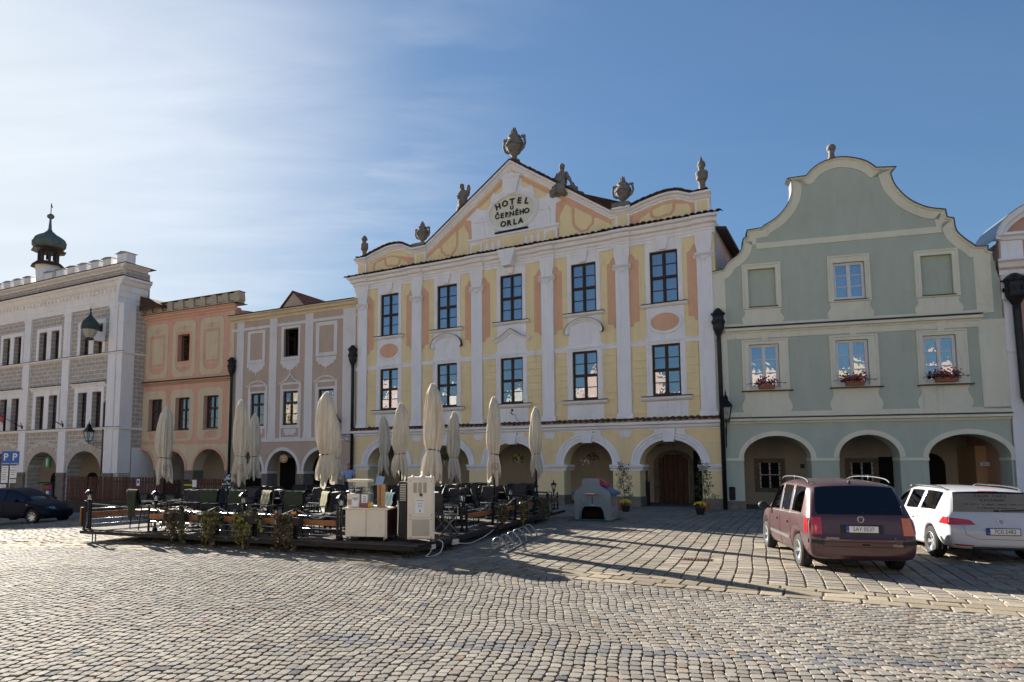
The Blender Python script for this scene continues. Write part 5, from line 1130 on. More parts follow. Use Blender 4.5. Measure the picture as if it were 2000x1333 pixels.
# ================================================================== sunlit row on the other side of the square (seen mirrored in the windows, bounces light)
def build_opposite():
    cols = [('ochre', (.72, .58, .32)), ('rose', (.74, .50, .42)), ('ivory', (.80, .76, .68)), ('pale green', (.58, .64, .52)), ('salmon', (.72, .48, .38)), ('pale yellow', (.80, .72, .50)), ('grey white', (.76, .75, .74)), ('apricot', (.76, .60, .46))]
    x = -58
    ang = FH.ang; ux, uy = math.cos(ang), math.sin(ang)
    for i in range(10):
        w = [9, 11, 8.5, 12, 9.5, 10.5, 9, 12.5, 10, 11][i]; nm, c = cols[i % 8]; shp = ['stepped', 'curved', 'pointed'][i % 3]
        k = ('opp', nm)
        if k not in M: M[k] = pm('opposite_'+nm.replace(' ', '_'), tuple(min(.88, (q*.6+sum(c)/3*.4)*1.12) for q in c), .9, .08, 1.0)
        # line parallel to the hotel row, 44 m in front of it
        u = -62+sum([9, 11, 8.5, 12, 9.5, 10.5, 9, 12.5, 10, 11][:i]); p = FH.world(u, 43, 0)
        r = thing('gabled_house', f'{nm} {shp} gabled house across the square, mirrored in window panes'+(' at the far end' if i > 7 else ''), 'house', (p.x, p.y, 0), ang)
        h = 8.2+.9*math.sin(i*2.1); g = {'stepped': [(w, h), (w, h+.8), (w*.8, h+.8), (w*.8, h+2), (w*.62, h+2), (w*.62, h+3.2), (w*.38, h+3.2), (w*.38, h+2), (w*.2, h+2), (w*.2, h+.8), (0, h+.8), (0, h)],
             'curved': [(w, h)]+[(w/2+w/2*math.cos(t)*(1-.25*math.sin(2*t)**2), h+3.6*math.sin(t)) for t in [PI*q/14 for q in range(1, 14)]]+[(0, h)], 'pointed': [(w, h), (w/2, h+4.2), (0, h)]}[shp]
        holes = []
        for j in range(3):
            for z in (3.6, 6.0): holes.append(rect(w*(j+.5)/3-.55, w*(j+.5)/3+.55, z, z+1.6))
            holes.append(arch_hole(w*(j+.5)/3-1.1, w*(j+.5)/3+1.1, 1.7, 2.6, .0, 10))
        MB().prism([(0, -1)]+[(w, -1)]+g, -.3, 0, holes).build('wall', M[k], r)
        MB().box(0, w, -4.3, -4.0, -1, h).build('back_wall', M['room'], r)
        MB().prism([(0, h), (w, h), (w/2, h+3.3)], -8, -.31).build('roof', M['tile2'], r)
        for hh in holes:
            if len(hh) == 4: MB().box(hh[0][0], hh[1][0], -.2, -.15, hh[0][1], hh[2][1]).build('window', M['frame_white'], r); MB().box(hh[0][0]+.08, hh[1][0]-.08, -.14, -.13, hh[0][1]+.08, hh[2][1]-.08).build('pane', M['dark'], r)
        MB().box(0, w, -.01, .14, 3.05, 3.2).box(0, w, -.01, .2, h-.2, h).build('cornice', M['white2'], r)
build_opposite()
# ================================================================== sculpture on the hotel roof line
def skin_mesh(name, pts, edges, rad, mat, lvl=2, squash=None):
    me = bpy.data.meshes.new(name); me.from_pydata(pts, edges, []); o = bpy.data.objects.new('tmp_skin', me); COL.objects.link(o)
    o.modifiers.new('s', 'SKIN')
    for i, r in enumerate(rad): me.skin_vertices[0].data[i].radius = (r, r) if not isinstance(r, tuple) else r
    me.skin_vertices[0].data[0].use_root = True
    s = o.modifiers.new('b', 'SUBSURF'); s.levels = lvl; s.render_levels = lvl
    out = bpy.data.meshes.new_from_object(o.evaluated_get(bpy.context.evaluated_depsgraph_get())); bpy.data.objects.remove(o)
    out.name = name; out.materials.clear(); out.materials.append(mat); out.polygons.foreach_set('use_smooth', [True]*len(out.polygons)); return out
def roughen(me, amp, sc):
    from mathutils import noise
    for v in me.vertices: v.co += v.normal*amp*noise.fractal(v.co*sc, 1.0, 2.0, 3)
    return me
def urn(label, u, z, h, d=-.10, wide=1.0, turn=0):
    r = thing('stone_urn', label, 'urn', FH.world(u, d, z), FH.ang+turn, 'carved stone urns on the hotel roof line'); s = h/1.5; S = M['stone']
    b = MB().lathe([(q*wide*s, w*s) for q, w in [(.24, 0), (.24, .06), (.15, .1), (.10, .2), (.13, .27), (.24, .36), (.33, .55), (.36, .75), (.34, .88), (.24, .95), (.22, 1.0), (.27, 1.05), (.25, 1.1), (.15, 1.14)]], n=24, fold=.05, fn=8)
    roughen(b.build('body', S, r, smooth=True).data, .03*s, 5/s)
    fl = MB()
    for k in range(7):
        a = k*2.4; rr = (.09 if k else 0)*s; fl.lathe([(.07*s, 0), (.075*s, .08*s), (.045*s, .2*s), (.008, (.34 if k == 0 else .22+.05*(k % 3))*s)], (rr*math.cos(a), rr*math.sin(a), 1.12*s), 6)
    fl.build('flame', S, r, smooth=True)
    for sd in (-1, 1):
        MB().tube([(sd*.28*wide*s, 0, .42*s), (sd*.42*wide*s, 0, .5*s), (sd*.50*wide*s, 0, .70*s), (sd*.47*wide*s, 0, .92*s), (sd*.36*wide*s, 0, 1.02*s), (sd*.26*wide*s, 0, .94*s)], .055*s, 7).ball((sd*.46*wide*s, 0, .98*s), .08*s, n=8, m=6).build('handle', S, r, smooth=True)
    fs = MB().tube([(.36*wide*s*math.cos(t), .36*wide*s*math.sin(t), (.78-.12*abs(math.sin(2*t)))*s) for t in [2*PI*q/24 for q in range(25)]], .045*s, 5); fs.build('garland', S, r, smooth=True)
    return r
urn('tall grey stone urn with handles on the very tip of the hotel gable', -8.80, 16.50, 1.80, wide=.95)
urn('weathered stone urn with scroll handles left of the hotel gable slope', -14.15, 13.24, 1.32)
urn('pale stone urn with flame top right of the gable slope', -3.50, 13.24, 1.38)
def bust(label, u, z, h, helmet):
    r = thing('stone_bust', label, 'statue', FH.world(u, -.05, z), FH.ang, 'stone busts at the ends of the hotel parapet'); s = h/1.3; S = M['stone']
    MB().box(-.27*s, .27*s, -.22*s, .22*s, 0, .10*s, .02).lathe([(.19*s, .10*s), (.13*s, .18*s), (.12*s, .42*s), (.17*s, .5*s)], n=10).build('socle', S, r, auto=40)
    me = skin_mesh('torso', [(0, 0, .5*s), (0, 0, .66*s), (0, .0, .80*s), (.0, -.01, .90*s), (0, -.02, 1.02*s), (0, -.02, 1.14*s), (-.24*s, 0, .74*s), (.24*s, 0, .74*s)], [(0, 1), (1, 2), (2, 3), (3, 4), (4, 5), (2, 6), (2, 7)], [.20*s, .26*s, .24*s, .09*s, .14*s, .12*s, .16*s, .16*s], S)
    inst('torso', roughen(me, .02*s, 6), r)
    MB().ball((0, -.03*s, 1.06*s), .125*s, .135*s, .16*s).box(-.02*s, .02*s, -.19*s, -.13*s, 1.0*s, 1.07*s).build('head', S, r, smooth=True)
    b = MB()
    if helmet: b.lathe([(.15*s, 1.08*s), (.16*s, 1.14*s), (.12*s, 1.26*s), (.03*s, 1.34*s)], n=12).prism([(-.02, 1.2*s), (.02, 1.2*s), (.02, 1.44*s), (-.02, 1.44*s)], -.14*s, .2*s)
    else: b.lathe([(.15*s, 1.06*s), (.17*s, 1.12*s), (.09*s, 1.28*s), (.02*s, 1.34*s)], n=12, fold=.1, fn=5)
    b.build('headgear', S, r, smooth=True)
bust('narrow stone bust at the left end of the hotel parapet', -17.95, 13.05, 1.32, False)
bust('helmeted stone bust on the crumbling right corner of the parapet', -.14, 13.05, 1.42, True)
def figures():
    S = M['stone']
    r = thing('stone_figure', 'seated draped stone figure on the right slope of the gable', 'statue', FH.world(-6.32, -.05, 14.42), FH.ang, None); r.scale = (.92, .95, .95)
    me = skin_mesh('body', [(0, 0, .22), (0, -.02, .55), (0, -.02, .85), (0, -.04, 1.02), (0, -.06, 1.18), (0, -.05, 1.34), (-.22, -.04, .88), (-.34, -.14, .62), (-.40, -.2, .36), (.22, -.04, .88), (.36, -.1, .62), (.52, -.1, .36), (.0, -.3, .22), (.12, -.42, -.18), (-.25, -.2, .12), (-.42, -.35, -.05), (.62, -.1, .12)],
                   [(0, 1), (1, 2), (2, 3), (3, 4), (4, 5), (2, 6), (6, 7), (7, 8), (2, 9), (9, 10), (10, 11), (0, 12), (12, 13), (0, 14), (14, 15), (11, 16)], [.36, .27, .25, .09, .14, .12, .13, .11, .09, .13, .11, .09, .26, .2, .26, .2, .12], S)
    inst('body', roughen(me, .05, 4), r)
    MB().ball((0, -.07, 1.27), .135, .145, .17).ball((0, .0, 1.34), .14, .14, .12).build('head', S, r, smooth=True)
    b = MB().ball((-.35, .02, .05), .42, .25, .34, 14, 10).ball((.35, .0, .0), .48, .26, .30, 14, 10).ball((.8, .02, -.28), .35, .2, .16, 10, 8)
    roughen(b.build('drapery', S, r, smooth=True).data, .09, 3.5)
    r = thing('stone_figure', 'small winged stone figure leaning on the left slope of the gable', 'statue', FH.world(-11.62, -.02, 14.50), FH.ang, None)
    me = skin_mesh('body', [(0, 0, .5), (0, 0, .75), (.02, -.02, 1.0), (0, -.04, 1.14), (-.06, -.06, 1.28), (-.1, -.05, 1.40), (-.2, -.04, .98), (-.3, -.1, .78), (-.12, -.2, .66), (.22, -.02, .98), (.34, .0, 1.12), (.30, -.05, 1.36), (-.1, -.1, .25), (-.26, -.08, -.1), (.12, -.12, .26), (-.1, -.15, -.05)],
                   [(0, 1), (1, 2), (2, 3), (3, 4), (4, 5), (2, 6), (6, 7), (7, 8), (2, 9), (9, 10), (10, 11), (0, 12), (12, 13), (0, 14), (14, 15)], [.21, .19, .20, .09, .14, .12, .11, .09, .07, .11, .09, .07, .17, .13, .16, .12], S)
    inst('body', roughen(me, .03, 5), r)
    MB().ball((-.08, -.06, 1.33), .12, .13, .15).ball((-.1, -.0, 1.4), .13, .13, .1).build('head', S, r, smooth=True)
    MB().ball((.20, .12, 1.12), .12, .05, .32, 10, 8).build('wing', S, r, smooth=True); roughen(MB().ball((-.15, .0, .2), .26, .16, .34, 12, 9).build('drapery', S, r, smooth=True).data, .06, 4)
figures()
# ================================================================== drainpipes with rainwater heads
def drainpipe(label, F, u, ztop, zbot=-.1, d=.16, r=.085, head=True, path=None, mat='pipe', fancy=True, g='drainpipes between the houses'):
    t = thing('drainpipe', label, 'drainpipe', F.world(u, 0, 0), F.ang, g); m = M[mat]
    pts = path or [(0, -d, ztop-.9), (0, -d, zbot)]
    MB().tube(pts, r, 10).build('pipe', m, t, smooth=True)
    for k in range(4):
        z = ztop-1.6-k*2.2
        if z > zbot+.3 and path is None: MB().lathe([(r*1.22, z), (r*1.22, z+.07)], (0, -d, 0), 10).box(-.02, .02, -d, .0, z+.01, z+.05).build('clamp', m, t)
    if head:
        x, y, z = pts[0][0], pts[0][1], pts[0][2]
        hb = MB().lathe([(r*1.1, 0), (r*2.4, .28), (r*2.55, .34), (r*2.5, .78), (r*2.85, .84), (r*2.85, .90), (r*1.9, 1.02), (r*.8, 1.12)], (x, y, z-.05), 8, ph=0)
        if fancy:
            for k in range(8):
                a = PI/8+k*PI/4; hb.ball((x+r*2.6*math.cos(a), y+r*2.6*math.sin(a), z+.50), .05, .05, .09, 6, 5); hb.ball((x+r*2.9*math.cos(a), y+r*2.9*math.sin(a), z+.84), .045, .045, .04, 6, 5)
        hb.build('rainwater_head', m, t)
    return t
drainpipe('black drainpipe with ornate head between the hotel and the green house', FH, .34, 7.9, path=[(0, -.2, 7.0), (.0, -.22, 6.75), (-.0, -.18, 6.5), (.02, -.17, -.1)])
drainpipe('black drainpipe between the tan house and the hotel', FT, -.12, 8.3, path=[(.0, -.2, 7.2), (0, -.18, 6.9), (0, -.18, -.1)])
drainpipe('black drainpipe between the peach and the tan house', FP, -.02, 8.2, path=[(.0, -.2, 7.25), (0, -.18, 7.0), (0, -.18, -.7)])
drainpipe('thick black drainpipe with round ornate head at the right end of the green house', FG, 9.98, 8, r=.125, path=[(.15, -.28, 7.55), (.17, -.25, 7.2), (.22, -.22, 4.15), (.30, -.22, 4.0), (.85, -.24, 3.35), (.88, -.24, 3.15), (.90, -.22, -.1)])
drainpipe('rust red drainpipe bending down beside the white corner house', FP, -8.95, 8.2, r=.08, mat='pipe_red', path=[(-.05, -.25, 7.3), (-.12, -.3, 7.0), (-.72, -1.35, 6.05), (-.80, -1.62, 5.8), (-.80, -1.62, -1.0)])
MB().prism([(-.13, 7.6), (.13, 7.6), (.13, 9.0)]+arc(0, 9.0, .13, .16, 0, 180, 8), -.01, .0).build('niche', M['fog'], None) if False else None
# ================================================================== bracket lanterns
def lantern_head(t, c, s=1.0, glassm='glass_clear', name='lantern'):
    """four-sided street lantern: c = centre of its base"""
    x, y, z = c; b = MB(); h = .46*s; r0, r1 = .13*s, .24*s
    q = lambda r, zz: [(x+sx*r*.707, y+sy*r*.707, z+zz) for sx, sy in ((-1, -1), (1, -1), (1, 1), (-1, 1))]
    lo, hi = q(r0, 0), q(r1, h)
    for a, bb in zip(lo, hi): b.tube([a, bb], .012*s, 4)
    for ring in (lo, hi): 
        for k in range(4): b.tube([ring[k], ring[(k+1) % 4]], .014*s, 4)
    b.add(q(r1*1.16, h)+q(r1*.45, h+.2*s)+q(r1*.42, h+.24*s)+q(r1*.5, h+.25*s)+q(.02, h+.42*s), [(3, 2, 1, 0)]+[(k*4+i, k*4+(i+1) % 4, k*4+4+(i+1) % 4, k*4+4+i) for k in range(4) for i in range(4)])
    b.ball((x, y, z+h+.45*s), .03*s, n=6, m=5).tube([(x, y, z+h+.4*s), (x, y, z+h+.56*s)], .01*s, 4)
    b.box(x-r0*.8, x+r0*.8, y-r0*.8, y+r0*.8, z-.04*s, z).tube([(x, y, z-.04*s), (x, y, z-.14*s)], .02*s, 5)
    b.build(name+'_frame', M['iron'], t)
    g = MB(); lo, hi = q(r0*.97, .01), q(r1*.97, h-.01)
    g.add(lo+hi, [(i, (i+1) % 4, 4+(i+1) % 4, 4+i) for i in range(4)]).build('glass', M[glassm], t)
    MB().lathe([(.03*s, .05*s), (.045*s, .16*s), (.02*s, .26*s)], (x, y, z), 8).build('bulb', M['curtain'], t, smooth=True)
def bracket_lamp(label, F, u, z, out=1.2, s=1.0, side=-1):
    t = thing('wall_lantern', label, 'street lamp', F.world(u, 0, z), F.ang, 'iron wall lanterns on the facades')
    arm = MB(); dx = side*out; yy = -.35
    P = lambda a, b: (dx*a, yy*a-.06*(1-a), b)
    arm.tube([P(0, 0), P(1, 0)], .018, 6).tube([P(.05, -.42), P(.3, -.38), P(.6, -.2), P(.98, -.02)], .014, 5)
    arm.box(-.03, .03, -.07, -.0, -.62, .22)
    for a0, zc, r in ((.18, -.2, .13), (.45, -.14, .10), (.68, -.09, .065)): arm.tube([P(a0+r*(1-k/26)*math.cos(k*.5)/out, zc+r*(1-k/26)*math.sin(k*.5)) for k in range(22)], .009, 4)
    arm.build('bracket', M['iron'], t); lantern_head(t, (dx, yy, .14), s)
    return t
u, z = FW.uv(206, 866, .1); bracket_lamp('old iron lantern on a scrolled bracket at the corner of the white house', FW, -1.36, 3.2, 1.35, 1.35)
bracket_lamp('lantern on a spiral bracket beside the drainpipe of the tan house', FT, -.18, 3.42, .95, 1.2)
t = thing('wall_lantern', 'small lantern standing on a short bracket at the green house corner', 'street lamp', FG.world(.33, 0, 3.0), FG.ang, 'iron wall lanterns on the facades')
MB().tube([(0, -.02, -.2), (0, -.3, .0), (0, -.42, .3), (0, -.42, .42)], .02, 6).tube([(0, -.04, -.55), (0, -.05, .25)], .022, 6).tube([(0, -.04, .1), (0, -.42, .34)], .012, 5).build('bracket', M['iron'], t); lantern_head(t, (0, -.42, .52), 1.2)
# flag holders and the flag
def flagpole(label, u, z, flag):
    t = thing('flag_holder', label, 'flag holder', FW.world(u, .14, z), FW.ang, None if flag else None)
    MB().box(-.06, .06, -.05, 0, -.12, .12).tube([(0, -.04, 0), (-.42, -.35, .30)], .03, 6).tube([(0, -.04, .05), (.30, -.3, .3)], .022, 6).tube([(-.15, -.12, .1), (.14, -.14, .15)], .02, 5).build('bracket', M['iron'], t)
    return t
flagpole('forked iron flag holder without a flag on the white house', -5.95, 4.45, False)
t = flagpole('forked iron flag holder carrying a red and white flag', -10.87, 4.45, True)
MB().tube([(-.3, -.25, .2), (-3.3, -2.4, 2.3)], .025, 6).build('pole', M['frame_brown'], t)
def flag():
    for nm, a, b, mt in (('red_stripe', 0, .5, 'flag_red'), ('white_stripe', .5, 1, 'flag_white')):
        vs = []; n = 14
        for i in range(n+1):
            s = i/n
            for j in range(5):
                w = a+(b-a)*j/4; x = -1.1-1.9*s; zt = .85+1.3*s
                vs.append((x-.10*w*math.sin(s*7), -.85-1.45*s+.10*math.sin(s*9+w*2), zt-w*1.15+.05*math.sin(s*6)))
        MB().add(vs, [(i*5+j, (i+1)*5+j, (i+1)*5+j+1, i*5+j+1) for i in range(n) for j in range(4)]).build(nm, M[mt], fl, smooth=True)
p = FW.world(-10.87, .14, 4.45)
fl = thing('flag', 'red and white flag hanging from the holder at the left edge', 'flag', p, FW.ang); flag()
# the copper canopy over the corner statue
def canopy():
    t = thing('statue_canopy', 'dark copper onion canopy on a stone corbel at the white house', 'canopy', FW.world(-1.95, 1.1, 9.95), FW.ang); t.scale = (.68, .68, .80)
    MB().lathe([(.70, .72), (.80, .80), (.82, 1.0), (.72, 1.35), (.45, 1.62), (.2, 1.85), (.10, 2.05), (.05, 2.3)], n=8).build('dome', M['copper_dark'], t, auto=25)
    MB().ball((0, 0, 2.42), .09, n=8, m=6).tube([(0, 0, 2.2), (0, 0, 2.7)], .02, 5).build('finial', M['iron'], t, smooth=True)
    MB().lathe([(.30, .0), (.34, .08), (.55, .38), (.66, .62), (.70, .72), (.55, .72)], n=8, caps=False).build('bracket', M['arcade_tan'], t)
    MB().lathe([(.24, -.12), (.42, -.06), (.36, .06), (.22, .16)], n=8).build('corbel', M['copper_dark'], t)
    MB().box(-.28, .28, .15, 1.4, -.05, .7).build('support', M['white2'], t)
canopy()
# alarm bits, spotlight under the middle window, wall sundries
t = thing('wall_spotlight', 'small iron spotlight on the hotel apron under the middle window', 'lamp', FH.world(-8.9, .06, 4.1), FH.ang)
MB().tube([(0, 0, 0), (0, -.25, .05), (.1, -.3, .2)], .015, 5).ball((.1, -.32, .2), .06, n=8, m=6).tube([(-.2, -.02, .15), (.1, -.05, .0), (.25, -.02, -.3)], .008, 4).build('arm', M['iron'], t)
# ================================================================== window boxes of the green house
def leaf_blob(c, r, n, leaf=.05, sq=(1, 1, 1), drop=0):
    """many leaf-sized faces through a volume"""
    v = []; f = []
    for i in range(n):
        d = rng.normal(size=3); d /= np.linalg.norm(d); q = rng.random()**.4
        p = np.array(c)+d*np.array(sq)*r*q; a = rng.normal(size=3); a /= np.linalg.norm(a); b = np.cross(a, rng.normal(size=3)); b /= np.linalg.norm(b)
        L = leaf*(.6+.8*rng.random()); w = L*.55; k = len(v)
        v += [tuple(p-a*L/2), tuple(p+b*w/2+a*.05*L), tuple(p+a*L/2+np.array((0, 0, -.25*L))), tuple(p-b*w/2+a*.05*L)]; f.append((k, k+1, k+2, k+3))
    return MB().add(v, f)
def merge(*ms):
    o = MB()
    for m in ms: o.add(m.v, m.f)
    return o
def window_box(label, u, z, w, n, dense):
    t = thing('flower_box', label, 'flower box', FG.world(u, .12, z), FG.ang, 'geranium boxes on the green house sills')
    MB().prism([(-w/2+.03, .02), (w/2-.03, .02), (w/2, .17), (-w/2, .17)], -.22, -.04).build('box', M['terracotta'], t)
    ms = []; fl_ = []
    for k in range(n):
        x = -w*.55+w*1.1*(k+.5)/n; h = .25+.09*math.sin(k*2.3)
        ms.append(leaf_blob((x, -.14, h), .13, dense, .055)); 
        for q in range(9): 
            a = rng.normal(size=3)*np.array((.10, .09, .07)); fl_.append(MB().ball((x+a[0], -.18+a[1], h+.08+a[2]), .026+.012*rng.random(), n=5, m=4))
    merge(*ms).build('foliage', M['leaf'], t); merge(*fl_).build('blossom', M['flower_red'], t)
    wr = MB().tube([(-.68, -.30, .22), (.68, -.30, .22)], .010, 5)
    for x in (-.68, .68): wr.tube([(x, -.30, .22), (x, .02, .22)], .010, 5)
    wr.build('rail', M['iron'], t)
window_box('sparse pink geraniums in a terracotta box on the left sill', 1.86, 4.72, .62, 5, 55)
window_box('pink geraniums in a terracotta box under the blue curtained middle window', 4.92, 4.74, .66, 8, 60)
window_box('full crimson geraniums in a terracotta box on the right sill', 7.86, 4.76, .70, 8, 80)
# ================================================================== the café deck
A0 = np.array(ground_at(160, 1033, .25)[:2]); B0 = np.array(ground_at(812, 1066, .25)[:2]); XA = (B0-A0)/np.linalg.norm(B0-A0)
C0 = np.array((3.9, 23.7)); D0 = A0+np.array((.507, .862))*10.5; ZD = .25
DANG = math.atan2(XA[1], XA[0])
def dp(a, b):                                 # deck coordinates: metres right and back from the front left corner
    y = np.array((.43, .90)); y = y/np.linalg.norm(y); return A0+XA*a+y*b
def V3(p, z): return Vector((p[0], p[1], z))
DK = thing('cafe_deck', 'raised dark wooden café deck on steel legs in front of the hotel', 'deck', V3(A0, 0))
def lx(p): return (p[0]-A0[0], p[1]-A0[1])
def seg_line(P, Q, px):                       # where the photo column px crosses the line PQ
    r = ray(px, 909); d = Q-P; M2 = np.array([[d[0], -r[0]], [d[1], -r[1]]]); t = np.linalg.solve(M2, -P); return P+d*t[0], t[0]
def build_deck():
    n = 74; L = np.linalg.norm(C0-B0)
    N_ = np.array((-XA[1], XA[0]))            # depth direction square to the front
    def on(P, Q, k):                          # point of PQ at depth k measured along N_
        d = Q-P; t = (k-(P-A0)@N_)/(d@N_); return P+d*t
    depth = min((C0-A0)@N_, (D0-A0)@N_)
    for i in range(n):
        k0 = .0+i*.145+.004; k1 = (i+1)*.145-.004
        if k1 > depth: break
        q = [on(A0, D0, k0), on(B0, C0, k0), on(B0, C0, k1), on(A0, D0, k1)]; q[1] += XA*rng.random()*.03; q[2] += XA*.02*rng.random(); z = ZD+rng.normal()*.0015
        vs = [(*lx(p), z-.03) for p in q]+[(*lx(p), z) for p in q]
        MB().add(vs, [(0, 3, 2, 1), (4, 5, 6, 7), (0, 1, 5, 4), (1, 2, 6, 5), (2, 3, 7, 6), (3, 0, 4, 7)]).build('plank', M['deck'], DK)
    def fascia(P, Q, nm='fascia'):
        d = (Q-P); L = np.linalg.norm(d); a = math.atan2(d[1], d[0]); m = (P+Q)/2; MB().obox((*lx(m), ZD-.072), a, L, .05, .075).build(nm, M['deck_dark'], DK)
    fascia(A0-N_*.03, B0-N_*.03); fascia(B0+XA*.03, C0+XA*.03); fascia(A0-XA*.03, D0-XA*.03)
    for k in (.3, 2.2, 3.9, 5.6, 7.3, 8.5):
        for o in (0, .10):
            p = A0+XA*(k+o)+N_*.05; MB().tube([(*lx(p), ZD-.05), (*lx(p), gz(p[0])-.03)], .014, 5).build('deck_leg', M['iron'], DK)
    for k in (.12, .3, .5, .7): p = B0+(C0-B0)*k; MB().tube([(*lx(p), ZD-.05), (*lx(p), -.03)], .02, 5).build('deck_leg', M['iron'], DK)
    for k in range(5):                        # cross beams below
        P, Q = on(A0, D0, .6+2*k), on(B0, C0, .6+2*k); fascia(P, Q, 'joist')
build_deck()
# power cables and sockets hanging at the right corner
t = thing('cable_socket', 'pale power sockets and hanging white cable under the deck corner', 'cable', V3(B0, ZD-.12)); 
MB().obox((.30, .60, .03), 1.1, .16, .06, .09).obox((.75, 1.55, .02), 1.1, .20, .07, .10).build('socket', M['beige'], t)
MB().tube(catmull([(.30, .60, .0), (.24, .45, -.08), (.18, .35, -.12), (.30, .4, -.13), (.45, .62, -.08), (.50, .75, .08), (.40, .80, .14)], 5), .010, 5).tube(catmull([(.75, 1.55, 0), (1.1, 2.4, -.10), (1.5, 3.3, -.02), (1.8, 4.2, .1)], 5), .010, 5).build('cable', M['beige'], t, smooth=True)
# ------------------------------------------------------------------ railings: posts, ropes, bars, boards
def post_lantern(t, x, y, z):
    b = MB().lathe([(.03, 0), (.045, .02), (.03, .05), (.05, .07), (.055, .09)], (x, y, z), 8).lathe([(.105, .23), (.11, .24), (.07, .29), (.03, .31), (.015, .34), (.022, .36), (.004, .40)], (x, y, z), 8)
    for k in range(6): a = k*PI/3; b.tube([(x+.05*math.cos(a), y+.05*math.sin(a), z+.09), (x+.085*math.cos(a), y+.085*math.sin(a), z+.235)], .006, 4)
    b.build('lantern_frame', M['iron'], t); MB().lathe([(.046, .09), (.08, .232)], (x, y, z), 6, caps=False).build('lantern_glass', M['glass_clear'], t); MB().lathe([(.02, .10), (.026, .16), (.01, .20)], (x, y, z), 6).build('lantern_bulb', M['paper'], t)
def rail_bay(label, P, Q, n_bars=4, board=True, rope=True, post_h=.60, end_post=True, boardz=.34, lantern=None):
    t = thing('railing', label, 'railing', V3(P, ZD), 0, 'railing bays round the café deck'); d = Q-P; L = np.linalg.norm(d); a = math.atan2(d[1], d[0]); t.rotation_euler = (0, 0, a)
    for x in ([.03, L-.03] if end_post else [.03]): MB().box(x-.02, x+.02, -.02, .02, 0, post_h, .004).box(x-.05, x+.05, -.04, .04, 0, .012).build('post', M['iron'], t)
    zs = [.10, .21, .44, .48] if n_bars == 4 else [.12, .3]
    for z in (.10, .22, .47): MB().tube([(.05, 0, z), (L-.05, 0, z)], .0085, 6).build('rail_bar', M['steel'], t, smooth=True)
    if board: MB().box(.06, L-.06, -.028, -.008, boardz-.055, boardz+.055, .006).build('board', M['rail_wood'], t)
    if rope: MB().tube([(.03+(L-.06)*k/12, 0, post_h-.02-.16*math.sin(PI*k/12)**1.0*(1-.25*math.cos(2*PI*k/12))*.8) for k in range(13)], .014, 7).build('rope', M['rope'], t, smooth=True)
    if lantern is not None:
        x = L*lantern; MB().lathe([(.06, 0), (.05, .06), (.028, .1), (.024, .55), (.03, .62)], (x, .10, 0), 8).build('lamp_post', M['iron'], t, smooth=True); post_lantern(t, x, .10, .60)
    return t
OFF = np.array((-XA[1], XA[0]))*.14
AF, BF = A0+OFF, B0+OFF
px_ = [293, 357, 427, 500, 579, 664]; pts_ = [seg_line(AF, BF, p)[0] for p in px_]
names = ['rope railing bay right of the deck entrance', 'rope railing bay between the first two hanging planters', 'rope railing bay between the second and third hanging planter', 'rope railing bay left of the orange marigold planter', 'rope railing bay beside the beige serving cart']
for i in range(5): rail_bay(names[i], pts_[i], pts_[i+1], lantern={0: .12, 2: .62, 4: .98}.get(i))
pl_ = A0+XA*.12+OFF*.6
rail_bay('side railing of the deck entrance with lantern on the left corner', pl_, pl_+np.array((.507, .862))*2.6, lantern=.02)
rail_bay('back part of the left side railing behind the blanket chair', pl_+np.array((.507, .862))*2.65, pl_+np.array((.507, .862))*5.4)
MB_e = thing('railing_end_post', 'short wood faced post pair at the far left corner of the deck', 'post', V3(A0+XA*.0+OFF*.4, ZD)); MB().box(-.02, .02, -.02, .02, 0, .66).box(-.06, -.035, -.02, .02, .05, .50).build('post', M['iron'], MB_e); MB().box(-.09, -.06, -.04, .04, .12, .50).build('board', M['rail_wood'], MB_e)
CB = C0-B0; cb = CB/np.linalg.norm(CB); inn = np.array((-cb[1], cb[0]))*.12
tr_ = [.245, .40, .56, .72, .86, .97]
rn = ['right side railing bay behind the folded slatted chair', 'right side railing bay with the first bronze vine', 'right side railing bay with the middle vine', 'right side railing bay with the far vine', 'last right side railing bay beside the toy playhouse']
for i in range(5): rail_bay(rn[i], B0+CB*tr_[i]+inn, B0+CB*tr_[i+1]+inn, lantern={0: .0, 1: .9, 3: .3, 4: .9}[i] if i in (0, 1, 3, 4) else None)
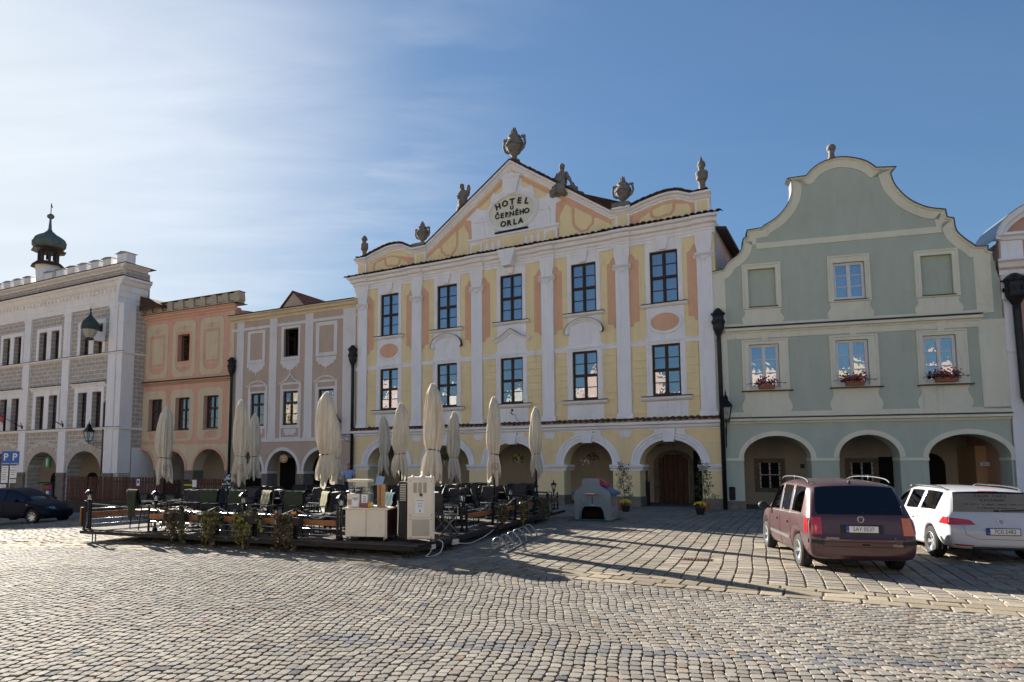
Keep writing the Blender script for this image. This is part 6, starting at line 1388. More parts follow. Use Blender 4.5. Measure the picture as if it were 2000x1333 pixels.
# hanging planters with trailing vines
def vine(label, p, ang, flowers=None, greens=True, L=.55, side=0):
    t = thing('hanging_planter', label, 'planter', V3(p, ZD), ang, 'planters with trailing vines on the deck railing')
    MB().box(-.30, .30, -.17, -.03, .28, .44, .01).build('box', M['deck_dark'], t)
    dk, lt = [], []
    for k in range(12):
        x = -.33+.66*rng.random(); y = -.10-.10*rng.random(); l = L*(.35+.9*rng.random()); n = int(16+l*42)
        v = []; f = []; xx = x; col = dk if rng.random() < (.45 if greens else .8) else lt
        for q in range(n):
            s = q/n; xx += rng.normal()*.010; z = .47+.06*math.sin(min(1, s*4)*PI)-s*l; P = np.array((xx+rng.normal()*.028, y-.04*math.sin(s*3)+rng.normal()*.028, z)); a = rng.normal(size=3); a /= np.linalg.norm(a); b = np.cross(a, rng.normal(size=3)); b /= np.linalg.norm(b); w = .027+.022*rng.random(); kk = len(v)
            v += [tuple(P-a*w), tuple(P+b*w*.8), tuple(P+a*w), tuple(P-b*w*.8)]; f.append((kk, kk+1, kk+2, kk+3))
        col.append(MB().add(v, f))
    top = leaf_blob((0, -.10, .47), .15, 90, .045, (1.9, .7, .5)); dk.append(top)
    merge(*dk).build('dry_foliage', M['leaf_brown'], t); 
    if lt: merge(*lt).build('foliage', M['leaf_yellow'] if greens else M['leaf2'], t)
    if flowers:
        fb = MB()
        for x in flowers: 
            for q in range(6): fb.ball((x+rng.normal()*.012, -.16+rng.normal()*.01, .54+rng.normal()*.012), .016, n=5, m=4)
        fb.build('blossom', M['flower_orange'], t)
    return t
vn = ['sparse brown trailing planter nearest the deck entrance', 'brown and green trailing planter, second along the front railing', 'bright yellow green trailing planter in the middle of the front railing', 'dry trailing planter with orange marigolds near the serving cart']
for i in range(4): vine(vn[i], pts_[i+1]+XA*(-.05 if i else 0)-OFF*.35, DANG, flowers=[(-.28), .12, .2] if i == 3 else None, greens=i in (1, 2), L=.62)
vs_ = ['bronze leaved vine bush hanging on the right side railing near the bike rack', 'yellow tipped vine in the middle of the right side railing', 'dark vine at the far end of the right side railing']
for i, k in enumerate((.40, .56, .72)): vine(vs_[i], B0+CB*k+inn*.1, math.atan2(cb[1], cb[0]), greens=i == 1, L=.5)
# ------------------------------------------------------------------ chairs and tables
def make_chair(name='terrace_chair'):
    t = thing(name, 'x', 'chair', (0, 0, 0), 0, 'dark terrace chairs round the café tables')
    s = MB().box(-.24, .24, -.24, .22, .43, .455, .01); s.build('seat', M['rattan'], t)
    bk = MB(); vs = []
    for i in range(7):
        z = .50+.38*i/6; y = .235+.10*(i/6)+.02*math.sin(i/6*PI)
        for j in range(5): x = -.235+.47*j/4; vs.append((x, y+.025*math.cos(j/4*2*PI)*.4, z))
    n = len(vs); fs = [(i*5+j, i*5+j+1, (i+1)*5+j+1, (i+1)*5+j) for i in range(6) for j in range(4)]
    bk.add(vs, fs).add([(x, y+.018, z) for x, y, z in vs], [f[::-1] for f in fs]); bk.build('backrest', M['rattan'], t)
    MB().tube([(-.245, .235, .45), (-.25, .26, .66), (-.24, .345, .89), (0, .352, .905), (.24, .345, .89), (.25, .26, .66), (.245, .235, .45)], .013, 6).build('back_frame', M['iron'], t, smooth=True)
    for sx in (-1, 1):
        MB().tube([(sx*.245, -.22, 0), (sx*.25, -.22, .44), (sx*.26, -.21, .62)], .014, 6).build('leg', M['iron'], t); MB().tube([(sx*.245, .24, .45), (sx*.245, .29, 0)], .014, 6).build('leg', M['iron'], t)
        MB().box(sx*.26-.022, sx*.26+.022, -.24, .27, .625, .645, .006).build('armrest', M['iron'], t)
    return t
def make_table():
    t = thing('cafe_table', 'x', 'table', (0, 0, 0), 0, 'square dark café tables')
    MB().box(-.36, .36, -.36, .36, .70, .725, .006).build('tabletop', M['black'], t)
    MB().tube([(0, 0, .02), (0, 0, .70)], .03, 8).build('column', M['iron'], t)
    for k in range(4): a = PI/4+k*PI/2; MB().tube([(0, 0, .08), (.30*math.cos(a), .30*math.sin(a), .02)], .018, 6).build('foot', M['iron'], t)
    return t
CH0, TB0 = make_chair(), make_table(); used = [False, False]
def put(proto, idx, loc, rz, label, group=None):
    o = proto if not used[idx] else copy_tree(proto)
    used[idx] = True; o.location = loc; o.rotation_euler = (0, 0, rz); o['label'] = label
    if group: o['group'] = group
    return o
# (a, b) on the deck and a phrase that finds the table
tabs = [(2.0, 1.75, 'by the second hanging planter'), (4.1, 1.8, 'behind the middle railing'), (6.1, 1.8, 'just left of the serving cart'), (1.9, 3.9, 'beside the second umbrella from the left'), (4.1, 3.9, 'under the broad umbrella left of the cart'), (6.6, 3.7, 'right behind the serving cart'),
        (7.45, 2.5, 'behind the folded slatted chair'), (2.6, 6.1, 'left in the third row of tables'), (4.6, 6.1, 'behind the drink machine'), (6.2, 5.6, 'behind the beige cooler'), (7.5, 4.9, 'beside the bronze vine'), (4.2, 8.4, 'farthest left at the back of the deck'), (6.0, 7.9, 'at the back near the second hotel arch'), (7.5, 7.2, 'at the right railing, middle vine'), (5.7, 10.0, 'at the very back near the hotel'), (7.5, 9.7, 'in the far right corner of the deck')]
def table_set(P, z, rz, desc, n=4, sk=()):
    put(TB0, 1, V3(P, z), rz, f'square dark café table {desc}')
    sides = ['near side', 'right side', 'far side', 'left side']
    for k in range(n):
        if k in sk: continue
        a = rz-PI/2+k*PI/2; q = P+np.array((math.cos(a), math.sin(a)))*(.62+.10*rng.random()); rr = a+PI/2+PI+R(rng.normal()*9)
        # the chair looks toward the table; its local -y is the front
        put(CH0, 0, V3(q, z), a+PI/2+R(rng.normal()*9), f'dark terrace chair, {sides[k]} of the table {desc}')
for i, (a, b, desc) in enumerate(tabs): table_set(dp(a, b), ZD, DANG+R(rng.normal()*4), desc, 4, sk=(0,) if i in (5,) else ())
for (px, Y, desc) in ((352, 20.6, 'left of the deck beside the first umbrella'), (300, 23.5, 'in front of the picket fence'), (410, 24.0, 'on the paving before the peach house'), (520, 28.5, 'on the paving before the tan house arches'), (600, 29.5, 'on the paving near the blue shirted man')):
    X = at_depth(px, Y); table_set(np.array((X, Y)), gz(X), FT.ang, desc)
# things on tables
def cruet(P, z, label):
    t = thing('condiment_basket', label, 'basket', V3(P, z+.726)); b = MB().lathe([(.07, 0), (.085, .06)], n=10); b.build('basket', M['straw'], t)
    for k in range(4): a = k*1.6; MB().lathe([(.02, .01), (.02, .10), (.012, .13), (.012, .16)], (.035*math.cos(a), .035*math.sin(a), 0), 7).build('bottle', M[['flower_red', 'terracotta', 'paper', 'flower_red'][k]], t, smooth=True)
for i in (5, 6, 9, 10, 12, 13): cruet(dp(tabs[i][0], tabs[i][1]), ZD, f'basket of red sauce bottles on the table {tabs[i][2]}')
for i, c in ((0, 'pale'), (2, 'white'), (11, 'white')):
    t = thing('menu_card', f'{c} menu lying on the table {tabs[i][2]}', 'menu', V3(dp(tabs[i][0], tabs[i][1]), ZD+.726), .5); MB().box(-.11, .11, -.15, .15, 0, .006).build('card', M['paper'], t)
# chairs with blankets along the front, backs to the square
def blanket(P, z, rz, label, m='blanket', long=.45, lit=False):
    t = thing('blanket', label, 'blanket', V3(P, z), rz, 'blankets draped over chair backs'); vs = []; n, mm = 9, 15
    for i in range(n):
        x = -.25+.50*i/(n-1)
        for j in range(mm):
            s = j/(mm-1)
            if s < .42: q = s/.42; y = .40-.015*math.sin(i*1.7)-.05*(1-q); zz = .90-long*(1-q)
            elif s < .56: q = (s-.42)/.14; y = .39-.075*q-.01; zz = .90+.03*math.sin(q*PI)
            else: q = (s-.56)/.44; y = .30-.05*q; zz = .90-.32*q
            vs.append((x+.015*math.sin(j*.9+i), y+.012*math.sin(i*2.2+j*.7)+.008, zz+.010))
    MB().add(vs, [(i*mm+j, (i+1)*mm+j, (i+1)*mm+j+1, i*mm+j+1) for i in range(n-1) for j in range(mm-1)]).build('cloth', M[m], t, smooth=True)
front = [(1.35, .62, -20, 'olive green blanket over the side-on chair at the deck entrance', 'blanket', .62), (2.55, .75, 188, None, None, 0), (2.95, .62, 184, 'dark green blanket over the chair behind the first planter', 'blanket', .5),
         (3.75, .60, 178, 'wide dark blanket over the chair behind the second railing bay', 'blanket', .42), (4.45, .62, 150, 'dark blanket with sunlight painted on in cream behind the second planter', 'blanket_sunlit', .40), (5.35, .60, 182, 'olive blanket spread over the chair behind the middle planter', 'blanket', .5),
         (5.95, .65, 140, 'cream lit blanket on the chair beside the middle planter', 'blanket_sunlit', .42), (7.0, .62, 186, 'plain green blanket over the chair left of the cart', 'blanket', .5), (7.45, .75, 140, 'grey blue blanket on the chair nearest the cart', 'blanket_blue', .42)]
for i, (a, b, rz, lab, m, lg) in enumerate(front):
    P = dp(a, b); rr = R(rz+180)+DANG
    put(CH0, 0, V3(P, ZD), rr, ['side-on terrace chair at the deck entrance', 'bare dark chair behind the first rope bay', 'chair under the dark green blanket behind the first planter', 'chair under the wide dark blanket behind the second rope bay', 'turned chair with the painted sunlit blanket', 'chair under the olive blanket behind the middle planter', 'turned chair beside the middle planter', 'chair under the plain green blanket left of the cart', 'turned chair nearest the serving cart'][i])
    if lab: blanket(P, ZD, rr, lab, m, lg)
# the two front chairs right of the cooler
P = B0+CB*.10-XA*.62; put(CH0, 0, V3(P+np.array((.35, .6)), ZD), R(182)-PI+PI, 'black chair with its back to the square, right of the beige cooler')
t = thing('folding_chair', 'grey slatted folding chair leaning back, right of the black chair', 'chair', V3(B0+CB*.17-XA*.25, ZD), R(118)); b = MB()
for k in range(7): MB().box(-.17+k*.049, -.13+k*.049, .16, .18, .0, .0).build('x', M['iron'], t) if False else b.obox((-.16+k*.053, .20, .70), 0, .038, .014, .44, R(-14))
b.build('backrest', M['alu'], t); kind_stuff = None
MB().tube([(-.19, .13, .45), (-.19, .27, .93), (.19, .27, .93), (.19, .13, .45)], .012, 6).build('back_frame', M['alu'], t)
for k in range(6): MB().box(-.19, .19, -.22+k*.062, -.175+k*.062, .44, .455).build('seat_slat', M['alu'], t)
for sx in (-1, 1): MB().tube([(sx*.19, .18, .44), (sx*.19, -.24, 0)], .012, 5).build('leg', M['alu'], t); MB().tube([(sx*.175, -.2, .45), (sx*.175, .25, 0)], .012, 5).build('leg', M['alu'], t); MB().tube([(sx*.2, .22, .66), (sx*.2, -.18, .64), (sx*.2, -.2, .45)], .011, 5).build('armrest', M['alu'], t)
# ------------------------------------------------------------------ closed market umbrellas
def umbrella(label, px, Y, top=3.69, base=None, w=1.0, hem=1.20, emblem=False, seed=0, lean=0.0, tie=.30):
    X = at_depth(px, Y); z0 = base if base is not None else ZD; H = top-z0; r_ = np.random.default_rng(seed)
    t = thing('closed_umbrella', label, 'umbrella', (X, Y, z0), r_.random()*6, 'closed cream market umbrellas on the terrace')
    MB().tube([(0, 0, 0), (0, 0, H-.05)], .026, 8).build('pole', M['iron'], t, smooth=True)
    MB().box(-.28, .28, -.28, .28, 0, .06, .012).lathe([(.05, .06), (.04, .3)], n=8).build('base', M['black'], t)
    hz = hem-z0; L = H-hz; n = 112; m = 40; vs = []; ph = r_.random()*6; bul = .9+.25*r_.random(); asym = .04+.05*r_.random()
    for j in range(m+1):
        s = j/m                              # 0 top, 1 hem
        z = H-.03-s*L*.93
        q = 1-tie*.95
        if s < q: rr = .045+.24*w*(.52*min(1, s/.09)**.6+.48*math.sin(min(1, s/(q*.80))*PI/2)**1.1)*(1 if s < q*.72 else 1-.48*((s-q*.72)/(q*.28))**2)*bul
        else: rr = .045+.24*w*bul*(.50+.40*math.sin(min(1, (s-q)/(1-q)*1.3)*PI/2))*(1-.12*max(0, (s-q)/(1-q)-.6))
        fd = .20*min(1, s*4)+.20*(1 if s > q else 0)*((s-q)/(1-q))
        tw = ph+s*.9
        for i in range(n):
            a = 2*PI*i/n; k = 1+.09*math.sin(a-ph+3.4*s)+fd*(1.55*abs(math.sin(4*a+tw+.35*math.sin(3*a+ph)))-1.0)+.07*min(1, s*4)*(1.6*abs(math.sin(10.5*a+3*s+ph))-1)+.035*math.sin(5*a-9*s)
            jag = 0
            if s > .76: jag = (-.34*abs(math.sin(2.5*a+ph))**1.3*(.5+.7*math.sin(a*1.5+ph)**2)+.14)*((s-.76)/.24)**1.2
            vs.append((rr*k*math.cos(a)+asym*math.sin(s*3+ph)*s+.018*math.sin(6*s+ph), rr*k*math.sin(a)+.015*math.sin(5*s+2*ph), z+jag+0))
    fs = [(j*n+i, j*n+(i+1) % n, (j+1)*n+(i+1) % n, (j+1)*n+i) for j in range(m) for i in range(n)]
    MB().add(vs, [f[::-1] for f in fs]).build('canopy', M['canvas'], t, smooth=True)
    cv = []; 
    for j in range(9):
        s = j/8; rr = .03+.145*w*math.sin(s*PI/2)**.8; z = H+.02-.34*s
        for i in range(40):
            a = 2*PI*i/40; cv.append((rr*(1+.10*s*math.sin(8*a+ph))*math.cos(a), rr*(1+.10*s*math.sin(8*a+ph))*math.sin(a), z-(.045*abs(math.sin(4*a+ph)) if j == 8 else 0)))
    MB().add(cv, [f[::-1] for f in [(j*40+i, j*40+(i+1) % 40, (j+1)*40+(i+1) % 40, (j+1)*40+i) for j in range(8) for i in range(40)]]).build('top_cap', M['canvas'], t, smooth=True)
    q = 1-tie*.95; zt = H-.03-q*L*.93; rt = .045+.24*w*bul*.50
    MB().tube([((rt*1.06)*math.cos(a)+asym*math.sin(q*3+ph)*q, (rt*1.06)*math.sin(a), zt+.02*math.sin(a)) for a in [2*PI*k/24 for k in range(25)]], .014, 5).build('tie_strap', M['iron'], t, smooth=True)
    if emblem:                               # round brown-red printed badge on the skirt
        ang = math.atan2(-Y, -X)-t.rotation_euler[2]+R(8); e = MB(); rr = .045+.24*w*bul*1.18
        zc = zt-.34
        e.tube([((rr)*math.cos(ang)+.085*math.cos(k)*-math.sin(ang), rr*math.sin(ang)+.085*math.cos(k)*math.cos(ang), zc+.10*math.sin(k)+.012*math.sin(3*k)) for k in [2*PI*q/24 for q in range(25)]], .0065, 4)
        for hh in (-.03, .03): e.tube([((rr)*math.cos(ang)+x*-math.sin(ang), rr*math.sin(ang)+x*math.cos(ang), zc+hh+.2*x*(1 if hh > 0 else -1)) for x in (-.06, 0, .06)], .006, 4)
        e.build('printed_emblem', M['ink_red'], t)
    return t
U = [('leftmost closed umbrella, before the peach house arches', 322, 22.6, 3.69, gz(-9.4), .84, 1.20, True), ('second closed umbrella from the left, taller and ribbed with folds', 468, 20.3, 3.69, None, .76, 1.22, True), ('slim greyish closed umbrella right behind the ribbed one', 496, 25.5, 3.69, gz(-7.3), .64, 1.3, False),
     ('broad closed umbrella with bunched skirt before the lantern of the tan house', 637, 18.0, 3.69, None, .90, 1.24, False), ('closed umbrella hidden behind the broad bunched one', 655, 24.3, 3.45, -.02, .68, 1.30, False), ('small grey closed umbrella before the leftmost hotel arch', 748, 26.9, 3.69, None, .78, 1.45, False),
     ('closed umbrella with twisted waist left of the tallest one', 782, 21.3, 3.69, None, .80, 1.35, False), ('tallest and nearest closed umbrella, directly behind the beige cooler', 845, 16.2, 3.69, None, .80, 1.35, False), ('grey shaded closed umbrella right of the tallest one', 887, 24.8, 3.69, None, .76, 1.22, False),
     ('closed umbrella with a round red emblem at the third hotel arch', 965, 19.4, 3.69, None, .64, 1.28, True), ('rightmost closed umbrella, thin, before a hotel pier', 1047, 22.8, 3.69, None, .60, 1.38, False)]
for i, (lab, px, Y, top, base, w, hem, em) in enumerate(U): umbrella(lab, px, Y, top, base, w, hem, em, seed=11+i)
# ------------------------------------------------------------------ serving cart, dispenser, cup tower, cooler
KA = DANG+R(14)
def kiosk():
    L, Rr = at_depth(676, 13.75), at_depth(757, 13.55); t = thing('serving_cart', 'low beige serving cart with maroon side and small wheels', 'cart', (L, 13.75, ZD), math.atan2(13.55-13.75, Rr-L))
    w = math.hypot(Rr-L, .2); h = .62
    MB().box(0, w, 0, .03, .09, h, .006).build('front_panel', M['beige'], t); MB().box(w/2-.004, w/2+.004, -.002, .02, .09, h).build('panel_seam', M['beige_dark'], t)
    MB().box(w-.03, w, .031, .95, .09, h, .004).build('side_panel', M['maroon'], t); MB().box(0, .03, .031, .95, .09, h).build('side_panel', M['beige'], t); MB().box(.031, w-.031, .92, .95, .09, h).build('back_panel', M['beige'], t)
    MB().box(w-.045, w+.004, -.01, .03, .07, h).build('corner_post', M['alu'], t)
    MB().box(-.06, w+.03, -.04, .98, h+.001, h+.035, .008).build('worktop', M['beige'], t)
    for x, y in ((.08, .1), (w-.08, .1), (.08, .85), (w-.08, .85)): MB().lathe([(.045, -.015), (.045, .015)], n=12).xf(Matrix.Translation((x, y, .045)) @ Matrix.Rotation(PI/2, 4, 'Y')).box(x-.02, x+.02, y-.02, y+.02, .05, .09).build('castor', M['alu'], t)
    base = t.matrix_basis.copy(); W_ = lambda x, y, z: (Matrix.Translation(t.location) @ Matrix.Rotation(t.rotation_euler[2], 4, 'Z')) @ Vector((x, y, z))
    a = t.rotation_euler[2]; top = h+.035
    d = thing('slush_dispenser', 'beige slush drink machine with two dark barrels and a clear lid', 'drink machine', W_(.0, .08, top), a)
    MB().box(0, .26, 0, .34, 0, .27, .01).build('body', M['beige'], d)
    for k in range(5): MB().box(.02+k*.016, .028+k*.016, -.002, .01, .05, .16).build('vent_slot', M['beige_dark'], d)
    for x in (.065, .195): MB().lathe([(.062, -.2), (.066, -.18), (.066, .12), (.05, .16)], n=16).xf(Matrix.Translation((x, .2, .345)) @ Matrix.Rotation(PI/2, 4, 'X')).build('barrel', M['glass_green'], d, smooth=True)
    MB().box(.0, .44, .02, .34, .40, .52, .012).build('lid', M['glass_clear'], d); MB().box(.0, .44, .01, .35, .505, .56, .01).build('lid_top', M['beige'], d)
    MB().box(.27, .44, .1, .34, .10, .40, .02).build('side_tank', M['glass_clear'], d); MB().box(.27, .44, .04, .34, .0, .27, .008).build('tank_base', M['alu'], d)
    MB().box(.115, .235, -.006, -.001, .03, .235).build('notice', M['paper'], d); MB().box(.30, .42, .03, .036, .07, .26).build('notice', M['paper'], d)
    lettering('LEDOVÁ\nTŘÍŠŤ', .034, M['ink'], d, (.175, -.008, .17)); 
    for k in range(4): MB().box(.325, .395, .027, .0295, .11+k*.033, .119+k*.033).build('print_line', M['ink'], d)
    c = thing('straw_holder', 'tall reddish bamboo straw and cup holder on the serving cart', 'holder', W_(.56, .30, top), a)
    for k in range(4): MB().box(k*.042, .036+k*.042, 0, .03, 0, .46).build('slat', M['straw'], c)
    for k in range(14): MB().box(.046, .076, -.012, .0, .06+k*.028, .078+k*.028).build('cup_rim', M['terracotta'], c)
    MB().box(0, .168, .031, .16, 0, .46).build('case', M['glass_clear'], c); MB().box(0, .168, 0, .16, -.0, .012).build('base', M['straw'], c)
    cu = thing('cup', 'pale yellow paper cup at the front edge of the cart', 'cup', W_(.50, .10, top), a); MB().lathe([(.030, 0), (.042, .10), (.040, .10)], n=14).build('cup_body', M['yellow_cup'], cu, smooth=True)
    n_ = thing('curled_paper', 'curled white paper sheet standing beside the yellow cup', 'paper', W_(.42, .14, top), a+.2); vs = []
    for i in range(9): s = i/8; vs += [(-.02+.10*s**2.2, -.03, .20*math.sin(s*1.6)), (-.02+.10*s**2.2, .05, .20*math.sin(s*1.6))]
    MB().add(vs, [(2*i, 2*i+1, 2*i+3, 2*i+2) for i in range(8)]).build('sheet', M['paper'], n_, smooth=True)
    b_ = thing('sweets_box', 'small red and orange sweets box in front of the drink machine', 'box', W_(.30, .03, top), a); MB().box(0, .15, 0, .06, 0, .09, .008).build('box', M['terracotta'], b_); MB().box(.02, .13, -.003, -.001, .02, .05).build('band', M['flower_violet'], b_); MB().ball((.18, .03, .05), .04, .03, .05, 8, 6).build('orange_fruit', M['orange_thing'], b_, smooth=True)
kiosk()
def cooler():
    L, Rr = at_depth(796, 13.25), at_depth(849, 13.25); a = R(1); t = thing('beige_cooler', 'tall beige ice machine on castors with vents, grille and notice', 'ice machine', (L, 13.25, ZD), a); w = Rr-L; h0, h = .08, 1.27; D = .55
    MB().box(0, w, 0.01, D, h0, h, .015).build('cabinet', M['beige'], t)
    MB().box(.035, w-.035, -.006, .011, .50, h-.03, .004).build('upper_panel', M['beige'], t); MB().box(.035, w-.035, -.006, .011, h0+.02, .494, .004).build('lower_panel', M['beige'], t)
    v = MB()
    for c in range(3):
        for k in range(12): x = .115+c*.095; v.box(x, x+.068, -.009, -.006, h-.30+k*.0165, h-.292+k*.0165)
    v.build('vent', M['beige_dark'], t, kind='stuff')
    g = MB(); x0, x1, z0, z1 = .09, w-.10, .15, .46
    for k in range(17): x = x0+(x1-x0)*k/16; g.box(x-.004, x+.004, -.014, -.009, z0, z1)
    for k in range(17): z = z0+(z1-z0)*k/16; g.box(x0, x1, -.0135, -.0095, z-.004, z+.004)
    MB().box(x0, x1, -.0088, -.006, z0, z1).build('grille_back', M['dark'], t); g.build('grille', M['beige'], t, kind='stuff')
    MB().lathe([(.05, 0), (.05, .004)], n=16).xf(Matrix.Translation((w/2-.01, -.02, .30)) @ Matrix.Rotation(PI/2, 4, 'X')).build('hub', M['alu'], t) if False else MB().ball((w/2-.01, -.012, .30), .012, .004, .012, 8, 6).build('hub', M['alu'], t)
    MB().box(.155, .335, -.0115, -.0065, .58, .86).build('notice', M['paper'], t); lettering('ZMRZLINA', .030, M['ink'], t, (.245, -.0135, .82)); 
    for k in range(3): MB().box(.20, .29, -.0135, -.012, .70+k*.03, .706+k*.03).build('print_line', M['ink'], t)
    MB().prism([(.235, .60), (.26, .60), (.255, .625), (.245, .63), (.24, .66), (.23, .66)], -.0135, -.012).build('print_mark', M['ink'], t)
    MB().ball((w/2, -.008, .93), .035, .003, .035, 14, 6).build('emblem', M['beige_dark'], t)
    for x, z in ((.06, h-.08), (w-.06, h-.08), (.06, .54), (w-.06, .54), (.06, .46), (w-.06, .46), (.06, .12), (w-.06, .12)): MB().ball((x, -.008, z), .010, .004, .010, 8, 5).build('screw', M['beige_dark'], t)
    for x, y in ((.06, .08), (w-.07, .08), (.06, D-.08), (w-.07, D-.08)): MB().lathe([(.035, -.012), (.035, .012)], n=12).xf(Matrix.Translation((x, y, .035)) @ Matrix.Rotation(PI/2, 4, 'Y')).box(x-.02, x+.02, y-.02, y+.02, .04, .08).build('castor', M['iron'], t)
    MB().lathe([(.05, 0), (.055, .02), (.03, .04), (.01, .045)], (w*.55, .1, h), 10).lathe([(.03, 0), (.012, .04)], (.1, .1, h), 8).lathe([(.03, 0), (.012, .035)], (w-.06, .1, h), 8).build('cap', M['beige'], t)
    c2 = thing('stainless_cabinet', 'dark steel cabinet with aluminium vents just left behind the cooler', 'cabinet', (L-.15, 13.25+.35, ZD), a); MB().box(-.04, .12, 0, .6, .1, 1.17, .01).build('body', M['trim'], c2)
    for k in range(10): MB().box(-.02, .10, -.012, .0, .80+k*.034, .816+k*.034).build('vent_slat', M['alu'], c2)
    MB().tube([(-.06, -.02, .15), (-.05, -.02, .6), (-.06, -.02, .8)], .015, 6).build('handle', M['steel'], c2)
cooler()
# ================================================================== cars
def car_shell(root, stations, glass, paint_m, top_pts=None, lvl=2):
    """stations: (x, zb, z_mid, z_belt, z_gt, z_top, w_sill, w_mid, w_belt, w_gt, w_top); x grows toward the front; glass: {interval: set of ring cells}"""
    vs = []; fs = []; mi = []; K = 10
    for (x, zb, zm, zbelt, zg, zt, ws, wm, wb, wg, wt) in stations:
        half = [(0, zb), (ws*.86, zb), (ws, zb+.05), (wm, zm), (wb, zbelt), (wb-.012, zbelt+.025 if zg > zbelt+.1 else zbelt+.004), (wg, zg), (wt, zg+(zt-zg)*.62), (wt*.55, zt-.008), (0, zt)]
        ring = half+[(-y, z) for y, z in half[::-1][1:-1]]
        vs += [(x, y, z) for y, z in ring]
    n = 18
    for i in range(len(stations)-1):
        for k in range(n):
            k2 = (k+1) % n; fs.append((i*n+k, (i+1)*n+k, (i+1)*n+k2, i*n+k2)); kk = k if k < 9 else 17-k
            mi.append(1 if kk in glass.get(i, ()) else 0)
    for e, rev in ((0, True), ((len(stations)-1)*n, False)):       # close the ends with strips
        for k in range(9):
            a, b, c, d = e+k, e+k+1, e+(17-k) % n, e+(18-k) % n
            f = (a, b, c, d) if len({a, b, c, d}) == 4 else tuple(dict.fromkeys((a, b, c, d)))
            if len(f) >= 3: fs.append(f if rev else f[::-1]); mi.append(0)
    me = bpy.data.meshes.new('tmp'); me.from_pydata(vs, [], fs); me.materials.append(paint_m); me.materials.append(M['car_glass']); me.polygons.foreach_set('material_index', mi)
    bm = bmesh.new(); bm.from_mesh(me); bmesh.ops.recalc_face_normals(bm, faces=bm.faces); cl = bm.edges.layers.float.get('crease_edge') or bm.edges.layers.float.new('crease_edge')
    for e in bm.edges:
        m_ = {f.material_index for f in e.link_faces}
        if len(m_) == 2: e[cl] = .9
    cv = bm.verts.layers.float.get('crease_vert') or bm.verts.layers.float.new('crease_vert')
    for v in bm.verts:
        g = sum(f.material_index == 1 for f in v.link_faces)
        if g in (1, 3) and len(v.link_faces) >= 4: v[cv] = .8
    bm.to_mesh(me); bm.free()
    o = bpy.data.objects.new('tmp', me); COL.objects.link(o); s = o.modifiers.new('s', 'SUBSURF'); s.levels = lvl; s.render_levels = lvl
    ev = bpy.data.meshes.new_from_object(o.evaluated_get(bpy.context.evaluated_depsgraph_get())); bpy.data.objects.remove(o)
    bm = bmesh.new(); bm.from_mesh(ev); tree = BVHTree.FromBMesh(bm)
    def part(faces, name, m, off=0.0):
        idx = {}; V = []; F = []
        for f in faces:
            q = []
            for v in f.verts:
                if v.index not in idx: idx[v.index] = len(V); V.append(v.co+v.normal*off)
                q.append(idx[v.index])
            F.append(q)
        MB().add(V, F).build(name, m, root, smooth=True)
    part([f for f in bm.faces if f.material_index == 0], 'body', paint_m)
    left = {f.index for f in bm.faces if f.material_index == 1}; bm.faces.ensure_lookup_table()
    while left:
        st = [left.pop()]; comp = []
        while st:
            i = st.pop(); comp.append(bm.faces[i])
            for e in bm.faces[i].edges:
                for g in e.link_faces:
                    if g.index in left: left.discard(g.index); st.append(g.index)
        part(comp, 'window', M['car_glass'], -.004)
    bm.free(); return tree
def patch(tree, root, name, mat, quad, axis, n=(8, 6), off=.008, mask=None, thick=True):
    """a trim panel pressed onto the shell; quad = 4 corners in the plane facing axis, looking along it"""
    d = {'rear': Vector((1, 0, 0)), 'left': Vector((0, -1, 0)), 'right': Vector((0, 1, 0)), 'front': Vector((-1, 0, 0))}[axis]
    vs = []; nx, ny = n
    for j in range(ny+1):
        for i in range(nx+1):
            u, v = i/nx, j/ny
            a = [quad[0][k]*(1-u)*(1-v)+quad[1][k]*u*(1-v)+quad[2][k]*u*v+quad[3][k]*(1-u)*v for k in (0, 1)]
            o = Vector((-3 if axis == 'rear' else 8, a[0], a[1])) if axis in ('rear', 'front') else Vector((a[0], 3 if axis == 'left' else -3, a[1]))
            hit, nrm, _, _ = tree.ray_cast(o, d)
            if hit is None: hit = o+d*3; nrm = -d
            vs.append(hit-d*off*(1 if True else 0))
    fs = [(j*(nx+1)+i, j*(nx+1)+i+1, (j+1)*(nx+1)+i+1, (j+1)*(nx+1)+i) for j in range(ny) for i in range(nx)]
    m = len(vs); back = [v+d*(off+.006) for v in vs]
    rim = [i for i in range(nx+1)]+[(j)*(nx+1)+nx for j in range(1, ny+1)]+[ny*(nx+1)+i for i in range(nx-1, -1, -1)]+[j*(nx+1) for j in range(ny-1, 0, -1)]
    fs2 = [(rim[k], rim[(k+1) % len(rim)], rim[(k+1) % len(rim)]+m, rim[k]+m) for k in range(len(rim))]
    return MB().add(vs+back, fs+fs2).build(name, mat, root, smooth=False, auto=40)
def seam(tree, root, pts, axis, r=.0055, name='panel_seam', mat='dark', off=.001, n=10):
    d = {'rear': Vector((1, 0, 0)), 'left': Vector((0, -1, 0)), 'right': Vector((0, 1, 0))}[axis]; P = []
    for a, b in zip(pts[:-1], pts[1:]):
        for k in range(n):
            t = k/n; q = (a[0]+(b[0]-a[0])*t, a[1]+(b[1]-a[1])*t); o = Vector((-3, q[0], q[1])) if axis == 'rear' else Vector((q[0], 3 if axis == 'left' else -3, q[1]))
            h = tree.ray_cast(o, d)[0]
            if h: P.append(h-d*off)
    if len(P) > 2: MB().tube(P, r, 4).build(name, M[mat], root)
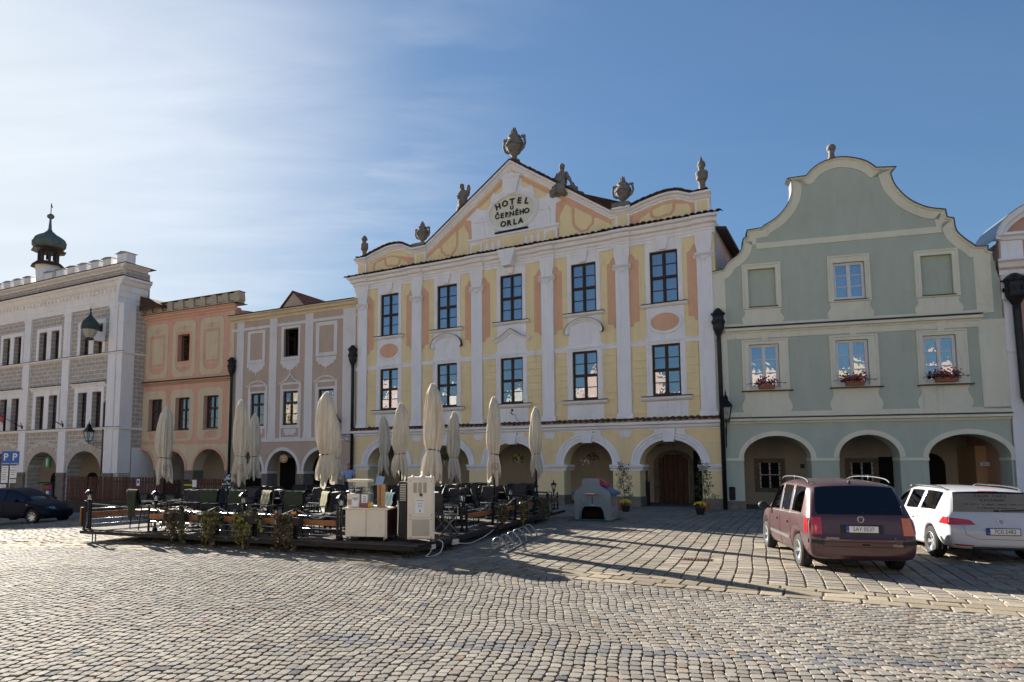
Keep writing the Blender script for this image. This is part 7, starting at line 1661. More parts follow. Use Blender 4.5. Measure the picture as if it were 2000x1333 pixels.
def wheel(root, x, y, r, side, w=.20, spokes=5, dirty=True):
    W_ = inst('wheel', MB().lathe([(r*.62, -w*.46), (r*.9, -w*.5), (r*.985, -w*.36), (r, -w*.15), (r, w*.15), (r*.985, w*.36), (r*.9, w*.5), (r*.62, w*.46)], n=36, caps=False).xf(Matrix.Rotation(PI/2*-1, 4, 'X')).mesh('tyre', M['tyre'], auto=35), root, (x, y, r-.005))
    s = side; b = MB().lathe([(r*.655, w*.44), (r*.60, w*.47), (r*.57, w*.40), (r*.56, -w*.3)], n=32, caps=False)
    b.lathe([(r*.16, w*.18), (r*.15, w*.30), (r*.05, w*.33), (.001, w*.33)], n=16)
    for k in range(spokes):
        a = 2*PI*k/spokes; ca, sa = math.cos(a), math.sin(a)
        for t in (-.16, .16):
            c2, s2 = math.cos(a+t), math.sin(a+t); b.add([(r*.1*ca-.02*sa, r*.1*sa+.02*ca, w*.26), (r*.1*ca+.02*sa, r*.1*sa-.02*ca, w*.26), (r*.6*c2+.013*s2, r*.6*s2-.013*c2, w*.36), (r*.6*c2-.013*s2, r*.6*s2+.013*c2, w*.36), (r*.1*ca-.02*sa, r*.1*sa+.02*ca, w*.12), (r*.1*ca+.02*sa, r*.1*sa-.02*ca, w*.12), (r*.6*c2+.013*s2, r*.6*s2-.013*c2, w*.2), (r*.6*c2-.013*s2, r*.6*s2+.013*c2, w*.2)], [(0, 1, 2, 3), (4, 7, 6, 5), (0, 3, 7, 4), (1, 5, 6, 2), (0, 4, 5, 1), (3, 2, 6, 7)])
    rot = Matrix.Rotation(-PI/2, 4, 'X') if s > 0 else Matrix.Rotation(PI/2, 4, 'X')
    b.xf(rot).build('rim', M['rim'], W_, auto=35); MB().lathe([(r*.56, -w*.1), (.001, -w*.1)], n=20, caps=False).xf(rot).build('brake_disc', M['trim'], W_)
def vw_badge(root, x, y, z, r, rot):
    m = Matrix.Translation((x, y, z)) @ Matrix.Rotation(rot, 4, 'Z'); b = MB()
    b.tube([(r*math.cos(a), 0, r*math.sin(a)) for a in [2*PI*k/24 for k in range(25)]], r*.12, 6)
    b.tube([(-r*.42, 0, r*.86), (0, 0, r*.12), (r*.42, 0, r*.86)], r*.11, 4); b.tube([(-r*.86, 0, r*.42), (-r*.42, 0, -r*.80), (0, 0, -r*.05), (r*.42, 0, -r*.80), (r*.86, 0, r*.42)], r*.11, 4)
    b.xf(m).build('badge', M['chrome'], root)
def plate(root, txt, x, y, z, rot, s=1.0, tilt=0):
    base = Matrix.Translation((x, y, z)) @ Matrix.Rotation(rot, 4, 'Z') @ Matrix.Rotation(tilt, 4, 'X')
    MB().box(-.275*s, .275*s, .0, .012, -.07*s, .07*s, .006).xf(base).build('plate_holder', M['trim'], root)
    p = MB().box(-.26*s, .26*s, -.006, -.0005, -.056*s, .056*s).xf(base).build('licence_plate', M['plate'], root)
    MB().box(-.26*s, -.215*s, -.0075, -.0062, -.056*s, .056*s).xf(base).build('country_band', M['plate_blue'], root)
    o = lettering(txt, .104*s, M['ink'], root, (0, 0, 0), depth=.001, bold=.0); o.matrix_basis = base @ Matrix.Translation((.02*s, -.008, 0)) @ Matrix.Rotation(PI/2, 4, 'X'); o.scale = (.84, 1, 1)
    o = lettering('CZ', .024*s, M['plate'], root, (0, 0, 0), depth=.001); o.matrix_basis = base @ Matrix.Translation((-.238*s, -.009, -.035*s)) @ Matrix.Rotation(PI/2, 4, 'X')
RX = -PI/2                                    # local x of a rear-facing label: car faces +x, rear looks toward -x
def car_root(name, label, cat, axle_px, ang, axle_x, half_track):
    """placed so that the tyre contact of the left rear wheel is at the given ground point"""
    P = axle_px; c, s = math.cos(ang), math.sin(ang); ox = P[0]-(axle_x*c-half_track*s); oy = P[1]-(axle_x*s+half_track*c)
    return thing(name, label, cat, (ox, oy, gz(ox)), ang)
def van():
    P = ground_at(1570, 1106); Q = ground_at(1500, 1066); ang = math.atan2(Q.y-P.y, Q.x-P.x)
    r = car_root('parked_car', 'dusty maroon minivan with roof rails parked before the green house', 'car', P, ang, .86, .70); p = M['car_maroon']
    #   x,   zb,  zm,  belt,  gt,  top,  ws,  wm,  wb,  wg,  wt
    r.scale = (1, .885, .885)
    st = [(.00, .34, .46, .60, .61, .63, .70, .76, .74, .70, .66), (.05, .27, .45, .66, .67, .70, .80, .87, .84, .78, .72), (.10, .25, .47, .80, .98, 1.00, .84, .895, .875, .80, .72),
          (.15, .24, .50, 1.00, 1.06, 1.10, .85, .90, .875, .835, .74), (.44, .24, .55, 1.02, 1.52, 1.60, .855, .905, .885, .76, .66), (.56, .40, .66, 1.03, 1.55, 1.645, .86, .91, .885, .755, .66),
          (.66, .58, .78, 1.03, 1.56, 1.665, .865, .91, .885, .755, .66), (.86, .655, .80, 1.03, 1.57, 1.685, .865, .91, .885, .755, .66), (1.14, .56, .76, 1.03, 1.575, 1.70, .865, .91, .885, .755, .66), (1.26, .22, .58, 1.025, 1.575, 1.705, .86, .905, .885, .755, .66),
          (1.40, .20, .56, 1.02, 1.575, 1.71, .86, .905, .885, .755, .66), (2.14, .19, .55, 1.00, 1.575, 1.715, .86, .905, .885, .755, .66), (2.24, .19, .55, .995, 1.57, 1.715, .86, .905, .885, .75, .655), (2.86, .19, .54, .975, 1.51, 1.66, .86, .905, .88, .74, .64),
          (3.20, .19, .54, .96, 1.30, 1.44, .86, .905, .875, .74, .64), (3.30, .22, .56, .955, 1.22, 1.37, .86, .90, .87, .75, .64), (3.42, .56, .72, .95, 1.12, 1.26, .865, .90, .865, .76, .64), (3.70, .655, .78, .93, .98, 1.06, .865, .90, .86, .78, .66),
          (3.98, .56, .70, .88, .90, .95, .86, .89, .84, .76, .64), (4.12, .22, .50, .82, .84, .88, .84, .87, .80, .72, .6), (4.40, .20, .42, .68, .70, .74, .74, .78, .70, .62, .5), (4.60, .26, .40, .52, .53, .55, .52, .56, .50, .44, .35)]
    gl = {3: {7, 8}, 10: {5}, 12: {5}, 13: {5}, 5: {5}, 6: {5}, 7: {5}, 8: {5}, 9: {5}, 14: {7, 8, 5}, 15: {7, 8}, 16: {7, 8}}
    gl = {3: {7, 8}, 5: {5}, 6: {5}, 7: {5}, 8: {5}, 10: {5}, 12: {5}, 13: {5}, 14: {7, 8}, 15: {7, 8}, 16: {7, 8}}
    tree = car_shell(r, st, gl, p)
    MB().box(.5, 4.0, -.72, .72, .22, .6).build('underbody', M['dark'], r)
    for x in (.86, 3.70): MB().box(x-.36, x+.36, -.80, .80, .2, .66).build('wheel_well', M['dark'], r)
    for x in (.86, 3.70):
        wheel(r, x, .79, .318, 1); wheel(r, x, -.79, .318, -1)
    # rear: rear window goes nearly full width, lights, garnish, plate, bumper details
    patch(tree, r, 'rear_window_band', M['car_glass'], [(.71, 1.075), (-.71, 1.075), (-.60, 1.56), (.60, 1.56)], 'rear', (14, 8), .010)
    for s in (1, -1):
        patch(tree, r, 'tail_light', M['lamp_red'] if s > 0 else M['lamp_orange'], [(s*.845, .71), (s*.66, .71), (s*.66, 1.02), (s*.80, 1.02)], 'rear', (6, 6), .022)
        patch(tree, r, 'tail_light_side', M['lamp_red'] if s > 0 else M['lamp_orange'], [(.12, .73), (.30, .74), (.27, 1.0), (.16, 1.0)], 'left' if s > 0 else 'right', (5, 5), .014)
        patch(tree, r, 'bumper_strip', M['trim'], [(s*.86, .555), (s*.64, .53), (s*.64, .60), (s*.85, .62)], 'rear', (5, 3), .014)
        patch(tree, r, 'bumper_strip', M['trim'], [(.10, .555), (.48, .57), (.46, .635), (.10, .62)], 'left' if s > 0 else 'right', (6, 3), .012)
        patch(tree, r, 'side_moulding', M['alu'], [(1.42, .47), (3.1, .47), (3.1, .53), (1.42, .53)], 'left' if s > 0 else 'right', (12, 2), .014)
        ax = 'left' if s > 0 else 'right'
        for x in (1.33, 2.20, 3.16): seam(tree, r, [(x, .30), (x, .98)], ax)
        seam(tree, r, [(1.33, .30), (3.16, .28)], ax)
        for x in (1.50, 2.40): patch(tree, r, 'door_handle', p, [(x, .80), (x+.18, .80), (x+.18, .835), (x, .835)], ax, (3, 2), .03)
        for x0, x1 in ((1.36, 1.36), (2.19, 2.19)): seam(tree, r, [(x0, .99), (x0+.03, 1.54)], ax, .012, 'pillar_trim', 'alu', .004)
        seam(tree, r, [(.66, 1.035), (3.15, .965)], ax, .009, 'belt_trim', 'alu', .004)
        # roof rail
        MB().tube(catmull([(.62, s*.70, 1.64), (.78, s*.70, 1.70), (1.2, s*.69, 1.735), (1.9, s*.69, 1.745), (2.5, s*.68, 1.725), (2.72, s*.67, 1.69), (2.8, s*.66, 1.66)], 5), .013, 7).box(1.60, 1.64, s*.69-.012, s*.69+.012, 1.68, 1.77).build('roof_rail', M['lead'], r, smooth=True)
        MB().ball((3.12, s*1.04, 1.05), .07, .11, .085, 12, 8).tube([(3.1, s*.88, 1.0), (3.12, s*1.0, 1.02)], .025, 6).build('wing_mirror', p if s < 0 else M['trim'], r, smooth=True)
    patch(tree, r, 'tailgate_garnish', M['car_maroon'], [(.65, .72), (-.65, .72), (-.65, .90), (.65, .90)], 'rear', (10, 3), .010)
    patch(tree, r, 'plate_recess', M['trim'], [(.35, .735), (-.35, .735), (-.35, .89), (.35, .89)], 'rear', (4, 3), .016)
    seam(tree, r, [(.66, .58), (-.66, .58)], 'rear', .004); seam(tree, r, [(.66, .50), (-.66, .50)], 'rear', .004); seam(tree, r, [(.66, .50), (.66, .70)], 'rear', .004); seam(tree, r, [(-.66, .50), (-.66, .70)], 'rear', .004)
    hit = tree.ray_cast(Vector((-3, 0, .81)), Vector((1, 0, 0)))[0]; plate(r, '5AY 0537', hit.x-.034, .0, .812, RX)
    hit = tree.ray_cast(Vector((-3, 0, .98)), Vector((1, 0, 0)))[0]; vw_badge(r, hit.x-.016, 0, .985, .052, RX)
    for tx, y, z, sz in (('SHARAN', .50, .645, .055), ('CRUISE', -.55, .535, .05), ('T', -.52, .655, .03)):
        hit = tree.ray_cast(Vector((-3, y, z)), Vector((1, 0, 0)))[0]; lettering(tx, sz, M['alu'], r, (hit.x-.010, y, z), (PI/2, 0, RX), .002, .001)
    hit = tree.ray_cast(Vector((-3, -.05, .54)), Vector((1, 0, 0)))[0]; MB().box(hit.x-.012, hit.x, -.10, .02, .525, .55).build('tailgate_handle', M['dark'], r)
    MB().tube([(.52, .02, 1.66), (.40, .02, 1.78)], .005, 5).ball((.53, .02, 1.66), .03, n=8, m=5).build('aerial', M['trim'], r)
    MB().tube([(.14, -.05, 1.10), (.17, -.10, 1.13), (.19, -.50, 1.16)], .010, 5).build('rear_wiper', M['trim'], r)
    for x, y in ((1.35, .36), (1.35, -.36), (2.3, .36), (2.3, -.36), (2.95, .36), (2.95, -.36)): MB().box(x, x+.13, y-.23, y+.23, .55, 1.15, .05).box(x+.02, x+.10, y-.12, y+.12, 1.17, 1.34, .04).build('seat', M['trim'], r)
van()
def estate():
    P = ground_at(1829, 1087); ang = math.atan2(.968, .25)+R(-2)
    r = car_root('parked_car', 'white estate car with café lettering on its rear window, right of the minivan', 'car', P, ang, .95, .73); p = M['car_white']
    r.scale = (1, .94, .92)
    st = [(.00, .36, .46, .58, .59, .60, .70, .76, .72, .68, .62), (.05, .28, .44, .68, .69, .72, .80, .865, .83, .76, .70), (.12, .26, .45, .82, .93, .95, .83, .89, .86, .78, .70), (.18, .25, .46, .93, .98, 1.02, .845, .895, .865, .81, .72),
          (.52, .25, .52, .95, 1.33, 1.385, .85, .90, .87, .69, .60), (.64, .42, .62, .955, 1.35, 1.41, .855, .90, .872, .685, .60), (.74, .58, .72, .96, 1.36, 1.425, .86, .90, .872, .685, .60), (.95, .655, .76, .96, 1.37, 1.44, .86, .90, .872, .685, .60), (1.16, .58, .72, .955, 1.375, 1.45, .86, .90, .872, .685, .60),
          (1.27, .24, .54, .95, 1.375, 1.455, .855, .90, .872, .685, .60), (1.40, .19, .52, .945, 1.375, 1.46, .85, .90, .872, .685, .60), (1.52, .19, .52, .94, 1.375, 1.462, .85, .90, .872, .685, .60), (2.24, .18, .50, .92, 1.37, 1.465, .85, .90, .87, .68, .60), (2.33, .18, .50, .915, 1.365, 1.463, .85, .90, .87, .68, .60),
          (2.70, .18, .50, .90, 1.29, 1.40, .85, .90, .865, .67, .59), (3.12, .18, .50, .885, 1.10, 1.22, .85, .895, .86, .70, .60), (3.26, .24, .52, .88, 1.02, 1.13, .85, .895, .855, .72, .6), (3.36, .56, .68, .87, .95, 1.05, .86, .895, .85, .74, .6), (3.58, .655, .74, .84, .88, .97, .86, .895, .845, .75, .62), (3.82, .56, .66, .80, .83, .89, .85, .885, .82, .74, .62),
          (3.94, .22, .46, .76, .79, .84, .83, .87, .79, .71, .6), (4.30, .20, .40, .64, .66, .70, .72, .77, .69, .60, .5), (4.54, .26, .38, .50, .51, .53, .5, .55, .5, .42, .35)]
    gl = {3: {7, 8}, 5: {5}, 6: {5}, 7: {5}, 8: {5}, 9: {5}, 11: {5}, 13: {5}, 14: {5}, 15: {7, 8}, 16: {7, 8}}
    tree = car_shell(r, st, gl, p)
    MB().box(.5, 4.0, -.72, .72, .22, .55).build('underbody', M['dark'], r)
    for x in (.95, 3.58): MB().box(x-.36, x+.36, -.79, .79, .2, .66).build('wheel_well', M['dark'], r); wheel(r, x, .775, .32, 1); wheel(r, x, -.775, .32, -1)
    patch(tree, r, 'rear_window_film', pm('window_film', (.22, .17, .11), .35, .2, 3, coat=.6), [(.74, .985), (-.74, .985), (-.60, 1.33), (.60, 1.33)], 'rear', (14, 8), .010)
    for tx, y, z, sz in (('FAJN CAFE', .0, 1.285, .085), ('KAVÁRNA', .0, 1.205, .08), ('PŘIJĎTE K NÁM, BUDE VÁM FAJN', -.02, 1.125, .052), ('', -.02, 1.06, .045)):
        if not tx:                                # too small to read in the photo: a broken thin line of strokes
            for k in range(17):
                hit = tree.ray_cast(Vector((-3, .30-k*.038, 1.055)), Vector((1, 0, 0)))[0]; MB().box(hit.x-.014, hit.x-.0125, .30-k*.038-.012, .30-k*.038+.012, 1.045, 1.065+.008*(k % 3 == 0)).build('small_print', M['ink'], r)
            continue
        for i, ch_ in enumerate(tx):
            if ch_ == ' ': continue
            yy = y-(i-(len(tx)-1)/2)*sz*-.72*-1; hit = tree.ray_cast(Vector((-3, yy, z)), Vector((1, 0, 0)))[0]
            inst('letter', text_mesh(ch_, sz, M['ink'], .001, .001 if sz > .06 else 0), r, (hit.x-.014, yy, z), (PI/2-R(38), 0, RX))
    for s in (1, -1):
        ax = 'left' if s > 0 else 'right'
        patch(tree, r, 'tail_light', M['lamp_red'], [(s*.86, .735), (s*.42, .745), (s*.50, .835), (s*.82, .875)], 'rear', (10, 4), .018)
        patch(tree, r, 'tail_light_side', M['lamp_red'], [(.10, .74), (.44, .745), (.26, .885), (.14, .885)], ax, (5, 4), .010)
        seam(tree, r, [(1.28, .30), (1.50, .58), (1.50, .93)], ax); seam(tree, r, [(2.28, .28), (2.28, .90)], ax); seam(tree, r, [(1.2, .80), (3.3, .74)], ax, .003)
        for x in (1.72, 2.55): patch(tree, r, 'door_handle', p, [(x, .76), (x+.19, .76), (x+.19, .79), (x, .79)], ax, (3, 2), .03)
        seam(tree, r, [(1.46, .955), (1.38, 1.36)], ax, .010, 'pillar_trim', 'alu', .003)
        MB().tube(catmull([(.72, s*.64, 1.405), (.86, s*.64, 1.44), (1.3, s*.635, 1.465), (2.0, s*.63, 1.47), (2.45, s*.62, 1.47), (2.6, s*.61, 1.43)], 5), .016, 7).build('roof_rail', M['chrome'], r, smooth=True)
        MB().ball((2.95, s*1.0, .98), .07, .11, .075, 12, 8).tube([(2.95, s*.86, .93), (2.95, s*.96, .95)], .025, 6).build('wing_mirror', p, r, smooth=True)
        patch(tree, r, 'reflector', M['lamp_red'], [(s*.80, .335), (s*.48, .325), (s*.48, .35), (s*.78, .37)], 'rear', (4, 2), .008)
    seam(tree, r, [(.62, .72), (.60, .55), (.40, .47), (-.40, .47), (-.60, .55), (-.62, .72)], 'rear', .0035)
    MB().box(.02, .14, -.50, .50, .27, .33, .02).build('bumper_insert', M['trim'], r)
    hit = tree.ray_cast(Vector((-3, 0, .62)), Vector((1, 0, 0)))[0]; plate(r, '7C0 2482', hit.x-.022, 0, .62, RX)
    hit = tree.ray_cast(Vector((-3, 0, .80)), Vector((1, 0, 0)))[0]; vw_badge(r, hit.x-.016, 0, .80, .055, RX)
    MB().tube([(.16, -.02, 1.0), (.17, .06, 1.01)], .02, 7).tube([(.16, -.05, 1.01), (.17, -.42, 1.03)], .012, 5).build('rear_wiper', M['trim'], r)
    patch(tree, r, 'roof_spoiler_light', M['lamp_red'], [(.16, 1.372), (-.16, 1.372), (-.16, 1.385), (.16, 1.385)], 'rear', (4, 1), .012)
    for x, y in ((1.45, .36), (1.45, -.36), (2.4, .36), (2.4, -.36)): MB().box(x, x+.13, y-.23, y+.23, .5, .98, .05).box(x+.02, x+.10, y-.12, y+.12, 1.0, 1.14, .04).build('seat', M['trim'], r)
estate()
def hatch():
    X = -16.3; ang = R(-14); fx = 3.35
    c, s = math.cos(ang), math.sin(ang); px0 = at_depth(70, 27.2); ox = px0-(fx*c+.74*s); oy = 27.2-(fx*s-.74*c)
    r = thing('parked_car', 'dark navy small car cut off by the left edge of the photo', 'car', (ox, oy, gz(px0)-.02), ang); p = M['car_navy']
    st = [(.00, .36, .46, .60, .61, .63, .66, .72, .68, .62, .56), (.10, .27, .46, .84, .88, .92, .78, .83, .80, .70, .62), (.50, .26, .50, .90, 1.22, 1.30, .80, .84, .81, .60, .52), (.62, .56, .66, .90, 1.26, 1.345, .80, .84, .81, .59, .52), (.86, .63, .72, .90, 1.29, 1.38, .80, .84, .81, .59, .52), (1.1, .56, .66, .90, 1.30, 1.395, .80, .84, .81, .59, .52), (1.22, .2, .5, .895, 1.30, 1.40, .80, .84, .81, .59, .52),
          (1.9, .19, .5, .88, 1.31, 1.41, .80, .84, .81, .59, .52), (2.0, .19, .5, .875, 1.305, 1.405, .80, .84, .81, .59, .52), (2.35, .19, .5, .865, 1.24, 1.34, .80, .84, .805, .58, .51), (2.92, .19, .5, .85, 1.0, 1.08, .80, .84, .80, .62, .52), (3.02, .22, .5, .845, .94, 1.02, .80, .84, .80, .64, .54), (3.10, .56, .64, .84, .88, .97, .80, .84, .79, .66, .54), (3.35, .62, .70, .80, .83, .91, .80, .84, .78, .68, .56), (3.60, .55, .62, .75, .77, .83, .79, .82, .75, .66, .55), (3.72, .24, .44, .72, .74, .79, .76, .80, .72, .62, .5), (3.98, .22, .40, .60, .62, .64, .62, .68, .6, .5, .4), (4.08, .3, .40, .5, .51, .52, .45, .5, .45, .36, .3)]
    gl = {1: {7, 8}, 3: {5}, 4: {5}, 5: {5}, 6: {5}, 8: {5}, 9: {5}, 10: {7, 8}, 11: {7, 8}}
    tree = car_shell(r, st, gl, p)
    MB().box(.5, 3.8, -.68, .68, .22, .52).build('underbody', M['dark'], r)
    for x in (.86, 3.35): MB().box(x-.34, x+.34, -.74, .74, .2, .62).build('wheel_well', M['dark'], r); wheel(r, x, .74, .30, 1, .18, 7); wheel(r, x, -.74, .30, -1, .18, 7)
    for s_ in (1, -1):
        ax = 'left' if s_ > 0 else 'right'
        seam(tree, r, [(1.95, .28), (1.95, .86)], ax); seam(tree, r, [(3.0, .3), (2.95, .84)], ax); seam(tree, r, [(1.2, .28), (3.0, .28)], ax)
        MB().ball((2.72, s_*.95, .93), .06, .10, .07, 12, 8).tube([(2.72, s_*.82, .88), (2.72, s_*.9, .9)], .022, 6).build('wing_mirror', p, r, smooth=True)
        patch(tree, r, 'headlight', M['glass_clear'], [(s_*.30, .56), (s_*.68, .60), (s_*.66, .70), (s_*.32, .66)], 'front', (5, 3), .01)
        patch(tree, r, 'indicator', M['lamp_orange'], [(3.05, .74), (3.12, .74), (3.12, .76), (3.05, .76)], ax, (2, 1), .006)
    for x, y in ((1.5, .34), (1.5, -.34), (2.1, .34), (2.1, -.34)): MB().box(x, x+.13, y-.22, y+.22, .5, .95, .05).box(x+.02, x+.10, y-.12, y+.12, .97, 1.12, .04).build('seat', M['trim'], r)
hatch()
# ================================================================== street things
def person():
    P = (at_depth(681, 33.5), 33.5); t = thing('person', 'man in a light blue shirt and dark trousers standing behind the drink stall', 'person', (P[0], P[1], gz(P[0])), R(12))
    pts = [(0, 0, .98), (0, -.01, 1.18), (0, .0, 1.38), (0, .0, 1.50), (0, -.01, 1.60), (-.20, 0, 1.44), (-.27, -.03, 1.14), (-.24, -.16, .92), (.20, 0, 1.44), (.27, -.02, 1.14), (.25, -.10, .90), (-.10, 0, .90), (-.11, -.01, .50), (-.11, .03, .08), (-.12, -.12, .04), (.10, 0, .90), (.12, 0, .50), (.12, .03, .08), (.13, -.12, .04)]
    ed = [(0, 1), (1, 2), (2, 3), (3, 4), (2, 5), (5, 6), (6, 7), (2, 8), (8, 9), (9, 10), (0, 11), (11, 12), (12, 13), (13, 14), (0, 15), (15, 16), (16, 17), (17, 18)]
    inst('body', skin_mesh('body', pts, ed, [.15, .145, .16, .06, .055, .07, .05, .032, .07, .05, .032, .10, .065, .045, .04, .10, .065, .045, .04], M['skin']), t)
    h = MB().ball((0, -.015, 1.70), .078, .095, .115, 16, 12).ball((0, -.108, 1.69), .014, .022, .02, 8, 6).ball((-.08, 0, 1.69), .012, .02, .03, 6, 5).ball((.08, 0, 1.69), .012, .02, .03, 6, 5); h.build('head', M['skin'], t, smooth=True)
    MB().ball((-.03, -.098, 1.715), .010, .008, .007, 6, 5).ball((.03, -.098, 1.715), .010, .008, .007, 6, 5).box(-.022, .022, -.106, -.10, 1.640, 1.646).build('face', M['hair'], t)
    MB().ball((0, .015, 1.745), .084, .095, .09, 14, 9).build('hair', M['hair'], t, smooth=True)
    inst('shirt', skin_mesh('shirt', [(0, 0, .96), (0, -.01, 1.18), (0, .0, 1.38), (0, .0, 1.49), (-.20, 0, 1.44), (-.265, -.02, 1.18), (.20, 0, 1.44), (.265, -.01, 1.18)], [(0, 1), (1, 2), (2, 3), (2, 4), (4, 5), (2, 6), (6, 7)], [.185, .18, .19, .075, .10, .085, .10, .085], M['shirt']), t)
    inst('trousers', skin_mesh('trousers', [(0, 0, .95), (-.10, 0, .86), (-.11, -.01, .50), (-.11, .03, .10), (.10, 0, .86), (.12, 0, .50), (.12, .03, .10)], [(0, 1), (1, 2), (2, 3), (0, 4), (4, 5), (5, 6)], [.165, .12, .09, .075, .12, .09, .075], M['trousers']), t)
    for s in (-1, 1):
        b = MB().ball((s*.245-.0*s, -.15 if s < 0 else -.10, .86), .03, .022, .05, 8, 6)
        for k in range(4): b.tube([(s*.245-.02+.013*k, (-.155 if s < 0 else -.105), .83), (s*.245-.02+.013*k, (-.165 if s < 0 else -.115), .77-.008*(k in (1, 2)))], .007, 5)
        b.tube([(s*.22, -.15 if s < 0 else -.10, .87), (s*.205, -.175 if s < 0 else -.125, .82)], .008, 5).build('hand', M['skin'], t, smooth=True)
        MB().box(s*.115-.045, s*.115+.045, -.20, .09, 0, .08, .03).build('shoe', M['black'], t)
person()
# picket fence on a dark plinth, left
def fence(label, P, Q, z0, h, plinth=.35, lower=None):
    P, Q = np.array(P), np.array(Q); d = Q-P; L = np.linalg.norm(d); a = math.atan2(d[1], d[0]); t = thing('picket_fence', label, 'fence', V3(P, z0), a)
    MB().box(0, L, -.12, .12, -.5, plinth).build('plinth', M['black'], t)
    for z in (plinth+.15, h-.25): MB().box(0, L, .022, .06, z-.03, z+.03).build('rail', M['picket'], t)
    n = int(L/.105); me = [MB().prism([(-.040, plinth+.01), (.040, plinth+.01), (.040, h-.05), (.022, h-.01), (0, h), (-.022, h-.01), (-.040, h-.05)], -.0, .02).mesh('picket', M['picket'])]
    for k in range(n): inst('picket', me[0], t, (.05+k*L/n, rng.normal()*.003, rng.normal()*.008), (R(rng.normal()*.6), R(rng.normal()*.8), 0))
    return t, a
g1, g2 = (at_depth(132, 37.5), 37.5), (at_depth(318, 34.5), 34.5)
ft, fa = fence('brown picket fence on a dark plinth in front of the peach house', g1, g2, -.58, 1.72, .42)
fence('shorter brown picket fence by the drainpipe under the peach house arch', (at_depth(376, 33.6), 33.6), (at_depth(440, 33.0), 33.0), -.25, 1.35, .2)
fence('return of the picket fence behind the leftmost umbrella', (at_depth(322, 34.3), 34.3), (at_depth(372, 36.3), 36.3), -.35, 1.35, .2)
s_ = thing('fence_notice', 'small white no parking notice on the picket fence', 'notice', V3((at_depth(273, 35.15), 35.15), .70), fa); MB().box(-.11, .11, -.06, -.045, 0, .34).build('plate', M['paper'], s_); MB().tube([(.07*math.cos(q), -.064, .20+.07*math.sin(q)) for q in [2*PI*k/16 for k in range(17)]], .010, 4).build('ring', M['flower_red'], s_); MB().ball((0, -.062, .20), .055, .003, .055, 10, 6).build('disc', M['plate_blue'], s_)
# parking signs
def parking():
    Y = 32.0; X = at_depth(20, Y); zg = gz(X); t = thing('parking_sign', 'pair of blue and white P parking signs with text plates on one pole', 'sign', (X, Y, zg), R(-6))
    MB().tube([(0, .03, 0), (0, .03, 3.3)], .03, 8).build('pole', M['galv'], t)
    zt = 1.75+(909-882)*Y/1330-zg; zb = 1.75+(909-908)*Y/1330-zg
    for x in (-.225, .225):
        MB().box(x-.215, x+.215, -.012, .0, zb, zt).build('plate', M['sign_blue'], t); lettering('P', .46, M['paper'], t, (x-.01, -.015, (zt+zb)/2+.03), depth=.002, bold=.008)
        MB().box(x-.19, x+.19, -.0145, -.0125, zb+.04, zb+.06).build('plate_line', M['paper'], t)
    for x, z0, z1 in ((-.25, zb-.85, zb-.05), (.18, zb-.24, zb-.05), (.18, zb-.62, zb-.27), (-.32, zb-1.12, zb-.92), (.16, zb-.85, zb-.68)):
        MB().box(x-.17, x+.17, -.008, .0, z0, z1).build('text_plate', M['paper'], t)
        for k in range(max(1, int((z1-z0)/.12))): MB().box(x-.12, x+.12-.05*(k % 2), -.0105, -.0085, z1-.09-k*.11, z1-.07-k*.11).build('print_line', M['ink'], t)
parking()
def info_sign():
    u, z = FW.uv(93, 904, -.2); t = thing('info_sign', 'green info sign with a white letter i under the arch', 'sign', FW.world(u, -.15, z), FW.ang); MB().box(-.26, .26, 0, .12, -.36, .36, .01).build('box', M['sign_green'], t); lettering('i', .72, M['paper'], t, (0, -.006, .0), depth=.004, bold=.03); MB().tube([(-1.6, .06, .42), (1.3, .06, .42)], .015, 5).build('rod', M['iron'], t)
info_sign()
def rack():
    u, z = FW.uv(95, 950, .2); p = FW.world(u, .15, 0); t = thing('souvenir_stand', 'dark stand of maps and cards leaning by the white house pier', 'stand', (p.x, p.y, gz(p.x)), FW.ang)
    MB().prism([(-.65, 0), (.65, 0), (.55, 1.35), (-.55, 1.35)], -.1, .3).build('board', M['black'], t)
    for i in range(3):
        for j in range(3): MB().box(-.48+i*.34, -.20+i*.34, -.13, -.101, .25+j*.36, .52+j*.36).build('card', M[['sign_blue', 'flower_red', 'terracotta', 'plastic_blue', 'paper', 'ink_red', 'ink_red', 'plastic_blue', 'flower_red'][i*3+j]], t)
    MB().box(-.9, .7, -.3, .5, 1.38, 1.46).build('canopy', M['trim'], t)
rack()
# oval sign of the tan house, menu boards
t = thing('oval_sign', 'round cream and orange shop sign hanging in the tan house arch', 'sign', FT.world(-5.15, -.05, 2.12), FT.ang)
MB().prism(arc(0, 0, .31, .24, 0, 345, 24), -.02, .02).build('board', M['straw'], t); lettering('Panský', .15, M['paper'], t, (0, -.024, .07), depth=.003) if False else None
MB().tube([(-.15+.02*k, -.024, .09+.03*math.sin(k*1.3)) for k in range(16)], .010, 4).tube([(-.07, -.024, -.06), (.0, -.024, -.09), (.06, -.024, -.03), (.10, -.024, -.02)], .018, 4).build('scroll_mark', M['paper'], t)
MB().tube([(-.2, 0, .18), (-.2, 0, .40)], .008, 4).tube([(.2, 0, .18), (.2, 0, .40)], .008, 4).build('hanger', M['iron'], t)
t = thing('oval_sign', 'small round cream sign partly hidden behind the broad bunched umbrella', 'sign', FT.world(-2.0, -.05, 2.1), FT.ang); MB().prism(arc(0, 0, .24, .24, 0, 345, 20), -.02, .02).build('board', M['straw'], t)
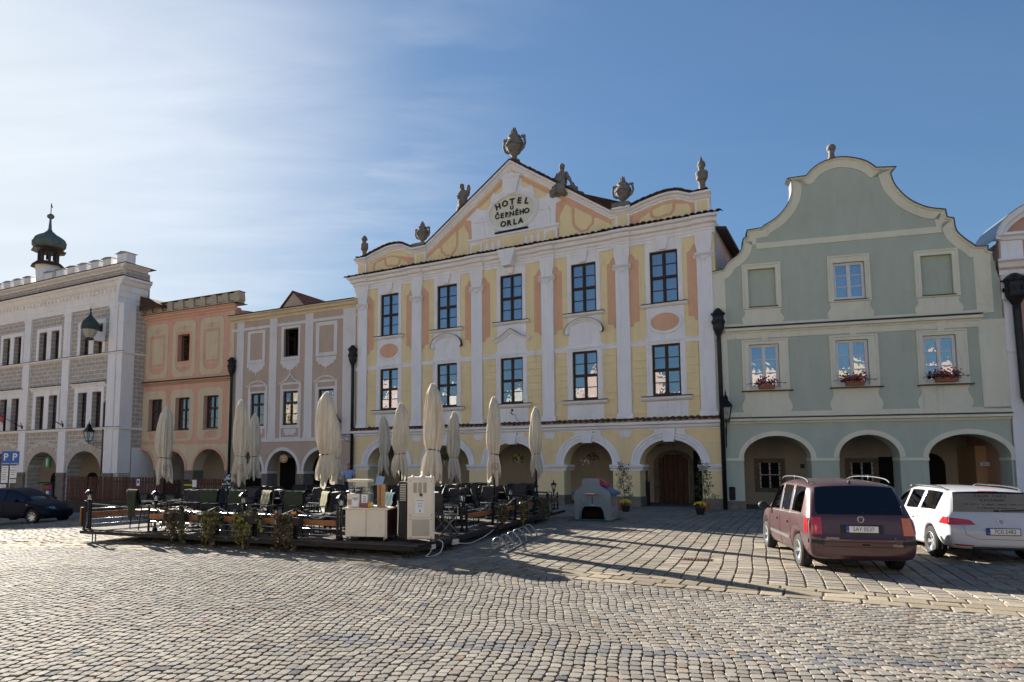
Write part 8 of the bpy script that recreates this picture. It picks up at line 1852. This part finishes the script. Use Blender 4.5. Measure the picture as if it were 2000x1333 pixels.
for (lab, F, u, z, w, h, m, d) in (('dark menu board with a cream sheet inside the second hotel arch', FH, -11.9, 1.9, .85, .95, 'paper', -3.3), ('black framed menu case on the hotel pier by the door', FH, -3.15, 1.28, .42, .5, 'arcade', -.9), ('tall dark chalk board leaning under the menu case', FH, -3.05, .5, .36, 1.1, 'black', -.95)):
    t = thing('menu_board', lab, 'menu board', F.world(u, d, z), F.ang, None)
    MB().prism(rect(-w/2, w/2, -h/2, h/2), -.05, 0, [rect(-w/2+.06, w/2-.06, -h/2+.07, h/2-.07)]).build('frame', M['black'], t); MB().box(-w/2+.061, w/2-.061, -.02, .0, -h/2+.071, h/2-.071).build('sheet', M[m], t)
    if m != 'black': 
        for k in range(4): MB().box(-w*.25, w*.22, -.024, -.021, h*.2-k*.11, h*.2-k*.11+.02).build('print_line', M['ink'], t)
t = thing('hanging_sheet', 'pale blue paper sheet hanging below the small grey umbrella', 'paper', (at_depth(741, 22.0), 22.0, 1.18), R(-10)); MB().obox((0, 0, 0), 0, .26, .01, .46, 0, R(14)).build('sheet', pm('pale_blue', (.35, .50, .75), .8), t)
t = thing('menu_easel', 'black menu easel with yellow lettering before the peach house', 'menu board', (at_depth(370, 27), 27, gz(at_depth(370, 27))), R(-15)); MB().box(-.32, .32, -.03, .03, .6, 1.25).build('board', M['black'], t); MB().box(-.2, .2, -.034, -.031, 1.08, 1.12).box(-.1, .15, -.034, -.031, .8, .86).build('chalk_line', M['flower_yellow'], t); MB().tube([(-.25, .0, 0), (-.25, 0, .6)], .02, 5).tube([(.25, .0, 0), (.25, 0, .6)], .02, 5).tube([(0, .35, 0), (0, .03, 1.1)], .015, 5).build('leg', M['black'], t); MB().box(.2, .38, -.06, -.035, 1.02, 1.30).build('sheet', M['paper'], t)
t = thing('white_blossom_plant', 'tall white flowering plant by the drainpipe of the tan house', 'plant', (at_depth(449, 31), 31, gz(at_depth(449, 31)))); MB().lathe([(.16, 0), (.2, .3)], n=12).build('pot', M['black'], t); leaf_blob((0, 0, .95), .45, 160, .08, (.5, .5, 1.2)).build('foliage', M['leaf'], t); b = MB(); [b.ball((rng.normal()*.12, -.15+rng.normal()*.08, .7+rng.random()*.9), .045, n=6, m=4) for _ in range(26)]; b.build('blossom', M['flower_white'], t)
# toy playhouse
def playhouse():
    P = ground_at(1122, 1016); t = thing('toy_playhouse', 'grey blue plastic toy playhouse with blue and red roof', 'playhouse', (P.x, P.y, 0), R(-24)); s = P.y/1330; W_ = 70*s; H1 = 48*s; G_ = M['plastic_grey']
    # front wall
    wo = 44*s; op = [(W_*.18, .03), (W_*.82, .03), (W_*.80, .25), (W_*.74, .40), (W_*.62, .42), (W_*.26, .42), (W_*.20, .25)]
    op = [(x, z*1.0) for x, z in op]
    out = [(.02, 0), (W_-.02, 0), (W_, 50*s), (W_-.06, 56*s), (50*s, 66*s), (49*s, 78*s), (44*s, 80*s), (22*s, 80*s), (16*s, 77*s), (15.5*s, 65*s), (.05, 56*s), (0, 50*s)]
    MB().prism(out, 0, .06, [[(x, z*1.05) for x, z in op]]).build('front_wall', G_, t)
    for k in range(22):                                       # diagonal ribs
        x = .08+k*.048; z0 = .50; 
        if x+.2 < W_-.04 and abs(x+.1-W_/2) > .07: MB().prism([(x, z0), (x+.012, z0), (x+.26, z0+.30), (x+.248, z0+.30)] if x < W_/2 else [(x+.248, z0), (x+.26, z0), (x+.012, z0+.30), (x, z0+.30)], -.010, .0).build('rib', G_, t)
    for cx, cz, rr in ((.20*W_/1.1+.10, .66, .115), (W_-.30, .66, .115), (.16, .47, .075), (W_-.17, .47, .075)):
        MB().lathe([(rr, 0), (rr, .02), (rr*.8, .025), (rr*.78, .012), (.001, .012)], n=24).xf(Matrix.Translation((cx, .0, cz)) @ Matrix.Rotation(PI/2, 4, 'X')).build('porthole', G_, t, auto=30)
    MB().tube([(W_*.16, -.01, .03), (W_*.18, -.012, .30), (W_*.26, -.012, .445), (W_*.5, -.012, .47), (W_*.74, -.012, .445), (W_*.82, -.012, .30), (W_*.84, -.01, .03)], .022, 6).build('door_arch', G_, t, smooth=True)
    MB().box(W_*.49, W_*.51, -.008, .0, .50, .76).build('door_seam', M['dark'], t); MB().box(W_*.45, W_*.55, -.03, .0, .452, .49, .008).build('handle', M['paper'], t)
    MB().prism([(W_*.30, .84), (W_*.36, .80), (W_*.58, .80), (W_*.66, .86), (W_*.30, .86)], -.12, .0).build('basket_hoop', M['plastic_red'], t)
    MB().tube([(W_*.47+.16*math.cos(a), -.14-.12*math.sin(a)*-1-.0, .85) for a in [2*PI*k/18 for k in range(19)]], .012, 5).build('hoop_ring', M['paper'], t)
    D = 1.15
    MB().box(W_-.06, W_-.005, .061, D, .0, .82).build('side_wall', M['plastic_tan'], t) if False else MB().prism(rect(.061, D, 0, .82), 0, .05, [rect(.28, .45, .42, .70), rect(.60, .77, .42, .70)]).xf(Matrix.Translation((W_-.005, 0, 0)) @ Matrix.Rotation(PI/2, 4, 'Z')).build('side_wall', M['plastic_tan'], t)
    MB().box(.10, W_-.10, .5, .52, .03, .8).build('inner_wall', M['dark'], t); MB().box(.0, .05, .061, D, .0, .82).build('side_wall', M['plastic_tan'], t); MB().box(.051, W_-.061, D-.05, D, 0, .95).build('back_wall', M['plastic_tan'], t)  # near-black sheet added so the door opening reads as shaded inside
    for k in range(5): 
        for j in range(4): MB().box(W_-.004, W_+.012, .10+k*.2+.09*(j % 2), .26+k*.2+.09*(j % 2), .02+j*.09, .095+j*.09, .004).build('moulded_brick', M['plastic_tan'], t)
    for sg, nm in ((1, 'blue_roof'), (-1, 'blue_roof')):
        x0 = W_/2; x1 = W_+.10 if sg > 0 else -.10
        MB().add([(x0, .07, 1.18), (x1, .07, .80), (x1, D+.08, .80), (x0, D+.08, 1.18), (x0, .07, 1.23), (x1, .07, .85), (x1, D+.08, .85), (x0, D+.08, 1.23)], [(0, 1, 2, 3), (4, 7, 6, 5), (0, 4, 5, 1), (1, 5, 6, 2), (2, 6, 7, 3), (0, 3, 7, 4)]).build(nm, M['plastic_blue'], t)
    MB().prism([(W_*.42, 1.2), (W_*.86, 1.06), (W_*.86, 1.14), (W_*.60, 1.34), (W_*.42, 1.34)], .45, .85).build('red_dormer', M['plastic_red'], t)
    m = thing('green_mat', 'green mat under the toy playhouse', 'mat', (P.x-.25, P.y-.25, .0), R(-24)); MB().box(0, W_+.25, 0, D+.5, .0, .018).build('mat_sheet', M['plastic_green'], m)
playhouse()
# bike rack
def bike_rack():
    A, Bq = ground_at(960, 1078), ground_at(1012, 1060); d = Vector((Bq.x-A.x, Bq.y-A.y, 0)); 
    A, E = ground_at(960, 1078), ground_at(1018, 1050); Rt = ground_at(986, 1081)
    dirv = Vector((E.x-A.x, E.y-A.y, 0)); L = dirv.length; a = math.atan2(dirv.y, dirv.x); t = thing('bike_rack', 'low galvanised bicycle rack with arched loops beside the deck', 'bike rack', (A.x, A.y, 0), a)
    w = (Rt-A).length*.95
    for y in (0, -w): MB().box(-.1, L+.35, y-.02, y+.02, .0, .03).build('base_bar', M['galv'], t)
    for k in range(6):
        x = .02+k*(L+.2)/5
        for o in (0, .07): MB().tube(catmull([(x+o, 0, .02), (x+o, -.01, .18), (x+o, -.07, .27), (x+o, -w*.5, .285), (x+o, -w+.10, .22), (x+o, -w+.01, .10), (x+o, -w, .02)], 4), .011, 6).build('loop', M['galv'], t, smooth=True)
bike_rack()
# planted pots by the hotel door
def pot_shrub(label, px, py, h, seed, spread, yel):
    P = ground_at(px, py); t = thing('potted_shrub', label, 'potted shrub', (P.x, P.y, 0), 0, 'slender potted shrubs flanking the hotel door'); r_ = np.random.default_rng(seed)
    MB().lathe([(.15, 0), (.20, .30), (.22, .30), (.22, .34)], n=16).build('pot', M['terracotta'], t)
    tr = MB().tube(catmull([(0, 0, .3), (.03, 0, h*.35), (-.02, .02, h*.65), (.02, 0, h*.95)], 4), .016, 5, .006); ms = []
    for k in range(15):
        z = .45+(h-.5)*k/14; a = k*2.4; l = spread*(1-.65*(k/14))*(.6+.6*r_.random()); e = (l*math.cos(a), l*math.sin(a)*.8, z+.14)
        tr.tube([(0, 0, z), (e[0]*.6, e[1]*.6, z+.10), e], .006, 4, .003); ms.append(leaf_blob(e, .14, 34, .062, (1, 1, .9))); ms.append(leaf_blob((e[0]*.55, e[1]*.55, z+.05), .12, 16, .06))
    tr.build('branches', M['bark'], t); merge(*ms).build('foliage', M['leaf'], t)
pot_shrub('dense potted shrub left of the hotel door beside the playhouse', 1219, 997, 1.70, 3, .42, True)
pot_shrub('sparse leaning potted shrub right of the hotel door', 1377, 1001, 1.75, 4, .34, True)
for lab, px, py in (('yellow chrysanthemums in a dark pot left of the hotel door', 1222, 1000), ('yellow chrysanthemums in a dark pot at the right pier of the door arch', 1368, 1006)):
    P = ground_at(px, py); t = thing('flower_pot', lab, 'flower pot', (P.x, P.y, 0), 0, 'yellow chrysanthemum pots'); MB().lathe([(.12, 0), (.17, .22), (.18, .22), (.18, .25)], n=16).build('pot', M['black'], t)
    leaf_blob((0, 0, .32), .17, 90, .05, (1.1, 1.1, .6)).build('foliage', M['leaf'], t); b = MB()
    for k in range(75): q = rng.normal(size=3); q /= np.linalg.norm(q); b.ball((q[0]*.20, q[1]*.20, .34+abs(q[2])*.12), .026, .026, .018, 6, 4)
    b.build('blossom', M['flower_yellow'], t)
def basket(label, F, u, z, cols, trail):
    t = thing('hanging_basket', label, 'hanging basket', F.world(u, -.45, z), F.ang, 'flower baskets hanging in the hotel arches')
    MB().lathe([(.05, -.14), (.14, -.08), (.17, .0)], n=12).build('bowl', M['terracotta'], t); MB().tube([(-.15, 0, 0), (0, 0, .45), (.15, 0, 0)], .006, 4).tube([(0, 0, .45), (0, 0, 2.85-z)], .005, 4).build('chain', M['iron'], t)
    leaf_blob((0, 0, .02), .28, 230, .085, (1.1, 1.0, .85)).build('foliage', M['leaf'], t)
    for c, off in cols:
        b = MB(); [b.ball((off[0]+rng.normal()*.10, -.15+rng.normal()*.07, off[1]+rng.normal()*.08), .028, n=6, m=4) for _ in range(9)]; b.build('blossom', M[c], t)
basket('hanging basket of white flowers in the third hotel arch', FH, -8.9, 2.06, [('flower_white', (0, -.05)), ('flower_yellow', (.05, .12))], 1)
basket('terracotta hanging basket with white and violet flowers in the fourth arch', FH, -5.25, 2.12, [('flower_white', (-.2, -.2)), ('flower_violet', (.14, -.28)), ('flower_red', (0, .18))], 1)
basket('violet flower basket half hidden by the tallest umbrella', FH, -13.0, 2.1, [('flower_violet', (0, 0)), ('flower_white', (.1, -.15))], 1)
# litter bin on a post
P = ground_at(1429, 995); t = thing('litter_bin', 'dark litter bin on a short post under the green house lantern', 'litter bin', (P.x, P.y-.1, 0), FG.ang)
MB().tube([(0, 0, 0), (0, 0, .45)], .025, 6).build('post', M['galv'], t); MB().lathe([(.14, .36), (.165, .40), (.165, .82), (.175, .84)], n=16).build('bin', M['black'], t, auto=30); MB().lathe([(.176, .842), (.16, .88), (.05, .93), (.03, .98), (.001, .99)], n=16).build('lid', M['iron'], t, smooth=True)
# cast iron gully grate in the square
P = ground_at(1362, 1094); t = thing('drain_grate', 'rusty slotted drain grate set in the cobbles', 'drain grate', (P.x, P.y, .004), R(-22))
MB().prism(rect(-.28, .28, -.17, .17), -.0, .02, [rect(-.25, .25, -.14, .14)]).xf(Matrix.Rotation(-PI/2, 4, 'X')).build('frame', M['pipe_red'], t)
for k in range(9): MB().box(-.235+k*.056, -.205+k*.056, -.14, .14, -.02, .012).build('grate_bar', M['pipe_red'], t)
# power line-like wires on the hotel arch cornice and a lost paper
t = thing('fallen_leaves', 'scattered dry leaves near the minivan', 'leaves', (8.6, 10.6, 0)); b = MB()
for k in range(160):
    x, y = rng.normal()*1.3, rng.normal()*.8; a = rng.random()*6; L = .02+.02*rng.random(); c, s = math.cos(a)*L, math.sin(a)*L; n = len(b.v); b.v += [(x-c, y-s, .010), (x+s*.6, y-c*.6, .016), (x+c, y+s, .014), (x-s*.6, y+c*.6, .018)]; b.f.append((n, n+1, n+2, n+3))
b.build('leaf', M['terracotta'], t); t['kind'] = 'stuff'
# labels must stay within sixteen words
for o in bpy.data.objects:
    if o.parent is None and 'label' in o:
        w = str(o['label']).split()
        if len(w) > 16: print('LONG', o.name, len(w), o['label'])
